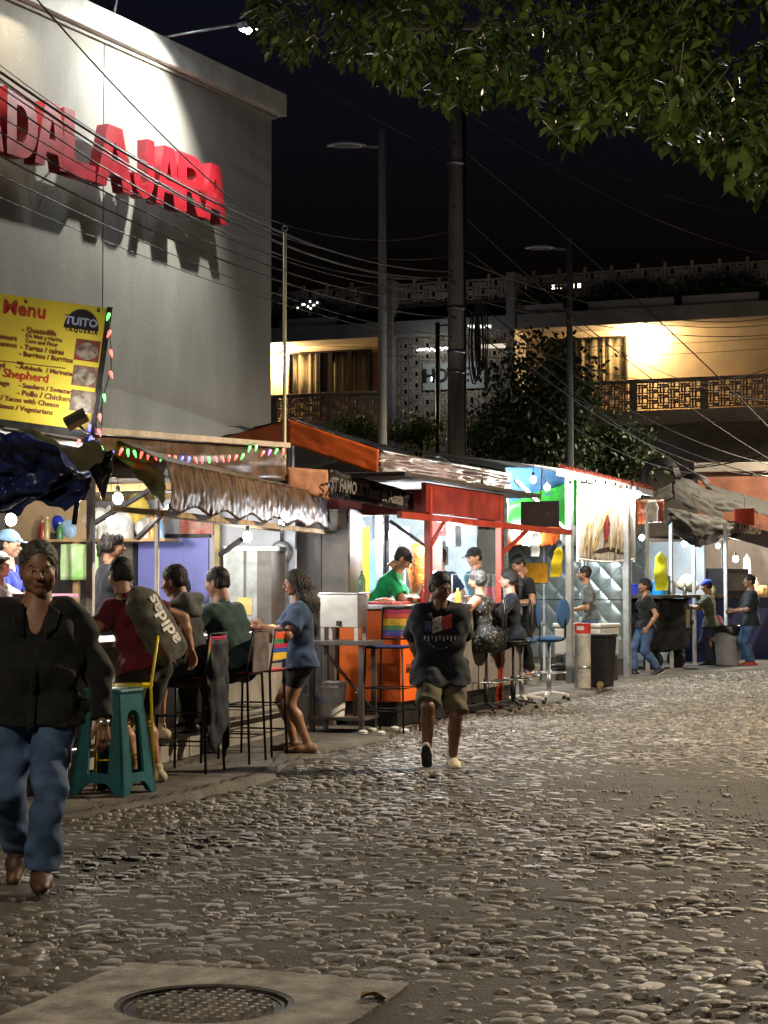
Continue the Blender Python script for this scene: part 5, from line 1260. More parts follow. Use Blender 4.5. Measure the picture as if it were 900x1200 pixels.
# trompo of meat
p = SB.at(490, 690, 21.9); t = fthing('meat_spit', 'cone of orange marinated meat on a vertical spit', 'meat spit', SB, (p.x, p.y, 1.33))
MB().lathe([(.02, .08), (.07, .10), (.11, .30), (.155, .55), (.14, .66), (.05, .70), (.01, .70)], n=18).build('meat', mat('pastor_meat', (.72, .20, .03), .45, var=.35, scale=20, bump=.015, bscale=45), t, True)
MB().tube([(0, 0, 0), (0, 0, .82)], .012, 8).build('rod', M_STEEL, t, True); MB().lathe([(.01, 0), (.2, 0), (.2, .03), (.01, .03)], n=18).build('drip_tray', M_STAIN, t, True, angle=40)
MB().b2((-.22, .18, 0), (.22, .24, .78)).build('burner', M_STAIND, t, bevel=.004)
# things on counter B
for k, (px, yy, r_, m, lab) in enumerate(((520, .75, .12, M_STAIN, 'steel tray of meat beside the red post'), (545, 1.6, .13, M_WHPL, 'white basin on the orange counter'), (558, 2.1, .12, M_STAIN, 'steel pot beside the floral dress woman'))):
    pot(SB, (-.4, yy, 1.33), r_, .11, m, lab)
bag(SB, (-.35, 1.15, 1.33), (.24, .2, .34), mat('clear_bag', (.55, .68, .74), .2, var=.2, scale=8), 'clear blue plastic bag of cups on the orange counter', 71)
t = fthing('chopping_board', 'red board with chopped meat in front of the cook in green', 'board', SB, (-.38, -.35, 1.33)); MB().b2((-.22, -.3, 0), (.2, .3, .03)).build('board', mat('red_board', (.55, .05, .04), .5), t, bevel=.006)
MB().lathe([(.01, .03), (.13, .03), (.10, .06), (.02, .075)], n=14).build('chopped_meat', mat('chopped', (.45, .20, .08), .5, var=.5, scale=40, bump=.012, bscale=60), t, True)
cc = [(.55, .05, .03), (.62, .60, .55), (.10, .30, .10), (.65, .45, .05), (.30, .16, .06), (.6, .6, .6), (.2, .3, .5)]
for k, (yy, xx, h_, lab) in enumerate(((.15, -.12, .22, 'red salsa bottle on the orange counter by the red post'), (.32, -.20, .20, 'cream sauce bottle on the orange counter by the red post'), (.95, -.15, .24, 'green salsa bottle beside the clear bag'), (1.35, -.12, .18, 'mustard jar beside the clear bag'), (1.85, -.55, .28, 'brown syrup bottle behind the white basin'), (2.15, -.60, .22, 'white jar behind the white basin'), (3.30, -.15, .24, 'blue water bottle next to the pink basin'))):
    bottle(SB, (xx, yy, 1.33), h_, .036, mat('sauce%d' % k, cc[k], .3), lab)
for k, (xx, lab) in enumerate(((-1.7, 'stack of white bowls on the back shelf of the red stall'), (-2.1, 'second stack of white bowls on the back shelf of the red stall'))):
    t = fthing('bowl_stack', lab, 'bowls', SB, (xx, 4.35, 1.40))
    for j in range(5): MB().lathe([(.01, 0), (.05, 0), (.10, .05), (.094, .05), (.046, .008), (.01, .008)], (0, 0, j*.022), 16).build('bowl', M_WHPL, t, True)
MB().b2((-2.85, 4.15, 1.36), (-1.0, 4.59, 1.40)).build('back_shelf', M_STAIN, B, bevel=.003)
# glass case
g0 = SB.hx(566, 668, -.30); 
t = fthing('glass_case', 'low glass food case in front of the cook in black', 'glass case', SB, (-.32, 2.75, 1.33))
MB().b2((-.2, -.45, 0), (.2, .45, .02)).build('base', M_STAIN, t)
for sx in (-.195, .195):
    for sy in (-.445, .445): MB().b2((sx - .008, sy - .008, .02), (sx + .008, sy + .008, .34)).build('edge', M_STEEL, t)
MB().b2((-.2, -.45, .34), (.2, .45, .352)).build('top', mat('case_glass', (.5, .6, .6), .05, alpha=.3), t); MB().b2((.188, -.437, .022), (.194, .437, .338)).build('pane', MATS['case_glass'], t)
# stool and bin under the counter end; tube light; bulbs
p = SB.at(530, 612, 21.6); t = fthing('tube_light', 'white fluorescent tube under the crimson fascia', 'tube light', SB, p); MB().b2((-.03, -.35, .012), (.03, .35, .05)).build('housing', M_WHITE, t)
MB().tube([(0, -.32, -.01), (0, .32, -.01)], .016, 8).build('tube', glow('fluoro', (.92, .97, 1), 40), t, True); lamp(t, (0, 0, -.08), 110, (.92, .97, 1), .15)
bulb(SB, (-1.2, 1.0, 2.25), 'bare bulb glowing over the cook in the green shirt', 130, .38, cool=True)
bulb(SB, (-1.7, 3.2, 2.2), 'bare bulb glowing behind the meat counter', 120, .42, cool=True)
bulb(SB, SB.at(565, 573, 24.5), 'bare bulb glowing under the silver tarpaulin', 22, .1)
# orange gable canopy behind
pk, pl, pr = SB.at(338, 491, 22.5), SB.at(232, 521, 23.6), SB.at(444, 527, 22.2)
OC = fthing('orange_canopy', 'faded orange tarpaulin canopy with a pointed gable', 'canopy', SB)
lo1 = SB.at(443, 556, 22.2); pk2 = pk + Vector((0, 0, -.30))
tarp(quad(pk2, lo1, pr, pk), 34, 8, .012, 5, 3.).build('valance', M_TARPO, OC, True)
tarp(quad(pl + Vector((0, 0, -.25)), pk2 + Vector((0, .02, 0)), pk + Vector((0, .02, 0)), pl), 24, 6, .012, 5, 4.).build('valance', M_TARPO, OC, True)
bk_ = Vector((-2.4, 1.9, .15))
tarp(quad(pk + Vector((0, 0, .01)), pr + Vector((0, 0, .01)), pr + Vector((-.3, 3.5, -.05)), pk + Vector((0, 3.6, -.1))), 20, 12, .03, 5, 5.).build('roof_sheet', M_TARPK, OC, True)
tarp(quad(pl + Vector((0, 0, .01)), pk + Vector((0, .01, .01)), pk + Vector((0, 3.6, -.1)), pl + Vector((0, 3.5, -.1))), 20, 12, .03, 5, 6.).build('roof_sheet', M_TARPK, OC, True)
for q in (pk, pl, pr): MB().b2((q.x - .03, q.y + .05, PZ), (q.x + .03, q.y + .11, q.z - .24)).build('pole', M_STEEL, OC)
# silver tarpaulin valance with dark roof behind
s0, s1, s2, s3 = SB.at(446, 556, 22.4), SB.at(596, 576, 27.5), SB.at(598, 556, 27.5), SB.at(445, 529, 22.4)
ST = fthing('silver_tarpaulin', 'crumpled silver tarpaulin hanging behind the crimson fascia', 'tarpaulin', SB)
tarp(quad(s0, s1, s2, s3), 90, 18, .075, 6, 9., vert=.05).build('sheet', M_TARPS, ST, True)
tarp(quad(s3 + Vector((-.02, .02, .02)), s2 + Vector((-.02, .02, .02)), s2 + Vector((-2.5, 1, .25)), s3 + Vector((-2.5, 1, .45))), 30, 10, .08, 6, 10.).build('roof_sheet', M_TARPK, ST, True)
for q in (s0, s1, s2 + Vector((-2.4, 1, .1))): MB().b2((q.x - .09, q.y + .06, PZ), (q.x - .04, q.y + .11, q.z)).build('pole', M_STEEL, ST)
MB().tube([s3, s2], .02, 8).build('rail', M_STEEL, ST, True)

# ---- swivel chairs
M_VINYL = mat('black_vinyl', (.014, .014, .015), .38, var=.2, scale=8); M_BLUEF = mat('blue_fabric', (.035, .105, .26), .8, var=.12, scale=60, bump=.001, bscale=200)
def swivel(F, loc, rz, label, m, sh=.80, legm=None):
    t = fthing('swivel_chair', label, 'swivel chair', F, loc, rz, 'swivel chairs at the counter'); lm = legm or M_BLACKPL
    for k in range(5):
        a = k*2*math.pi/5 + .3; c, s = math.cos(a), math.sin(a)
        l_ = MB().bar((.03*c, .03*s, .11), (.28*c, .28*s, .075), .04, .03).build('leg', lm, t, bevel=.005)
        MB().lathe([(.002, -.012), (.026, -.012), (.026, .012), (.002, .012)], n=12).xf(Matrix.Translation((.28*c, .28*s, .027)) @ Matrix.Rotation(a, 4, 'Z') @ Matrix.Rotation(math.pi/2, 4, 'X')).build('caster', M_BLACKPL, l_, True, angle=40)
    MB().tube([(0, 0, .09), (0, 0, .4), (0, 0, .4), (0, 0, sh - .05)], [.032, .032, .018, .018], 10).build('column', M_STEEL if legm else M_BLACKPL, t, True)
    MB().tube([(.22*math.cos(a), .22*math.sin(a), .36) for a in np.linspace(0, 2*math.pi, 22)], .010, 6).build('foot_ring', M_STEEL, t, True)
    MB().tube([(.03*math.cos(a)*0, 0, .36) for a in (0,)] + [(.22, 0, .36)], .007, 5).build('ring_spoke', M_STEEL, t)
    s = SDF().ell((0, 0, sh), (.22, .21, .045), .01); lo, hi = s.bounds(.02); Fd, ax = s.field(lo, hi, .012); V, Q = _surf(Fd, lo, .012); obj('seat', poly(V, Q, 'seat'), m, t)
    s = SDF().ell((0, .21, sh + .34), (.20, .035, .19), .01); lo, hi = s.bounds(.02); Fd, ax = s.field(lo, hi, .011); V, Q = _surf(Fd, lo, .011); obj('backrest', poly(V, Q, 'backrest'), m, t)
    MB().bar((0, .1, sh - .03), (0, .235, sh + .02), .05, .015).bar((0, .235, sh + .02), (0, .235, sh + .3), .05, .015, (0, 1, 0)).build('back_bar', M_BLACKPL, t, bevel=.004)
    return t
def local(F, px, py): q = F.l(gnd(px, py)); return (q.x, q.y, .02)
swivel(SB, (.10, 1.75, PZ), R(-70), 'black high swivel chair under the woman in the floral dress', M_VINYL, .82)
swivel(SB, (.20, 2.5, PZ), R(-75), 'black high swivel chair under the woman with glasses', M_VINYL, .82)
swivel(SB, (.12, 4.35, PZ), R(-100), 'empty blue high swivel chair with white legs', M_BLUEF, .80, M_WHPL)
swivel(SB, (.02, 3.45, PZ), R(-80), 'empty blue swivel chair beside the black chairs', M_BLUEF, .80, M_WHPL)

# ================================================================ STALL C (diamond plate, banner)
SC = Frame(2.89, 29.25, 33)
C_ = fthing('food_stall', 'stall of diamond-quilted aluminium with a lit hanging banner', 'food stall', SC, group='food stalls along the street')
yC2 = 2.05
posts(SC, C_, [(0, 0, 3.25), (0, yC2, 3.2)], mat('grey_post', (.42, .45, .47), .4, .4, var=.15), .10, .02)
MB().bar((-.05, -.12, 2.45), (-.35, -1.1, 3.15), .05).build('brace', M_POSTW, C_)
def diamond_mat():
    m = bpy.data.materials.new('diamond_plate'); m.use_nodes = True; nt = m.node_tree; N = nt.nodes; L = nt.links; b = N['Principled BSDF']
    b.inputs['Base Color'].default_value = (.48, .56, .55, 1); b.inputs['Metallic'].default_value = .75; b.inputs['Roughness'].default_value = .36
    return m
M_DIAM = diamond_mat()
def quilt(x0, x1, z0, z1, y, parent, pitch=.21):
    """wall of raised quilted diamonds"""
    def f(u, v):
        x, z = x0 + (x1 - x0)*u, z0 + (z1 - z0)*v; a = abs(math.sin(math.pi*(x + z)/pitch*.5)); b = abs(math.sin(math.pi*(x - z)/pitch*.5))
        return (x, y - .022*min(a, b)**.5, z)
    nu, nv = int((x1 - x0)/pitch*8), int((z1 - z0)/pitch*8)
    return MB().grid(f, nu, nv).build('quilted_panel', M_DIAM, parent)
QY = 3.2
qa = SC.hy(590, 640, QY).x; qb = SC.hy(738, 640, QY).x
MB().b2((qa, QY + .01, PZ), (qb, QY + .05, 2.5)).build('wall_board', M_STAIND, C_)
xs_ = np.linspace(qa, qb, 4)
for i in range(3): quilt(xs_[i] + .005, xs_[i + 1] - .005, 1.32, 2.45, QY, C_); quilt(xs_[i] + .005, xs_[i + 1] - .005, .3, 1.30, QY, C_)
for a in xs_: MB().b2((a - .015, QY - .035, PZ), (a + .015, QY - .002, 2.5)).build('batten', M_POSTW, C_)
bpn = SC.hy(613, 660, QY - .05); bpn2 = SC.hy(642, 683, QY - .05)
MB().b2((bpn.x, QY - .06, bpn2.z), (bpn2.x, QY - .04, bpn.z)).build('orange_notice', mat('orange_notice', (.85, .35, .02), .5, var=.1), C_)
# roof with small red tiles along its edge
r0, r1 = SC.at(655, 553, 28.6), SC.at(763, 578, 32.6)
MB().bar(r0, r1, .08, .10).build('roof_edge', M_WHITE, C_)
tarp(quad(r0 + Vector((0, 0, .06)), r1 + Vector((0, 0, .06)), r1 + Vector((-3, .3, .5)), r0 + Vector((-3, .3, .5))), 30, 14, .03, 6, 11.).build('roof_sheet', M_TARPG, C_, True)
NT = 27
for k in range(NT):
    q = Vector(r0).lerp(Vector(r1), (k + .5)/NT) + Vector((0, 0, .05))
    MB().lathe([(.055, 0), (.062, .01), (.045, .055), (.02, .085), (.005, .09)], (q.x, q.y, q.z), 8).build('roof_tile', mat('red_tile', (.42, .10, .07), .6, var=.2), C_)
# banner
b0, b1 = SC.at(677, 655, 29.6), SC.at(743, 655, 31.4); b0t, b1t = SC.at(678, 566, 29.6), SC.at(743, 574, 31.4)
def banner_mat():
    m = bpy.data.materials.new('skewer_banner'); m.use_nodes = True; nt = m.node_tree; N = nt.nodes; L = nt.links; b = N['Principled BSDF']; b.inputs['Roughness'].default_value = .35
    tc = N.new('ShaderNodeTexCoord'); mp = N.new('ShaderNodeMapping'); mp.inputs['Scale'].default_value = (9, 9, 1.4); L.new(tc.outputs['Object'], mp.inputs[0])
    n = N.new('ShaderNodeTexNoise'); n.inputs['Scale'].default_value = 1.6; n.inputs['Detail'].default_value = 7; n.inputs['Distortion'].default_value = 1.2; L.new(mp.outputs[0], n.inputs[0])
    r = N.new('ShaderNodeValToRGB'); e = r.color_ramp.elements; e[0].position = .34; e[0].color = (.10, .07, .05, 1); e[1].position = .66; e[1].color = (.75, .72, .68, 1)
    q = e.new(.43); q.color = (.45, .33, .16, 1); q = e.new(.52); q.color = (.60, .56, .50, 1); L.new(n.outputs[0], r.inputs[0]); L.new(r.outputs[0], b.inputs['Base Color'])
    return m
bf = lambda u, v: (Vector(b0).lerp(Vector(b1), u).lerp(Vector(b0t).lerp(Vector(b1t), u), v)) + Vector((.05*math.sin(u*math.pi), 0, -.05*math.sin(u*math.pi)*(1 - v)))
BN = fthing('food_banner', 'hanging printed banner of skewered meat lit by bulbs', 'banner', SC)
tarp(bf, 24, 20, .006, 4, 12.).build('sheet', banner_mat(), BN, True)
def onb(u, v, d=.015): p = Vector(bf(u, v)); n_ = (Vector(b1) - Vector(b0)).cross(Vector((0, 0, 1))).normalized(); return p + n_*d
M_PM = mat('print_meat', (.34, .06, .05), .4, var=.5, scale=14); M_PS = mat('print_skewer', (.52, .38, .16), .4, var=.3, scale=8); M_PD = mat('print_dark', (.13, .10, .085), .5, var=.3, scale=10)
for pts_, w_, m_ in (([(.45, .25), (.47, .35), (.5, .5), (.46, .62), (.42, .62), (.38, .45), (.40, .30)], 0, M_PM), ([(.2, .10), (.8, .08), (.68, .17), (.45, .20), (.3, .16)], 0, M_PD)):
    MB().add([onb(u, v) for u, v in pts_], [tuple(range(len(pts_)))]).build('print', m_, BN)
for a, b in (((.06, .1), (.14, .48)), ((.12, .08), (.22, .52)), ((.2, .12), (.32, .5)), ((.22, .12), (.44, .66)), ((.46, .62), (.60, .86)), ((.6, .12), (.68, .5)), ((.7, .12), (.80, .55)), ((.86, .1), (.92, .58)), ((.5, .16), (.56, .34))):
    MB().bar(onb(*a, .018), onb(*b, .018), .035, .006, (1, 0, 0)).build('print', M_PS, BN)
for sx, q in ((0, b0), (1, b1)): MB().bar(q + Vector((0, 0, -.05)), (b0t if sx == 0 else b1t) + Vector((0, 0, .05)), .035).build('side_pole', M_WHITE, BN)
MB().tube([Vector(bf(u, 0)) for u in np.linspace(0, 1, 10)], .018, 6).build('bottom_rail', M_WHITE, BN, True)
for k, (px, py) in enumerate(((684, 572), (695, 571), (706, 573), (718, 575), (731, 578), (744, 580))):
    q = SC.at(px, py, 29.3 + .033*(px - 684)); q = q + Vector((.10, -.1, 0)); bulb(SC, q, 'bare bulb in the bright row over the hanging banner', 13, .04, r=.05)
bulb(SC, SC.at(625, 562, 28.5), 'bare bulb in front of the blue tarpaulin', 60, .12); bulb(SC, SC.at(641, 571, 28.8), 'bare bulb in front of the green tarpaulin', 60, .16); bulb(SC, SC.at(668, 572, 28.5), 'bare bulb beside the grey post', 60, .08)
bulb(SC, (-1.2, 1.2, 2.35), 'bare bulb glowing above the seated man in the grey shirt', 90, .6, cool=True)
# coloured canopy sheets
CC = fthing('striped_canopy', 'blue, green and orange striped tarpaulin canopy', 'canopy', SC)
z_ = lambda px, py, Y: SC.at(px, py, Y)
tarp(quad(z_(592, 592, 29.5), z_(678, 577, 31.5), z_(678, 548, 31), z_(592, 548, 29)), 20, 8, .05, 4, 13.).build('blue_sheet', M_SKYT, CC, True)
tarp(quad(z_(592, 618, 30.0), z_(680, 616, 31.8), z_(680, 560, 31.2), z_(592, 590, 29.4)), 20, 8, .05, 4, 14.).build('green_sheet', M_GREENT, CC, True)
pts5 = [592, 612, 634, 656, 680]
for k in range(4): tarp(quad(z_(pts5[k], 640, 30.5 + .4*k), z_(pts5[k + 1], 638, 30.9 + .4*k), z_(pts5[k + 1], 602, 30.7 + .4*k), z_(pts5[k], 606, 30.3 + .4*k)), 10, 8, .04, 4, 15. + k).build('striped_sheet', M_TARPO if k % 2 == 0 else M_WHITE, CC, True)
tarp(quad(z_(748, 614, 33.5), z_(778, 612, 34.5), z_(778, 585, 34.5), z_(744, 585, 33.5)), 10, 8, .03, 4, 20.).build('striped_sheet', M_TARPO, CC, True)
tarp(quad(z_(757, 613, 33.3), z_(771, 612, 34.), z_(771, 586, 34.), z_(757, 586, 33.3)), 6, 8, .03, 4, 21.).build('striped_sheet', M_WHITE, CC, True)
for px, Y in ((592, 29.3), (682, 31.6)): q = z_(px, 548, Y); MB().b2((q.x - .02, q.y, PZ), (q.x + .02, q.y + .04, q.z)).build('pole', M_STEEL, CC)
# dark monitor
m0, m1 = z_(610, 588, 27.6), z_(646, 619, 27.9)
t = fthing('wall_monitor', 'dark television hung under the striped canopy', 'television', SC, (m0.x, m0.y, 0)); mw = (m1 - m0).length*.9
MB().b2((0, 0, m1.z), (mw, .06, m0.z)).build('casing', M_BLACKPL, t, bevel=.006); MB().b2((.03, -.006, m1.z + .03), (mw - .03, -.001, m0.z - .03)).build('screen', mat('screen_off', (.05, .032, .028), .25), t); MB().tube([(mw/2, .05, m0.z), (mw/2, .1, m0.z + .5)], .012, 6).build('hanger', M_STEEL, t)
# yellow bag
def sheetbag(F, px0, px1, py0, py1, Y, m, label, tilt=.0, name='hanging_bag'):
    a, b = F.at(px0, py1, Y), F.at(px1, py0, Y); w, h = abs(b.x - a.x) + .03, b.z - a.z
    def f(u, v):
        t_ = 2*math.pi*u; q = (1 - .28*v - .72*max(0, v - .86)/.14*.9)*(.86 + .14*min(1, v*5)); r_ = w*.5*q*(1 + .05*math.sin(5*t_ + v*6) + .05*fnoise(u*9, v*5, px0))
        return (w*.5 + tilt*v + r_*math.cos(t_), .20*r_*math.sin(t_) + .012*math.sin(v*11), h*v*1.02)
    o = MB().grid(f, 30, 22).build(name, m, None, True); o.location = F.w(*a); o.rotation_euler = (0, 0, -F.a); tag(o, label, 'bag'); return o
sheetbag(SC, 643, 659, 642, 676, 28.6, mat('yellow_pl', (.80, .62, .02), .35, var=.12), 'bright yellow plastic bag hanging before the quilted wall', .08)
sheetbag(SC, 766, 786, 648, 692, 33.5, mat('lime_pl', (.62, .62, .02), .35, var=.2), 'yellow-green plastic bag hanging over the wrapped cart')
sheetbag(SC, 621, 633, 622, 652, 28.9, mat('white_pl', (.70, .72, .72), .35, var=.1), 'white plastic bag hanging beside the yellow bag', .03)
sheetbag(SC, 651, 660, 632, 655, 29.2, mat('dark_glove', (.02, .03, .04), .5), 'dark cloth hanging behind the yellow bag', .0)
# floor things
q = local(SC, 683, 809)
t = fthing('gas_cylinder', 'white dented cylinder standing by the grey post', 'cylinder', SC, q); MB().lathe([(.005, 0), (.115, 0), (.12, .02), (.12, .78), (.125, .79), (.118, .82), (.005, .82)], n=22).build('body', mat('dented_white', (.55, .54, .50), .5, var=.2, scale=5, dirt=.4, dcol=(.2, .18, .15)), t, True, angle=40)
MB().lathe([(.121, .30), (.126, .31), (.126, .33), (.121, .34)], n=22, cap=False).build('band', M_STEEL, t, True)
t2 = fthing('red_box', 'small red box with a white label on the white cylinder', 'box', SC, (q[0], q[1], .84)); MB().b2((-.10, -.07, 0), (.10, .07, .15)).build('box', mat('red_box', (.62, .05, .03), .5), t2, bevel=.006); MB().b2((-.06, -.074, .05), (.06, -.071, .11)).build('label', M_WHITE, t2)
q = local(SC, 704, 808)
t = fthing('wheeled_bin', 'black plastic bin beside the white cylinder', 'bin', SC, q); 
mb = MB(); mb.add([(-.15, -.14, .02), (.15, -.14, .02), (.15, .14, .02), (-.15, .14, .02), (-.19, -.17, .76), (.19, -.17, .76), (.19, .17, .76), (-.19, .17, .76)], [(3, 2, 1, 0), (4, 5, 6, 7), (0, 1, 5, 4), (1, 2, 6, 5), (2, 3, 7, 6), (3, 0, 4, 7)]).build('body', M_BLACKPL, t, bevel=.02)
MB().b2((-.20, -.19, .76), (.20, .19, .81)).build('lid', M_BLACKPL, t, bevel=.015); MB().lathe([(.002, -.015), (.05, -.015), (.05, .015), (.002, .015)], n=14).xf(Matrix.Translation((.07, -.16, .06)) @ Matrix.Rotation(math.pi/2, 4, 'X')).build('wheel', mat('tan_wheel', (.35, .26, .15), .6), t, True, angle=40)
t = fthing('ice_box', 'white plastic ice box under the seated man', 'cooler', SC, (.02, .95, .02)); MB().b2((-.62, -.35, .42), (.20, .35, .86)).build('body', M_WHPL, t, bevel=.03); MB().b2((-.64, -.37, .865), (.22, .37, .93)).build('lid', M_WHPL, t, bevel=.02)
MB().b2((-.6, -.33, 0), (.18, .33, .41)).build('crate', M_WOODD, t, bevel=.01); MB().b2((.2 + .001, -.25, .62), (.225, -.05, .70)).build('handle', M_GREYB, t); 
bucket(SC, (-.55, -1.6, .02), .2, .48, M_WHPL, 'large pale bucket behind the blue chairs'); bucket(SC, (-.2, 1.75, .02), .13, .30, mat('dull_red_pl', (.22, .06, .05), .5), 'dull red bucket by the second grey post')
bucket(SC, (-.3, -.7, .02), .14, .34, mat('grey_pl', (.3, .3, .29), .5), 'grey pail at the foot of the first grey post')
t = fthing('prep_table', 'steel preparation table before the quilted wall', 'table', SC, (-1.2, .2, .02)); MB().b2((-.7, -1.6, .88), (.4, .5, .93)).build('top', M_STAIN, t, bevel=.005)
for sx in (-.65, .35):
    for sy in (-1.5, .4): MB().b2((sx - .02, sy - .02, 0), (sx + .02, sy + .02, .88)).build('leg', M_STEEL, t)
bottle(SC, (-.95, -.9, .95), .24, .035, M_WHPL, 'white squeeze bottle on the preparation table'); pot(SC, (-1.3, -.4, .95), .13, .15, M_STAIN, 'steel pot on the preparation table')
p_ = SB.hx(628, 705, -.2); t = fthing('pink_bucket', 'pink plastic basin beside the glass case', 'basin', SB, (-.35, 3.45, 1.33)); MB().lathe([(.01, 0), (.09, 0), (.11, .2), (.1, .2), (.08, .02), (.01, .02)], n=16).build('body', mat('pink_pl', (.75, .07, .16), .35), t, True, angle=40)

# ================================================================ STALL D (dark tent) and its carts
SD = Frame(4.9, 33.6, 34)
D = fthing('food_stall', 'stall under a dark drooping tarpaulin tent', 'food stall', SD, group='food stalls along the street')
zz = lambda px, py, Y: SD.at(px, py, Y)
M_TENT = mat('tent_grey', (.075, .068, .058), .8, var=.2, scale=3, bump=.006, bscale=14)
pkD = zz(787, 566, 35.5)
tarp(quad(zz(763, 592, 34.2), zz(788, 583, 35.3), zz(787, 566, 35.5), zz(762, 578, 34.2)), 14, 6, .03, 4, 30.).build('tent_valance', M_TENT, D, True)
tarp(quad(zz(788, 584, 35.3), zz(848, 612, 39), zz(848, 600, 39.2), zz(787, 566, 35.5)), 24, 6, .03, 4, 31.).build('tent_valance', M_TENT, D, True)
tarp(quad(pkD, zz(848, 600, 39.2), zz(888, 598, 42), zz(800, 560, 39)), 24, 12, .06, 5, 32.).build('tent_roof', mat('tent_black', (.016, .016, .017), .8), D, True)
tarp(quad(zz(888, 600, 42), zz(910, 610, 44), zz(910, 590, 46), zz(820, 566, 41)), 16, 10, .06, 5, 36.).build('tent_roof', mat('tent_black', (.016, .016, .017), .8), D, True)
def droop(u, v):
    a = Vector(zz(777, 594, 34.4)).lerp(Vector(zz(862, 612, 39)), u); return a + Vector((.12*math.sin(v*3), 0, -(1 - v)*(.30 + .42*math.sin(math.pi*min(1, u*1.05))**1.2*(1 - .5*u))))
tarp(droop, 40, 18, .07, 6, 33., vert=.2).build('tent_skirt', mat('grey_green_tarp', (.028, .031, .027), .75, scale=3, col2=(.055, .05, .046), bump=.006, bscale=12), D, True)
tarp(quad(zz(831, 630, 37), zz(852, 618, 38), zz(866, 612, 39), zz(834, 618, 37)), 14, 6, .04, 4, 34.).build('tent_skirt', M_OLIVE, D, True)
for px, Y, pt in ((786, 34.6, 600), (813, 36.2, 620), (850, 36.6, 612), (758, 33.4, 610)):
    q = zz(px, pt, Y); MB().b2((q.x - .03, q.y - .03, .02), (q.x + .03, q.y + .03, q.z)).build('post', M_POSTW, D, bevel=.004)
# signs of the last stall
t0, t1 = zz(846, 618, 38.2), zz(905, 634, 40)
sgn = fthing('name_board', 'dark stall board with pale worn lettering', 'sign', SD)
MB().bar(t0, t1, .05, .34).build('board', M_BLACKPL, sgn)
dd = Vector(t1) - Vector(t0); tm = obj('lettering', text_mesh('KABURGUESAS', .30, 0, .01), mat('cream_print', (.62, .50, .40), .5), sgn)
tm.matrix_local = Matrix.Translation(Vector(t0) + Vector((.1, -.06, -.1))) @ Matrix.Rotation(math.atan2(dd.y, dd.x), 4, 'Z') @ Matrix.Rotation(math.pi/2, 4, 'X') @ Matrix.Diagonal((dd.length/2.9, 1, 1, 1))
for q in (t0, t1): MB().tube([q, (q.x, q.y, .02)], .02, 6).build('post', M_STEEL, sgn)
q = zz(872, 606, 39); t = fthing('menu_sign', 'small bright red sign under the dark tent', 'sign', SD, q); MB().b2((-.22, 0, -.18), (.22, .03, .18)).build('board', mat('red_sign', (.75, .08, .03), .45, var=.1), t); MB().tube([(0, .02, .18), (0, .02, .5)], .01, 5).build('hanger', M_STEEL, t)
# wrapped cart
c0_, c1_ = zz(764, 700, 33.6), zz(816, 700, 35.2)
W = fthing('wrapped_cart', 'food cart wrapped in shiny black plastic with a pale label', 'cart', SD)
x0, x1, ya, yb = -1.1, -.16, .25, 1.72
def wrap(u, v):
    per = [(x0, ya), (x1 - .1, ya - .02), (x1, ya + .12), (x1, yb - .15), (x1 - .1, yb), (x0, yb)]; i = u*5; k = int(min(4, i)); a = Vector((*per[k], 0)).lerp(Vector((*per[k + 1], 0)), i - k)
    b = .10*math.sin(v*math.pi); c = Vector(((x0 + x1)/2, (ya + yb)/2, 0)); d = (a - c).normalized(); return a + d*b + Vector((0, 0, .38 + .94*v))
tarp(wrap, 70, 18, .05, 14, 40., vert=.6).build('plastic_wrap', M_TARPK, W, True)
MB().b2((x0 - .1, ya - .15, 1.33), (x1 + .15, yb + .12, 1.39)).build('counter_top', M_STAIND, W, bevel=.006)
MB().b2((x0 + .05, ya + .08, .34), (x1 - .12, yb - .08, 1.32)).build('body', M_DARKMETAL, W)
for yy in (ya + .25, yb - .25):
    MB().lathe([(.03, -.035), (.16, -.05), (.18, -.03), (.18, .03), (.16, .05), (.03, .035)], n=18).xf(Matrix.Translation((x1 - .18, yy, .2)) @ Matrix.Rotation(math.pi/2, 4, 'X')).build('wheel', M_BLACKPL, W, True, angle=40)
    MB().b2((x0 + .1, yy - .03, .02), (x0 + .16, yy + .03, .35)).build('leg', M_DARKMETAL, W)
MB().b2((x1 + .09, 1.32, .78), (x1 + .10, 1.46, 1.12)).build('label', mat('tan_label', (.45, .36, .24), .6), W)
bucket(SD, (-.30, .60, 1.39), .19, .24, mat('bright_blue', (.02, .33, .80), .35), 'bright blue bucket on the wrapped cart', handle=False); bucket(SD, (-.70, .35, 1.39), .13, .2, mat('navy_pl', (.04, .05, .35), .35), 'navy tub on the wrapped cart', handle=False)
pot(SD, (-.35, 1.02, 1.39), .12, .34, M_STAIN, 'tall steel pot on the wrapped cart'); bottle(SD, (-.35, 1.36, 1.39), .3, .05, M_WHPL, 'white jug on the wrapped cart'); pot(SD, (-.5, 1.0, 1.39), .11, .3, M_WHPL, 'white tall container behind the blue bucket'); bottle(SD, (-.2, 1.55, 1.39), .22, .04, M_STAIN, 'steel shaker at the end of the wrapped cart')
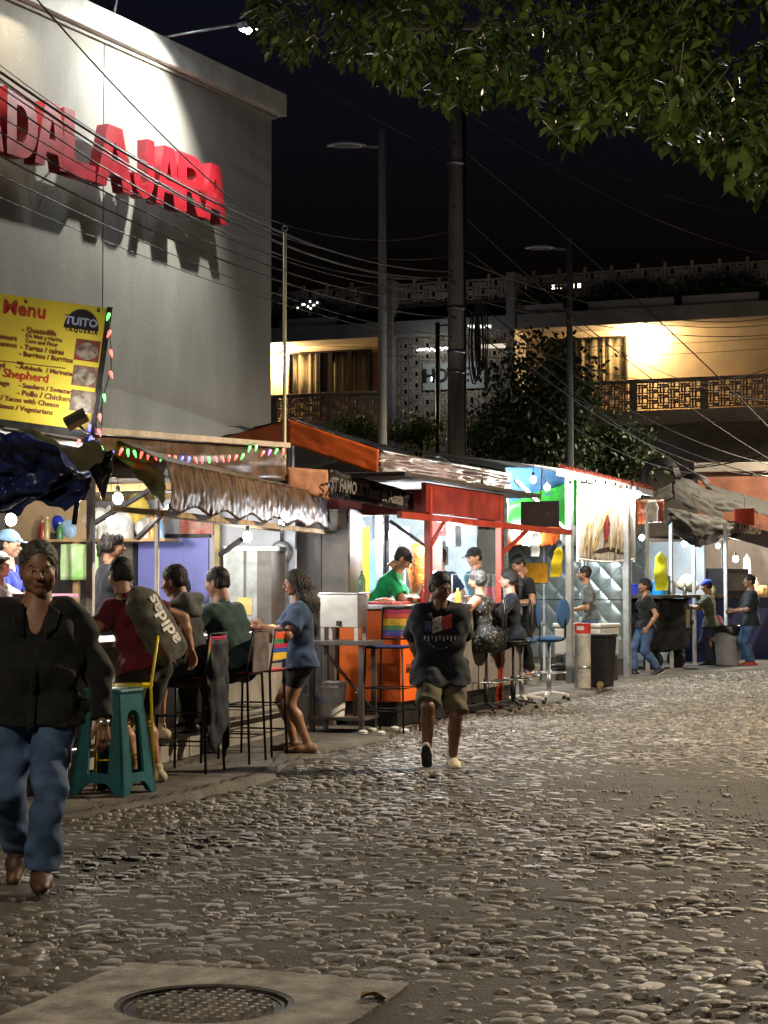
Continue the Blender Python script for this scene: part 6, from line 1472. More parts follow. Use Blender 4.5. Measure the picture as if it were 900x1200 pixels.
# back wall, counter of the far stall
MB().b2((-3.2, 4.2, .02), (-1.0, 4.28, 2.45)).build('back_wall', mat('cool_wall', (.55, .60, .62), .6, var=.15, scale=1.3), D); MB().b2((-3.25, -1, .02), (-3.2, 9, 2.6)).build('back_wall', M_GREYB, D)
MB().b2((-3.1, 8.6, .02), (.3, 8.68, 2.6)).build('back_wall', mat('warm_wall', (.55, .46, .38), .6, var=.15, scale=1.3), D)
FC = fthing('fruit_counter', 'far wooden counter with yellow goods', 'counter', SD, (-.75, 4.0, .02)); MB().b2((-.6, 0, .0), (0, 4.2, 1.3)).build('body', mat('navy_panel', (.03, .05, .22), .5), FC, bevel=.01); MB().b2((-.65, -.05, 1.301), (.05, 4.25, 1.36)).build('top', M_WOOD, FC)
for k in range(9): MB().lathe([(.02, 0), (.09, .03), (.10, .12), (.05, .19), (.01, .2)], (-.2 - .12*(k % 2), .4 + .43*k, 1.36), 10).build('goods', mat('yellow_goods', (.75, .55, .25), .5, var=.25, scale=10), FC, True)
bx_ = zz(828, 664, 36.8)
t = fthing('dark_oven', 'dark square oven on the far counter', 'oven', SD, (-.95, 4.4, 1.36)); MB().b2((-.3, 0, 0), (.3, 1.2, .55)).build('body', M_BLACKPL, t, bevel=.01); MB().b2((.301, .1, .1), (.315, 1.1, .45)).build('door', M_STAIND, t)
bulb(SD, zz(752, 630, 33.6), 'cool bulb glowing beside the quilted pillar', 75, .3, cool=True); bulb(SD, zz(802, 637, 36.2), 'cool bright bulb under the drooping tent skirt', 120, .3, cool=True, r=.055); bulb(SD, zz(862, 655, 39.2), 'bright bulb over the far counter', 60, .5, r=.06); bulb(SD, (-1.5, 6.0, 2.4), 'warm bulb deep inside the dark tent', 90, .5)
quilt(SD.hy(741, 650, 2.4).x, SD.hy(758, 650, 2.4).x, .3, 2.5, 2.4, D)
for k, (yy, lab) in enumerate(((5.2, 'tall white container on the far counter'), (6.0, 'orange juice jar on the far counter'), (6.6, 'red jar on the far counter'), (7.2, 'pale jar on the far counter'))):
    bottle(SD, (-1.15, yy, 1.38), .36, .07, mat('farjar%d' % k, [(.6, .6, .56), (.75, .32, .03), (.55, .06, .04), (.6, .5, .35)][k], .35), lab)
# grey bin with a liner, white drum
q = SD.l(gnd(853, 781)); t = fthing('rubbish_bin', 'grey plastic rubbish bin with a black liner', 'bin', SD, (q.x, q.y, .02))
MB().lathe([(.01, 0), (.22, 0), (.27, .70), (.285, .71), (.285, .74), (.26, .74), (.21, .03), (.01, .03)], n=20).build('body', mat('grey_bin', (.30, .31, .33), .45, var=.1), t, True, angle=40)
tarp(lambda u, v: ((.30 + .03*math.sin(u*31)*(1 - v))*math.cos(u*6.283)*(1.0 + .02*(1 - v)), (.30 + .03*math.sin(u*31)*(1 - v))*math.sin(u*6.283), .62 + .16*v + .03*math.sin(u*19)*(1 - v)), 50, 6, .02, 9, 50.).build('liner', M_TARPK, t, True)
bucket(SD, (.9, 6.2, .02), .22, .5, M_WHPL, 'white drum on the ground behind the man in the dark shirt')
sheetbag(SD, 870, 882, 650, 690, 40.5, mat('pale_bag', (.62, .60, .5), .4, var=.2), 'pale sack hanging by the bright far bulb')
bag(SD, (-.95, 3.2, 1.38), (.4, .3, .36), mat('tan_bag', (.55, .46, .28), .5, var=.25, scale=7), 'tan sack behind the man in the olive shirt', 90)
# small litter on the ground by the rainbow chair
for k, (px, py) in enumerate(((436, 862), (447, 866), (462, 860), (474, 863), (425, 865))):
    p = gnd(px, py); t = bag(Frame(0, 0, 0), (p.x, p.y, PZ), (.034, .028, .014), M_WHPL, 'crumpled scrap of white litter on the pavement below the rainbow chair', 100 + k, 'litter', 'litter_scrap', 'litter under the rainbow chair', False)
# ================================================================ PEOPLE
def npv(*a): return np.array(a, float)
def unit(v): v = np.asarray(v, float); return v/(np.linalg.norm(v) + 1e-12)
def rotz(a): c, s = math.cos(a), math.sin(a); return np.array([[c, -s, 0], [s, c, 0], [0, 0, 1.]])
def rotx(a): c, s = math.cos(a), math.sin(a); return np.array([[1., 0, 0], [0, c, -s], [0, s, c]])
def roty(a): c, s = math.cos(a), math.sin(a); return np.array([[c, 0, s], [0, 1., 0], [-s, 0, c]])
def ik(a, c, l1, l2, hint):
    d = c - a; L = np.linalg.norm(d); L2 = min(L, (l1 + l2)*.999); d = d/L; c = a + d*L2
    x = (l1*l1 - l2*l2 + L2*L2)/(2*L2); h = math.sqrt(max(0, l1*l1 - x*x)); n = np.asarray(hint, float); n = unit(n - d*(n @ d))
    return a + d*x + n*h, c
_heads = {}
def head_mesh(sex, res):
    key = (sex, res)
    if key in _heads: return _heads[key]
    s = SDF(); f = sex == 'f'
    s.ell((0, .012, .040), (.074, .096, .084), .02).ell((0, -.02, -.01), (.066, .072, .075), .03)
    s.cone((-.03, -.035, -.055), (.03, -.035, -.055), .036, k=.035).cone((0, -.062, -.082), (0, -.066, -.086), .020 if f else .024, k=.03)          # jaw, chin
    s.cone((-.026, -.080, .020), (.026, -.080, .020), .013 if f else .016, k=.016)                                               # brow
    for q in (-1, 1):
        s.ball((q*.042, -.066, -.022), .022, k=.025)                                                                            # cheek
        s.ell((q*.031, -.099, .0025), (.019, .016, .012), .010, op='s')                                                          # socket
        s.ball((q*.031, -.0775, .001), .0135, k=.003)                                                                           # lid
        s.cone((q*.014, -.094, .008), (q*.043, -.084, .009), .0045, .003, k=.004)                                                # upper lid crease
        s.ell((q*.076, .008, -.004), (.010, .020, .033), .006); s.ell((q*.086, .002, -.002), (.006, .010, .018), .004, op='s')   # ear
        s.ball((q*.012, -.100, -.030), .009, k=.008)                                                                            # nostril wing
    s.cone((0, -.088, .012), (0, -.112, -.024), .008, .0125, k=.010).ball((0, -.110, -.027), .011, k=.008)                        # nose
    s.cone((-.017, -.0905, -.0505), (.017, -.0905, -.0505), .0075, k=.007).cone((-.014, -.089, -.0605), (.014, -.089, -.0605), .0085, k=.007)    # lips
    s.cone((-.022, -.100, -.0555), (.022, -.100, -.0555), .003, k=.004, op='s')
    s.cone((0, .018, -.05), (0, .03, -.16), .050 if f else .057, .052 if f else .060, k=.03)                                    # neck
    lo, hi = npv(-.105, -.135, -.150), npv(.105, .125, .138)
    F, ax = s.field(lo, hi, res); V, Q = _surf(F, lo, res); _heads[key] = (V, Q); return V, Q
def hair_mesh(style, seed, res, sd_extra=None):
    s = SDF(); g = .010 if style in ('short', 'receding') else .014
    s.ell((0, .014, .044), (.074 + g, .095 + g, .082 + g*1.15), .02)
    if style in ('short', 'receding', 'grey'): s.cone((-.036, .045, -.015), (.036, .045, -.015), .048, k=.03)
    if style == 'grey': s.ell((0, .04, .02), (.095, .085, .095), .03)
    fz = {'receding': .092, 'short': .072}.get(style, .055)
    if style in ('long', 'pony', 'bun'):
        s.cone((-.05, .045, -.02), (.05, .045, -.02), .055, k=.04)
    if style == 'long':
        for q in (-1, 1): s.cone((q*.070, -.005, .02), (q*.085, .045, -.16), .034, .045, k=.04).cone((q*.085, .045, -.16), (q*.06, .115, -.40), .05, .045, k=.05)
        s.cone((0, .085, .0), (0, .12, -.20), .075, .085, k=.06).cone((0, .12, -.20), (.0, .135, -.46), .09, .05, k=.06)
    if style == 'pony':
        s.ball((0, .125, .02), .03, k=.02).cone((0, .135, .01), (0, .155, -.09), .028, .030, k=.03).cone((0, .155, -.09), (0, .14, -.24), .030, .010, k=.03)
    if style == 'bun': s.ball((0, .105, -.005), .042, k=.02).cone((0, .115, -.02), (0, .12, -.10), .035, .02, k=.03)
    # open the face
    s.ell((0, -.125, -.045), (.078, .098, .052 + fz), .02, op='s')
    if style != 'long':
        for q in (-1, 1): s.ell((q*.100, -.040, -.050), (.045, .062, .075), .010, op='s')
        if style != 'bun' and style != 'pony' and style != 'grey':
            for q in (-1, 1): s.ell((q*.094, .010, -.014), (.030, .030, .040), .006, op='s')
            s.ell((0, .06, -.115), (.12, .09, .055), .015, op='s')
    lo, hi = s.bounds(.03); F, ax = s.field(lo, hi, res); X, Y, Z = np.meshgrid(*ax, indexing='ij', sparse=True)
    a = np.arctan2(X, Y + .02)
    F = F + (.0030 if style in ('short', 'receding') else .005)*.6*np.sin(a*34 + seed + 2.5*np.sin(Z*38 + seed))*np.sin(Z*75 + 3*np.sin(a*5) + seed) + .0034*np.sin(X*140 + seed*3 + 2*np.sin(Z*90))*np.sin(Y*150 + 2*np.sin(X*80))*np.sin(Z*120) + .0022*np.sin(X*330 + seed)*np.sin(Y*310)*np.sin(Z*300)
    return _surf(F, lo, res)
def cap_mesh(res, back=False):
    s = SDF(); s.ell((0, .012, .052), (.088, .110, .088), .01); y0 = 1 if back else -1
    s.cone((-.04, y0*.10, .050), (.04, y0*.10, .050), .012, k=.02).cone((-.045, y0*.145, .040), (.045, y0*.145, .040), .022, k=.02, flat=(0, 0, 1), fs=3.5)
    lo, hi = s.bounds(.02); F, ax = s.field(lo, hi, res); X, Y, Z = np.meshgrid(*ax, indexing='ij', sparse=True)
    F = np.maximum(F, (.030 - .10*(Y*-y0 > .09)*0) - Z + 0*X); return _surf(F, lo, res)
def hand_prims(s, w, d, nrm, side, sc=1., curl=.5, spread=0.):
    """w wrist, d forearm direction, nrm palm normal (where the palm faces), side lateral axis towards the thumb"""
    d, nrm = unit(d), unit(nrm - np.asarray(d)*(np.dot(unit(d), nrm))); side = unit(np.cross(d, nrm))*side
    P = lambda a, b, c: w + sc*(d*a + side*b + nrm*c)
    s.cone(P(-.03, 0, 0), P(.015, 0, 0), .024*sc, .024*sc, k=.015, flat=nrm, fs=1.25)
    s.cone(P(.02, .012, 0), P(.080, .020, 0), .022*sc, .019*sc, k=.015, flat=nrm, fs=1.6).cone(P(.02, -.012, 0), P(.078, -.022, 0), .022*sc, .018*sc, k=.015, flat=nrm, fs=1.6)
    for b, L1, L2 in ((.031, .040, .036), (.011, .045, .041), (-.009, .042, .038), (-.028, .033, .028)):
        a0 = P(.078, b, 0); c1 = curl*.75; c2 = curl*1.7
        d1 = d*math.cos(c1) + nrm*math.sin(c1) + side*b*spread*6; d2 = d*math.cos(c2) + nrm*math.sin(c2) + side*b*spread*6
        a1 = a0 + sc*L1*unit(d1); a2 = a1 + sc*L2*unit(d2)
        s.cone(P(.06, b*.9, 0), a1, .0100*sc, .0088*sc, k=.006).cone(a1, a2, .0088*sc, .0070*sc, k=.004)
    t0 = P(.015, .026, .004); t1 = P(.050, .052, .012); t2 = P(.078, .058, .022)
    s.cone(t0, t1, .0145*sc, .0115*sc, k=.012).cone(t1, t2, .0112*sc, .0085*sc, k=.005)

SKINS = {'tan': (.36, .19, .115), 'brown': (.24, .125, .075), 'light': (.48, .28, .19), 'dark': (.14, .072, .045)}
def skin(n): return mat('skin_' + n, SKINS[n], .48, var=.10, scale=14, bump=.0012, bscale=90, spec=.45, sub=.08)
def crease(m, dist=.02, scale=5.):
    N, L = m.node_tree.nodes, m.node_tree.links; b = N['Principled BSDF']; old = [l for l in L if l.to_socket == b.inputs['Normal']]
    tc = N.new('ShaderNodeTexCoord'); n = N.new('ShaderNodeTexNoise'); n.noise_type = 'RIDGED_MULTIFRACTAL'; n.inputs['Scale'].default_value = scale; n.inputs['Detail'].default_value = 3; n.inputs['Distortion'].default_value = .9
    mp = N.new('ShaderNodeMapping'); mp.inputs['Rotation'].default_value = (.5, .3, .2); mp.inputs['Scale'].default_value = (1., 1., .55); L.new(tc.outputs['Object'], mp.inputs[0]); L.new(mp.outputs[0], n.inputs['Vector'])
    bp = N.new('ShaderNodeBump'); bp.inputs['Distance'].default_value = dist; bp.inputs['Strength'].default_value = .55; L.new(n.outputs[0], bp.inputs['Height'])
    if old: L.new(old[0].from_socket, bp.inputs['Normal'])
    L.new(bp.outputs[0], b.inputs['Normal']); return m
def cloth(n, c, rough=.85, var=.18, sheen=.15):
    new = 'cloth_' + n not in MATS; m = mat('cloth_' + n, c, rough, var=var, scale=9, bump=.0018, bscale=150, spec=.25, sheen=sheen)
    return crease(m) if new else m
def fabric_folds(F, ax, amp, seed, fx=1.):
    X, Y, Z = np.meshgrid(*ax, indexing='ij', sparse=True)
    w = np.sin(Z*17*fx + 3.2*np.sin(X*9 + seed) + 2.2*np.sin(Y*11 + seed*2)) + .7*np.sin(Z*31*fx + 2.4*np.sin(X*21 + seed) + Y*12) + .6*np.sin(X*26 + 2.5*np.sin(Z*14 + seed)) + .4*np.sin(Y*40 + 3*np.sin(Z*23))
    return F + amp*w*.5

def person(name_label, loc, rz, H=1.70, skin_='tan', sex='m', pelvis=None, lean=0., side=0., twist=0., head=(0, 0), headroll=0., hands=None, feet=None, kneeh=None, elbowh=None,
           top=None, bottom=None, shoes=None, hair=None, hairmat=None, cap=None, build=1.0, belly=0., hs=1., res=.010, hres=.006, eyes=False, curl=.55, palms=None, glasses=False, group='people at the stalls', extra=None, armw=1., nk=0.):
    t = thing('person', name_label, 'person', loc, rz, group)
    u = H
    pel = npv(0, 0, .525*u) if pelvis is None else npv(*pelvis)
    sp = rotz(0) @ roty(side) @ rotx(lean) @ npv(0, 0, 1)        # lean>0 bends forward (towards -y)
    fw = unit(np.cross(npv(1, 0, 0), sp))*-1 if False else unit(npv(0, -1, 0) - sp*(npv(0, -1, 0) @ sp)); lat = unit(np.cross(sp, fw))*-1
    lat = unit(np.cross(fw, sp)); lat = lat if lat[0] > 0 else -lat
    ct, st = math.cos(twist), math.sin(twist); latc = lat*ct + fw*st; fwc = fw*ct - lat*st
    waist = pel + sp*.098*u; chest = pel + sp*.190*u; shl = pel + sp*.262*u; nb = pel + sp*.290*u
    bw = build
    def torso(s, g):
        k = .05
        s.cone(pel - lat*.045*u*bw - sp*.02*u, pel + lat*.045*u*bw - sp*.02*u, .070*u*bw + g, k=k, flat=fw, fs=1.12)
        s.cone(waist - lat*.035*u*bw + fw*belly*.5, waist + lat*.035*u*bw + fw*belly*.5, .060*u*bw + g + belly*.4, k=k, flat=fw, fs=1.10)
        s.cone(chest - latc*.050*u*bw, chest + latc*.050*u*bw, .064*u*bw + g + belly*.1, k=k, flat=fwc, fs=1.12)
        s.cone(shl - latc*.086*u*bw - sp*.010*u, shl + latc*.086*u*bw - sp*.010*u, .034*u*bw + g*.55, k=.06)
        if sex == 'f':
            for q in (-1, 1): s.ball(chest + latc*q*.045*u + fwc*.045*u + sp*.01*u, .040*u + g, k=.04)
        s.cone(shl, nb + sp*.01*u, .045*u + g*.4, .036*u + g*.3, k=.05)
    shj = {q: shl + latc*q*.106*u*bw - sp*.016*u for q in (1, -1)}     # 1 = the person's left
    hip = {q: pel + lat*q*.052*u*bw - sp*.03*u for q in (1, -1)}
    l1, l2 = .172*u, .150*u
    hd = dict(hands or {}); EL = {}; WR = {}
    for q in (1, -1):
        tgt = hd.get(q)
        tgt = shj[q] + npv(q*.05, -.03, -.315*u) if tgt is None else npv(*tgt)
        EL[q], WR[q] = ik(shj[q], tgt, l1, l2, (elbowh or {}).get(q, (q*.5, .8, -.15)))
    ft = dict(feet or {}); KN = {}; AN = {}; FD = {}; FP = {}
    for q in (1, -1):
        f = ft.get(q, (q*.09, 0, 0, 0, 0)); FD[q] = rotz(math.radians(f[3])) @ rotx(math.radians(f[4])) @ npv(0, -1, 0); FP[q] = math.radians(f[4])
        a = npv(f[0], f[1], f[2] + .045*u)
        KN[q], AN[q] = ik(hip[q], a, .245*u, .240*u, (kneeh or {}).get(q, (q*.12, -1, 0)))
    # ---------- skin
    s = SDF(); torso(s, -.016 if not (top and top.get('v')) else .004)
    for q in (1, -1):
        aw = armw
        s.cone(shj[q], EL[q], .032*u*aw, .0245*u*aw, k=.04); m_ = EL[q]*.65 + WR[q]*.35
        s.cone(EL[q], m_, .0245*u*aw, .0245*u*aw, k=.02); s.cone(m_, WR[q], .0240*u*aw, .0165*u*aw, k=.02)
        s.cone(hip[q], KN[q], .054*u*bw, .033*u, k=.03); m_ = KN[q]*.70 + AN[q]*.30; b_ = unit(npv(0, 1, 0) @ np.eye(3))*.010*u
        s.cone(KN[q], m_ + b_, .031*u, .033*u, k=.03); s.cone(m_ + b_, AN[q], .033*u, .0205*u, k=.03)
        fd = FD[q]; s.cone(AN[q] - fd*.025*u - npv(0, 0, .022*u), AN[q] + fd*.045*u - npv(0, 0, .024*u), .021*u, .019*u, k=.03); s.cone(AN[q] + fd*.04*u - npv(0, 0, .024*u), AN[q] + fd*.105*u + npv(0, 0, -.030*u), .019*u, .013*u, k=.03, flat=(0, 0, 1), fs=1.3)
    hs_ = hs*u/1.70; Rh = rotz(head[0]) @ rotx(head[1]) @ roty(headroll); hc = nb + sp*.040*u + unit(sp*.5 + npv(0, 0, 1))*.115*hs_ + fwc*.016 - sp*nk
    s.cone(nb - sp*.02*u, hc - npv(0, 0, .06)*hs_ - Rh @ npv(0, -.012, 0), .036*u if sex == 'm' else .030*u, .050*hs_ if sex == 'm' else .044*hs_, k=.03)
    lo, hi = s.bounds(.03); F, ax = s.field(lo, hi, res); V0, Q0 = _surf(F, lo, res)
    Vh, Qh = head_mesh(sex, hres); Vh = (Vh*hs_) @ Rh.T + hc
    VS, QS, n = [V0, Vh], [Q0, Qh + len(V0)], len(V0) + len(Vh)
    for q in (1, -1):
        sh = SDF(); d = unit(WR[q] - EL[q]); pn = (palms or {}).get(q)
        pn = npv(-q, .15, 0) if pn is None else npv(*pn)
        cr = np.cross(d, unit(pn - d*(pn @ d))); sd = 1 if (cr @ npv(0, -1, .35)) > 0 else -1
        hand_prims(sh, WR[q], d, pn, sd, u/1.70, curl)
        lo, hi = sh.bounds(.015); r_ = min(hres, .0065); F, ax = sh.field(lo, hi, r_); Vx, Qx = _surf(F, lo, r_); VS.append(Vx); QS.append(Qx + n); n += len(Vx)
    body = obj('body', poly(np.concatenate(VS), np.concatenate(QS), 'body'), skin(skin_), t)
    # ---------- trousers / shorts / skirt
    if bottom:
        s = SDF(); g = bottom.get('loose', .012); Ls = bottom['len']; kb = bottom.get('k', .03)
        s.cone(pel - lat*.045*u*bw - sp*.02*u, pel + lat*.045*u*bw - sp*.02*u, .070*u*bw + g*.8, k=.05, flat=fw, fs=1.1); s.cone(pel, pel + sp*.05*u, .066*u*bw + g*.3, k=.05, flat=fw, fs=1.05)
        for q in (1, -1):
            if Ls <= 1: e = hip[q] + (KN[q] - hip[q])*Ls; s.cone(hip[q], e, .056*u*bw + g, .033*u + (1 - Ls)*.02*u + g*bottom.get('flare', 1.6), k=kb)
            else:
                e = KN[q] + (AN[q] - KN[q])*(Ls - 1); s.cone(hip[q], KN[q], .056*u*bw + g, .037*u + g, k=kb); m_ = KN[q]*.7 + AN[q]*.3 + npv(0, .006, 0)
                s.cone(KN[q], m_, .037*u + g, .036*u + g, k=.03); s.cone(m_, e, .036*u + g, bottom.get('cuff', .030)*u + g*1.2, k=.03)
        lo, hi = s.bounds(.03); F, ax = s.field(lo, hi, res); F = fabric_folds(F, ax, bottom.get('fold', .007), 3.1, 1.2)
        X, Y, Z = np.meshgrid(*ax, indexing='ij', sparse=True)
        F = np.maximum(F, ((X - pel[0])*sp[0] + (Y - pel[1])*sp[1] + (Z - pel[2])*sp[2]) - (min(.06*u, .05 - top.get('hem', .06)) if top else .06*u))
        for q in (1, -1):   # clean hems
            a, b = (hip[q], KN[q]) if Ls <= 1 else (KN[q], AN[q]); d = unit(b - a); e = a + (b - a)*(Ls if Ls <= 1 else Ls - 1)
            near = ((X - e[0])**2 + (Y - e[1])**2 + (Z - e[2])**2) < (.16*u/1.7)**2*(1.0)
            F = np.where(near, np.maximum(F, (X - e[0])*d[0] + (Y - e[1])*d[1] + (Z - e[2])*d[2]), F)
        V, Q = _surf(F, lo, res); obj(bottom.get('name', 'trousers'), poly(V, Q, 'trousers'), bottom['mat'], t)
    # ---------- shirt
    if top:
        g = top.get('loose', .014); s = SDF(); torso(s, g); hem = top.get('hem', .06)
        gb = (bottom or {}).get('loose', .012) if bottom else 0
        if hem > .05: s.cone(pel - lat*.042*u*bw - sp*(hem + .03), pel + lat*.042*u*bw - sp*(hem + .03), .074*u*bw + g*1.1, k=.06, flat=fw, fs=1.05)
        for q in (1, -1): s.cone(hip[q], hip[q] + (KN[q] - hip[q])*min(.8, (hem + .02)/(.245*u)), .056*u*bw + gb + .012, .050*u*bw + gb + .014, k=.05)
        s2 = SDF(); sl = top.get('sleeve', .6)
        for q in (1, -1):
            fl = g*top.get('flare', 1.5)
            if sl > 0:
                e = shj[q] + (EL[q] - shj[q])*min(1, sl); s2.cone(shj[q] - latc*q*.015, e, .036*u + g*.6, .0265*u*armw + (1 - min(1, sl))*.007*u + fl, k=.04)
            if sl > 1: e = EL[q] + (WR[q] - EL[q])*(sl - 1); s2.cone(EL[q], e, .0265*u*armw + fl, .019*u + fl*.8, k=.03)
        lo, hi = s.bounds(.05); lo2, hi2 = s2.bounds(.05) if sl > 0 else (lo, hi); lo, hi = np.minimum(lo, lo2), np.maximum(hi, hi2)
        F, ax = s.field(lo, hi, res); X, Y, Z = np.meshgrid(*ax, indexing='ij', sparse=True)
        dd = (X - pel[0])*sp[0] + (Y - pel[1])*sp[1] + (Z - pel[2])*sp[2]
        fr = (X - pel[0])*fw[0] + (Y - pel[1])*fw[1] + (Z - pel[2])*fw[2]; lt_ = (X - pel[0])*lat[0] + (Y - pel[1])*lat[1] + (Z - pel[2])*lat[2]
        F = fabric_folds(F, ax, top.get('fold', .008), 1.7); F = np.maximum(F, -hem - dd + .008*np.sin(lt_*30))
        if sl > 0:
            F2, _ = s2.field(lo, hi, res); F2 = fabric_folds(F2, ax, top.get('fold', .008)*.7, 5.2, 1.6)
            for q in (1, -1):
                a, b = (shj[q], EL[q]) if sl <= 1 else (EL[q], WR[q]); d = unit(b - a); e = a + (b - a)*(sl if sl <= 1 else sl - 1)
                near = ((X - e[0])**2 + (Y - e[1])**2 + (Z - e[2])**2) < .11**2
                F2 = np.where(near, np.maximum(F2, (X - e[0])*d[0] + (Y - e[1])*d[1] + (Z - e[2])*d[2]), F2)
            h = np.clip(.5 + .5*(F - F2)/.03, 0, 1); F = F + (F2 - F)*h - .03*h*(1 - h)
        # neck opening
        sn = SDF(); nr = top.get('neckr', .044)*u; sn.cone(nb - sp*.022*u + fwc*.018, nb + sp*.2*u + fwc*.02, nr, nr*1.05, k=.01)
        if top.get('v'):
            vd = top['v']; sn.cone(nb + fwc*.07*u + sp*.01*u, nb + fwc*.115*u - sp*vd*.55, .044*u, .027*u, k=.02); sn.cone(nb + fwc*.115*u - sp*vd*.5, nb + fwc*.125*u - sp*vd, .027*u, .004*u, k=.02)
        Fn, _ = sn.field(lo, hi, res); F = np.maximum(F, -Fn)
        V, Q = _surf(F, lo, res); shirt = obj(top.get('name', 'shirt'), poly(V, Q, 'shirt'), top['mat'], t)
        if top.get('hood'):
            sg_ = SDF(); b_ = nb - fwc*.065*u
            sg_.cone(b_ - latc*.06*u + sp*.01*u, b_ + latc*.06*u + sp*.01*u, .030*u, k=.05).cone(b_ - sp*.05*u - latc*.03*u, b_ - sp*.05*u + latc*.03*u, .030*u, k=.05)
            for q in (1, -1): sg_.cone(b_ + latc*q*.06*u, nb + latc*q*.045*u + fwc*.04*u, .026*u, .018*u, k=.03)
            lo, hi = sg_.bounds(.02); F, ax = sg_.field(lo, hi, res); F = fabric_folds(F, ax, .006, 2.); V, Q = _surf(F, lo, res); obj('hood', poly(V, Q, 'hood'), top.get('hoodmat', top['mat']), t)
        if top.get('collar'):
            sg_ = SDF()
            for a in np.linspace(-2.4, 2.4, 41) + math.pi:
                d = fwc*math.cos(a) + latc*math.sin(a); wv = .006
                sg_.cone(nb + d*.040*u + sp*.006*u + fwc*.014, nb + d*.054*u - sp*.016*u + fwc*.016, .007, .008, k=.012)
            lo, hi = sg_.bounds(.02); F, ax = sg_.field(lo, hi, .006); V, Q = _surf(F, lo, .006); obj('collar', poly(V, Q, 'collar'), top.get('collarmat', top['mat']), t)
    # ---------- shoes
    if shoes:
        for q in (1, -1):
            s = SDF(); fd = FD[q]; up = unit(np.cross(fd, np.cross(npv(0, 0, 1), fd))); A0 = AN[q] - up*.024*u; r_ = .026*u*shoes.get('big', 1.)
            s.cone(A0 - fd*.028*u, A0 + fd*.05*u, r_*1.06, r_*1.0, k=.03).cone(A0 + fd*.045*u - up*.002*u, A0 + fd*.118*u - up*.008*u, r_*1.02, r_*.72, k=.03, flat=up, fs=1.25)
            s.cone(A0, AN[q] + up*shoes.get('shaft', .012)*u, r_*.95, .026*u, k=.02)
            lo, hi = s.bounds(.02); rr = min(res, .008); F, ax = s.field(lo, hi, rr); X, Y, Z = np.meshgrid(*ax, indexing='ij', sparse=True)
            b_ = A0 - up*.0205*u; F = np.maximum(F, -((X - b_[0])*up[0] + (Y - b_[1])*up[1] + (Z - b_[2])*up[2])); V, Q = _surf(F, lo, rr)
            so = obj('shoe', poly(V, Q, 'shoe'), shoes['mat'], t)
            s = SDF(); s.cone(A0 - fd*.030*u - up*.0235*u, A0 + fd*.05*u - up*.0235*u, .027*u, .026*u, k=.02, flat=up, fs=4.5).cone(A0 + fd*.05*u - up*.0235*u, A0 + fd*.118*u - up*.0225*u, .026*u, .021*u, k=.02, flat=up, fs=4.)
            lo, hi = s.bounds(.012); F, ax = s.field(lo, hi, .006); V, Q = _surf(F, lo, .006); obj('sole', poly(V, Q, 'sole'), shoes.get('sole', M_BLACKPL), so)
    # ---------- hair, cap, face
    hm = hairmat or mat('hair_black', (.010, .008, .007), .62, var=.3, scale=40, bump=.002, bscale=160, stretch=(1, 1, .2))
    if hair:
        V, Q = hair_mesh(hair, len(name_label)*.7, max(.0045, hres*.9)); obj('hair', poly((V*hs_) @ Rh.T + hc, Q, 'hair'), hm, t)
    if cap is not None:
        V, Q = cap_mesh(.006); obj('cap', poly((V*hs_) @ Rh.T + hc, Q, 'cap'), cap, t)
    if eyes:
        for q in (1, -1):
            e = Rh @ (npv(q*.031, -.0830, .001)*hs_) + hc; eo = MB().ball((0, 0, 0), .0098*hs_, 12, 8).build('eye', mat('eye_white', (.50, .46, .42), .25, var=.05), t, True); eo.location = e
            i_ = MB().ball((0, 0, 0), .0052*hs_, 10, 6).build('iris', mat('iris_dark', (.012, .008, .006), .2), eo, True); i_.location = Rh @ npv(0, -.0065, 0)*hs_
            s = SDF(); s.cone((q*.013, -.0945, .0205), (q*.034, -.0915, .0265), .0040, .0042, k=.004).cone((q*.034, -.0915, .0265), (q*.051, -.075, .021), .0040, .0022, k=.004)
            lo, hi = s.bounds(.008); F, ax = s.field(lo, hi, .003); V, Q = _surf(F, lo, .003); obj('eyebrow', poly((V*hs_) @ Rh.T + hc, Q, 'eyebrow'), hm, t)
        s = SDF(); s.cone((-.018, -.0935, -.0512), (.018, -.0935, -.0512), .0055, k=.004).cone((-.014, -.0925, -.0610), (.014, -.0925, -.0610), .0062, k=.004)
        lo, hi = s.bounds(.008); F, ax = s.field(lo, hi, .003); V, Q = _surf(F, lo, .003)
        obj('lips', poly((V*hs_) @ Rh.T + hc, Q, 'lips'), mat('lips_' + skin_, tuple(c*k for c, k in zip(SKINS[skin_], (.92, .68, .68))), .42, var=.08, scale=30), t)
    if glasses:
        mb = MB()
        for q in (1, -1): mb.tube([(q*.033 + .024*math.cos(a), -.110, .001 + .020*math.sin(a)) for a in np.linspace(0, 2*math.pi, 16)], .0022, 5)
        mb.tube([(-.01, -.112, .004), (.01, -.112, .004)], .002, 5)
        for q in (1, -1): mb.tube([(q*.057, -.108, .004), (q*.080, -.02, .004), (q*.082, .012, -.004)], .002, 5)
        V = np.array(mb.v); g_ = MB(); g_.v = [tuple(p) for p in (V*hs_) @ Rh.T + hc]; g_.f = mb.f; go = g_.build('glasses', mat('glasses_frame', (.20, .11, .06), .3), t, True)
    t['_'] = 0; del t['_']
    return t, dict(sh=shj, el=EL, wr=WR, hip=hip, kn=KN, an=AN, pel=pel, chest=chest, nb=nb, sp=sp, fw=fwc, lat=latc, hc=hc, Rh=Rh, waist=waist, shl=shl)

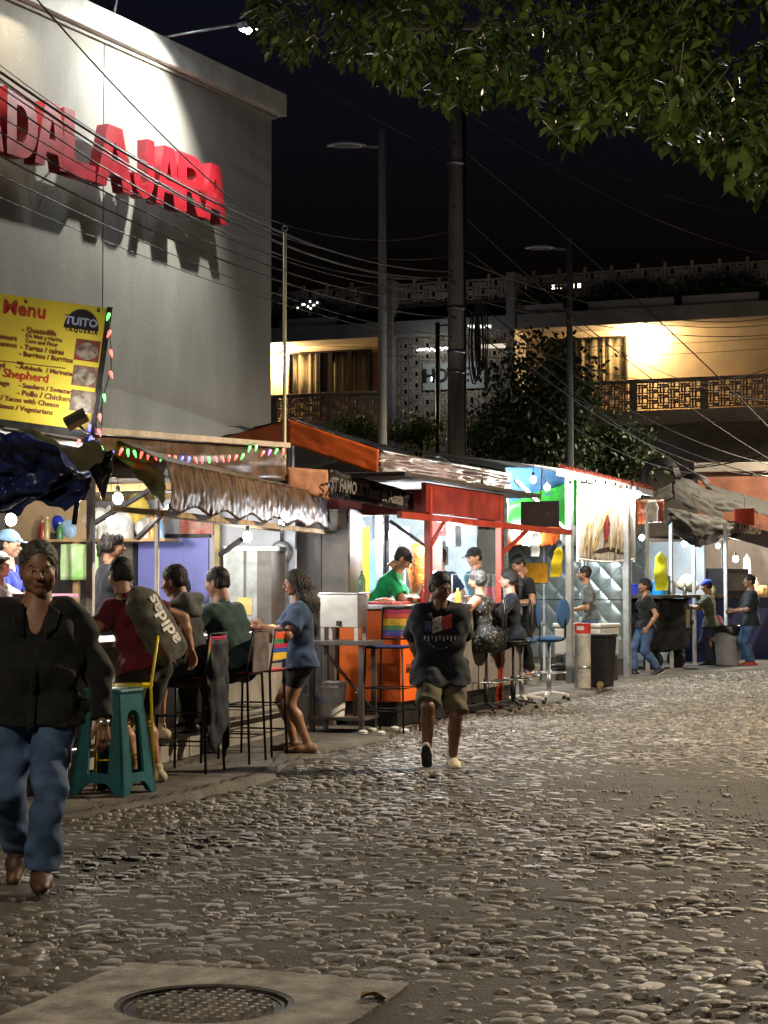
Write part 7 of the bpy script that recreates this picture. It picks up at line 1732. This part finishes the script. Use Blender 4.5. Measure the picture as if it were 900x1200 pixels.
D2R = math.radians
GREYH = mat('hair_grey', (.07, .066, .062), .65, var=.5, scale=30, bump=.002, bscale=160)
GREYH2 = mat('hair_silver', (.075, .072, .07), .6, var=.5, scale=30, bump=.002, bscale=160)
DENIM = mat('denim', (.030, .062, .135), .8, scale=5, col2=(.075, .135, .26), bump=.0015, bscale=220); crease(DENIM, .016, 6.); DENIMD = cloth('denim_dark', (.018, .028, .06))
K_BLACK = cloth('black', (.012, .0125, .013), var=.25); K_NAVY = cloth('navy', (.012, .017, .028)); K_CHAR = cloth('charcoal', (.030, .034, .034))
BOOT = mat('brown_leather', (.075, .038, .022), .5, var=.3, scale=8); WSHOE = mat('cream_canvas', (.52, .46, .33), .8, var=.1); WSOLE = mat('white_rubber', (.6, .6, .56), .6)

# 1. man in the black shirt walking towards us
p1 = gnd(38, 1036)
P1, J1 = person('person in open black shirt and blue jeans walking over the cobbles', (p1.x, p1.y, .02), D2R(6), 1.73, 'brown', head=(D2R(6), D2R(5)), hands={1: (.35, -.03, .80), -1: (-.34, .12, .80)}, lean=R(-1),
    feet={1: (.06, -.20, .0, 4, 0), -1: (-.09, .22, .07, -6, 32)}, top=dict(mat=cloth('black_shirt', (.010, .011, .0105), var=.3), sleeve=1.93, hem=.12, loose=.026, v=.40, fold=.019, neckr=.046, flare=.9), bottom=dict(mat=DENIM, len=1.97, loose=.018, fold=.014, cuff=.042), side=R(2), nk=.035,
    shoes=dict(mat=BOOT, shaft=.05, big=1.15), hair='receding', hairmat=GREYH, build=1.14, belly=.045, hs=1.13, res=.008, hres=.004, eyes=True, group='people walking in the street', armw=1.12, palms={1: (-.6, .8, 0)})
def shirt_details(P, J, vd):
    sh = [c for c in P.children if c.name.startswith('shirt')][0]; me = sh.data
    co = np.empty(len(me.vertices)*3, np.float32); me.vertices.foreach_get('co', co); co = co.reshape(-1, 3).astype(float)
    def surf(lx, dz, out):
        b = J['nb'] + J['sp']*dz + J['lat']*lx; d = co - b; m = (np.hypot(d @ J['lat'], d @ J['sp']) < .022) & (d @ J['fw'] > 0)
        return b + J['fw']*(((d @ J['fw'])[m].max() if m.any() else .1) + out)
    for q in (1, -1):
        A_, B_, C_2, D_2 = (.062, -.005), (.120, -.045), (.105, -.125), (.052, -.175)
        MB().grid(lambda u, v: surf(q*((A_[0]*(1 - u) + B_[0]*u)*(1 - v) + (D_2[0]*(1 - u) + C_2[0]*u)*v), (A_[1]*(1 - u) + B_[1]*u)*(1 - v) + (D_2[1]*(1 - u) + C_2[1]*u)*v, .010 + .008*u), 6, 8, .004).build('collar', sh.data.materials[0], P, True)
    MB().grid(lambda u, v: surf(-.012 + .034*u, -vd - .03 - (.31)*v, .006), 2, 26, .003).build('placket', sh.data.materials[0], P, True)
    for k in range(4):
        p = surf(.006, -vd - .07 - .075*k, .010); MB().ball(tuple(p), .006, 8, 5).build('button', M_BLACKPL, P, True)
shirt_details(P1, J1, .30)
w_ = J1['wr'][1]; MB().lathe([(.031, -.012), (.034, -.012), (.034, .012), (.031, .012)], n=16).build('wristwatch', M_STAIN, P1, True).location = w_
# 2. man in the printed navy tee walking
p2 = gnd(516, 903)
P2, J2 = person('person in big printed navy tee and khaki shorts strolling on the cobbles', (p2.x, p2.y, .02), D2R(4), 1.645, 'dark', head=(D2R(30), D2R(16)), lean=R(3), twist=R(4),
    nk=.025, hands={1: (.14, .17, .84), -1: (-.15, .17, .84)}, elbowh={1: (.45, 1, 0), -1: (-.45, 1, 0)}, feet={1: (.105, .02, 0, 6, 0), -1: (-.125, -.17, .065, -8, -38)},
    top=dict(mat=cloth('navy_tee', (.009, .013, .022), var=.3), sleeve=.92, hem=.17, loose=.040, fold=.014, flare=1.0), bottom=dict(mat=cloth('khaki', (.10, .092, .055), var=.25), len=.93, loose=.030, fold=.012, name='shorts', flare=1.3),
    shoes=dict(mat=WSHOE, sole=M_BLACKPL), hair='short', res=.008, hres=.004, eyes=True, group='people walking in the street', build=1.05)
# print on the tee
def chestpt(J, lx, dz, out):
    c = J['chest'] + J['sp']*dz + J['lat']*lx; return c + J['fw']*out
def tee_print(P, J):
    sh = [c for c in P.children if c.name.startswith('shirt')][0]; me = sh.data
    n = len(me.vertices); co = np.empty(n*3, np.float32); me.vertices.foreach_get('co', co); co = co.reshape(-1, 3).astype(float)
    def surf(lx, dz):
        b = J['chest'] + J['sp']*dz + J['lat']*lx; d = co - b; a = d @ J['lat']; v = d @ J['sp']; f = d @ J['fw']; m = (np.hypot(a, v) < .022) & (f > 0)
        return b + J['fw']*((f[m].max() if m.any() else .15) + .0045)
    def patch(x0, x1, z0, z1, m, name='shirt_print', sk=0.):
        g = MB().grid(lambda u, v: surf(1.25*(x0 + (x1 - x0)*u), .02 + 1.25*(z0 + (z1 - z0)*v + sk*u)), 6, 6); g.build(name, m, P, True)
    pw, pr, pb = mat('print_white', (.42, .42, .40), .8, var=.4, scale=30), mat('print_red', (.42, .05, .04), .8, var=.3, scale=30), mat('print_blue', (.06, .08, .22), .8, var=.4, scale=30)
    patch(-.105, -.06, -.045, .02, pb); patch(-.055, .005, -.06, .035, pw, sk=.02); patch(.01, .075, -.04, .05, pr, sk=.02)
    for k in range(9): x = -.11 + .025*k; patch(x, x + .009, -.10 - .01*(k % 2), -.075, pw)
    for k in range(8):
        a0, a1 = R(200 + k*17), R(212 + k*17); 
        MB().grid(lambda u, v: surf(.0 + .125*math.cos(a0 + (a1 - a0)*u) + 0, -.06 + (.115 + .006*v)*math.sin(a0 + (a1 - a0)*u)), 3, 1).build('shirt_print', pw, P, True)
tee_print(P2, J2)
# 3. backpack person leaning on the taco counter
q = SA.w(.34, -3.62, PZ)
P3, J3 = person('person in maroon tee with an olive backpack leaning over the taco counter', q, D2R(-128), 1.74, 'tan', head=(D2R(-20), D2R(8)), lean=R(20), side=R(4), hands={1: (.28, -.32, 1.16), -1: (-.40, .10, .98)}, elbowh={-1: (-1, .6, .2)},
    feet={1: (.12, .05, 0, 8, 0), -1: (-.12, .02, 0, -8, 0)}, top=dict(mat=cloth('maroon', (.13, .012, .026), var=.2), sleeve=.55, hem=.08, loose=.02, fold=.012), bottom=dict(mat=K_BLACK, len=.85, loose=.025, name='shorts'), shoes=dict(mat=WSHOE), hair='short', res=.010, hres=.0055, build=1.06)
def backpack(P, J):
    bp = bpy.data.objects.new('backpack', None); COL.objects.link(bp); bp.location = P.location; bp.rotation_euler = P.rotation_euler
    tag(bp, 'olive grey backpack with white lettering on the back of the person in maroon', 'backpack')
    sp, fw, lat = J['sp'], J['fw'], J['lat']; tl = unit(sp + lat*.35); sl = unit(np.cross(tl, fw)); sl = sl if sl @ lat > 0 else -sl
    c = J['chest'] - fw*.175 - sp*.07 - lat*.03; s = SDF()
    for w in (-.10, -.035, .035, .10): s.cone(c - tl*.25 + sl*w, c + tl*.14 + sl*w*.9, .072, .066, k=.10)
    s.cone(c + tl*.14, c + tl*.24, .075, .045, k=.09)
    lo, hi = s.bounds(.03); F, ax = s.field(lo, hi, .009); F = fabric_folds(F, ax, .007, 4.); V, Q = _surf(F, lo, .009); M_BP = cloth('backpack', (.085, .088, .068), var=.3); obj('bag', poly(V, Q, 'bag'), M_BP, bp)
    for q in (1, -1):
        a = c + tl*.2 + sl*q*.06; m = J['sh'][q]*.5 + J['nb']*.5 + sp*.10 - fw*.02; e = J['chest'] + lat*q*.11 + fw*.13
        MB().grid(lambda u, v: Vector(a*(1 - u)**2 + m*2*u*(1 - u) + e*u*u) + Vector(lat)*(.055*(v - .5)), 12, 2, .010).build('strap', M_BP, bp, True)
    tm = text_mesh('adidas', .165, 0, .005, 'CENTER', 3)
    for v in tm.vertices:
        p = c + tl*(v.co.x - .03) + np.cross(-fw, tl)*(v.co.y - .05); d = V - p; h = np.linalg.norm(d - np.outer(d @ fw, fw), axis=1); k = h < .02
        v.co = p - fw*(((d @ -fw)[k].max() if k.any() else .08) + .005)
    tm.update(); obj('lettering', tm, WSOLE, bp)
backpack(P3, J3)
# seated eaters
def seated(label, F, x, y, sh, rz, H, **k):
    w = F.w(x, y, PZ); return person(label, w, -F.a + rz, H, pelvis=(0, .02, sh + .105), feet=k.pop('feet', {1: (.13, -.36, .24, 5, 0), -1: (-.13, -.34, .24, -5, 0)}), **k)
seated('person in dark grey hooded sweatshirt seated at the taco counter', SA, .36, -2.72, .74, D2R(-98), 1.74, lean=R(14), head=(D2R(8), D2R(12)), hands={1: (.22, -.42, 1.12), -1: (-.14, -.40, 1.06)}, top=dict(mat=K_CHAR, sleeve=1.7, hem=.07, loose=.024, fold=.013, hood=True, hoodmat=cloth('hood_grey', (.085, .09, .092))), bottom=dict(mat=K_BLACK, len=.75, loose=.02, name='shorts'), shoes=dict(mat=WSHOE), hair='short', hres=.0055)
seated('person in dark green tee seated beside the hooded sweatshirt', SA, .42, -1.85, .74, D2R(-108), 1.74, lean=R(17), head=(D2R(6), D2R(10)), hands={1: (.24, -.42, 1.12), -1: (-.20, -.42, 1.10)}, top=dict(mat=cloth('dark_teal', (.020, .052, .048), var=.2), sleeve=.7, hem=.08, loose=.024, fold=.012), bottom=dict(mat=K_NAVY, len=1.9, loose=.016), shoes=dict(mat=M_BLACKPL), hair='short', hres=.0055, build=1.1)
# woman in blue
w = gnd(352, 886)
person('person with long dark hair in blue tee and black shorts standing at the counter', (w.x, w.y, PZ), D2R(-84), 1.63, 'tan', 'f', head=(D2R(4), D2R(4)), lean=R(3), hands={1: (.26, -.36, 1.12), -1: (-.10, -.43, 1.10)}, elbowh={1: (.5, .6, -.6), -1: (-.4, .6, -.7)}, feet={1: (.09, .06, 0, 6, 0), -1: (-.10, -.05, 0, -10, 0)},
    top=dict(mat=cloth('blue_tee', (.035, .070, .150), var=.25), sleeve=.72, hem=.10, loose=.028, fold=.013), bottom=dict(mat=K_BLACK, len=.62, loose=.012, name='shorts', flare=1.), shoes=dict(mat=mat('tan_sandal', (.25, .14, .08), .6), sole=M_BLACKPL, shaft=-.01), hair='long', hres=.0045, res=.009, eyes=True, glasses=True, build=1.12, armw=1.1)
# cooks and customers inside stall A, standing on a raised deck
MB().b2((-3.45, -6.0, PZ), (-.75, 2.25, .36)).build('deck', M_WOODD, A)
def inside(label, F, px, Y, dz, rz, H, **k):
    p = at(px, 690, Y); return person(label, (p.x, p.y, dz), D2R(rz), H, **k)
inside('person with tied black hair in dark top cooking behind the taco counter', SA, 124, 16.9, .36, 118, 1.66, sex='f', skin_='tan', head=(D2R(-10), D2R(6)), lean=R(5), hands={1: (.2, -.35, 1.05), -1: (-.2, -.35, 1.05)}, top=dict(mat=cloth('ink', (.020, .025, .035)), sleeve=.7, hem=.08, loose=.016), bottom=dict(mat=K_BLACK, len=1.9), hair='bun', hres=.006)
inside('person in royal blue shirt and pale cap at the near end of the taco stall', SA, 8, 16.6, .36, 82, 1.66, skin_='light', head=(0, D2R(8)), hands={1: (.2, -.3, 1.0), -1: (-.2, -.3, 1.0)}, top=dict(mat=cloth('royal', (.02, .045, .45)), sleeve=.6, hem=.08), bottom=dict(mat=K_BLACK, len=1.9), hair='short', cap=cloth('pale_blue', (.22, .40, .62)), hres=.006)
P8, J8 = inside('person in white and black apron carrying a pink tray behind the counter', SA, -8, 15.6, .36, 70, 1.45, skin_='light', head=(0, D2R(4)), lean=R(6), hands={1: (.16, -.40, 1.02), -1: (-.16, -.40, 1.02)}, palms={1: (0, 0, 1), -1: (0, 0, 1)}, top=dict(mat=cloth('off_white', (.5, .5, .5)), sleeve=.5, hem=.05), bottom=dict(mat=K_BLACK, len=1.9), hair='short', hres=.006)
tp = P8.matrix_basis @ Vector((0, -.50, 1.06)); tr = thing('serving_tray', 'pink plastic tray held behind the taco counter', 'tray', tp, D2R(70)); MB().b2((-.24, -.17, 0), (.24, .17, .02)).b2((-.24, -.17, .02), (-.225, .17, .04)).b2((.225, -.17, .02), (.24, .17, .04)).build('tray', mat('pink_tray', (.62, .36, .46), .4), tr)
# black cloth tied to the thin white pole
bag(SA, SA.at(207, 702, 19.6), (.22, .15, .26), cloth('black_rag', (.012, .012, .014)), 'black cloth bundle hanging before the lavender panel', 131, 'cloth', 'cloth_bundle')
# stall B
MB().b2((-2.9, -.9, PZ), (-.85, 4.5, .36)).build('deck', M_WOODD, B)
inside('person in bright green polo and dark cap chopping meat behind the orange counter', SB, 445, 21.0, .36, 88, 1.70, skin_='tan', lean=R(34), pelvis=(0, .10, .90), head=(D2R(4), D2R(42)), hands={1: (.13, -.50, 1.02), -1: (-.13, -.46, 1.02)}, elbowh={1: (.8, .6, -.2), -1: (-.8, .6, -.2)}, top=dict(mat=cloth('bright_green', (.012, .40, .13)), sleeve=.8, hem=.08, loose=.02, collar=True), bottom=dict(mat=cloth('grey_trouser', (.10, .10, .11)), len=1.9), hair='short', cap=K_CHAR, hres=.005, res=.009)
inside('person in dark blue tee with back turned behind the meat spit', SB, 515, 23.4, .36, 165, 1.66, lean=R(4), hands={1: (.2, -.3, 1.0), -1: (-.2, -.3, 1.0)}, top=dict(mat=cloth('blue_black', (.015, .025, .055)), sleeve=.6, hem=.08), bottom=dict(mat=K_BLACK, len=1.9), hair='short', hres=.007)
seated('person with grey hair in black floral dress seated on a high chair', SB, .10, 1.75, .82, D2R(-92), 1.62, sex='f', lean=R(12), head=(D2R(-4), D2R(4)), hands={1: (.2, -.36, 1.20), -1: (-.22, -.34, 1.18)}, top=dict(mat=mat('floral', (.012, .012, .013), .8, scale=30, col2=(.22, .20, .165), detail=2), sleeve=0, hem=.06, loose=.012, neckr=.060), bottom=dict(mat=MATS['floral'], len=1.55, loose=.035, k=.12, name='skirt'), shoes=dict(mat=WSOLE, sole=WSOLE), hair='grey', hairmat=GREYH2, hres=.0055, build=1.1, armw=1.15)
MATS['floral'].node_tree.nodes['Color Ramp'].color_ramp.elements[0].position = .36; MATS['floral'].node_tree.nodes['Color Ramp'].color_ramp.elements[1].position = .41
seated('person with glasses and dark ponytail in black top seated on a high chair', SB, .20, 2.5, .82, D2R(-72), 1.64, sex='f', skin_='light', lean=R(6), head=(D2R(0), D2R(2)), hands={1: (.2, -.36, 1.20), -1: (-.2, -.36, 1.20)}, top=dict(mat=K_NAVY, sleeve=1.6, hem=.08, loose=.018), bottom=dict(mat=K_BLACK, len=1.9), shoes=dict(mat=M_BLACKPL), hair='pony', glasses=True, hres=.0055, eyes=True)
inside('person in black tee looking down behind the glass case', SB, 618, 25.6, .30, -55, 1.68, head=(D2R(0), D2R(28)), lean=R(14), hands={1: (.16, -.36, 1.02), -1: (-.16, -.36, 1.02)}, top=dict(mat=K_BLACK, sleeve=.6, hem=.08), bottom=dict(mat=K_BLACK, len=1.9), hair='short', hres=.006, eyes=True)
inside('person in teal shirt and black cap working at the back of the red stall', SB, 563, 25.2, .36, -60, 1.70, skin_='tan', head=(0, D2R(14)), lean=R(8), hands={1: (.2, -.3, 1.0), -1: (-.2, -.3, 1.0)}, top=dict(mat=cloth('dull_teal', (.05, .12, .14)), sleeve=.6, hem=.08), bottom=dict(mat=K_BLACK, len=1.9), hair='short', cap=K_BLACK, hres=.007)
# stall C and beyond
seated('person in grey polo shirt sitting on the white ice box', SC, -.12, .92, .92, D2R(-60), 1.70, lean=R(8), head=(D2R(-6), D2R(2)), hands={1: (.16, -.28, 1.12), -1: (-.16, -.26, 1.12)}, feet={1: (.14, -.42, .20, 5, 0), -1: (-.14, -.40, .20, -5, 0)}, top=dict(mat=cloth('grey_polo', (.095, .11, .115)), sleeve=.8, hem=.06, loose=.02, collar=True), bottom=dict(mat=DENIM, len=1.9), shoes=dict(mat=M_BLACKPL), hair='short', hres=.0065, res=.011)
def street(label, px, py, rz, H, **k):
    g_ = gnd(px, py); return person(label, (g_.x, g_.y, .02), D2R(rz), H, res=.011, hres=.0065, **k)
street('person in black tee and jeans with tied hair walking past the wrapped cart', 757, 793, -78, 1.66, sex='f', skin_='tan', head=(D2R(4), 0), hands={1: (.22, -.04, .82), -1: (-.2, .06, .78)}, feet={1: (.07, .20, .04, 4, 22), -1: (-.07, -.18, 0, 0, 0)}, top=dict(mat=K_BLACK, sleeve=.55, hem=.06, loose=.012), bottom=dict(mat=DENIM, len=1.93, loose=.012), shoes=dict(mat=M_BLACKPL, sole=WSOLE), hair='bun', group='people walking in the street', build=1.05)
street('person in olive tee and blue cap standing at the wrapped cart', 833, 782, -112, 1.66, head=(D2R(-4), D2R(10)), lean=R(5), hands={1: (.2, -.40, 1.16), -1: (-.22, -.36, 1.12)}, top=dict(mat=cloth('olive_tee', (.075, .085, .05)), sleeve=.75, hem=.12, loose=.022), bottom=dict(mat=DENIMD, len=1.95), shoes=dict(mat=K_BLACK, sole=WSOLE), hair='short', cap=cloth('cap_blue', (.03, .05, .40)))
street('person in dark shirt and glasses with red shoes standing by the rubbish bin', 880, 782, -84, 1.76, head=(D2R(-4), D2R(2)), hands={1: (.10, -.36, 1.06), -1: (-.12, -.36, 1.04)}, elbowh={1: (.6, .8, -.4), -1: (-.6, .8, -.4)}, top=dict(mat=cloth('slate', (.022, .028, .036)), sleeve=.85, hem=.14, loose=.028, collar=True), bottom=dict(mat=DENIM, len=1.95), shoes=dict(mat=mat('red_shoe', (.35, .05, .04), .6), sole=WSOLE), hair='short', belly=.05, build=1.1, glasses=True)
q_ = at(846, 742, 37.6)
person('person in dark red tee crouched on a low seat behind the rubbish bin', (q_.x, q_.y, .02), D2R(-70), 1.66, pelvis=(0, 0, .50), feet={1: (.14, -.35, 0, 5, 0), -1: (-.14, -.33, 0, -5, 0)}, lean=R(24), head=(0, D2R(12)), hands={1: (.2, -.4, .75), -1: (-.2, -.4, .75)}, top=dict(mat=cloth('dark_red', (.16, .02, .03)), sleeve=.6, hem=.06), bottom=dict(mat=K_BLACK, len=1.9), shoes=dict(mat=M_BLACKPL), hair='short', res=.012, hres=.007)
t = thing('low_stool', 'low black seat under the crouched person in red', 'stool', (q_.x, q_.y, .02), 0); MB().b2((-.18, -.18, .34), (.18, .18, .39)).build('seat', M_BLACKPL, t, bevel=.01)
for sx in (-1, 1):
    for sy in (-1, 1): MB().b2((sx*.15 - .02, sy*.15 - .02, 0), (sx*.15 + .02, sy*.15 + .02, .339)).build('leg', M_BLACKPL, t)
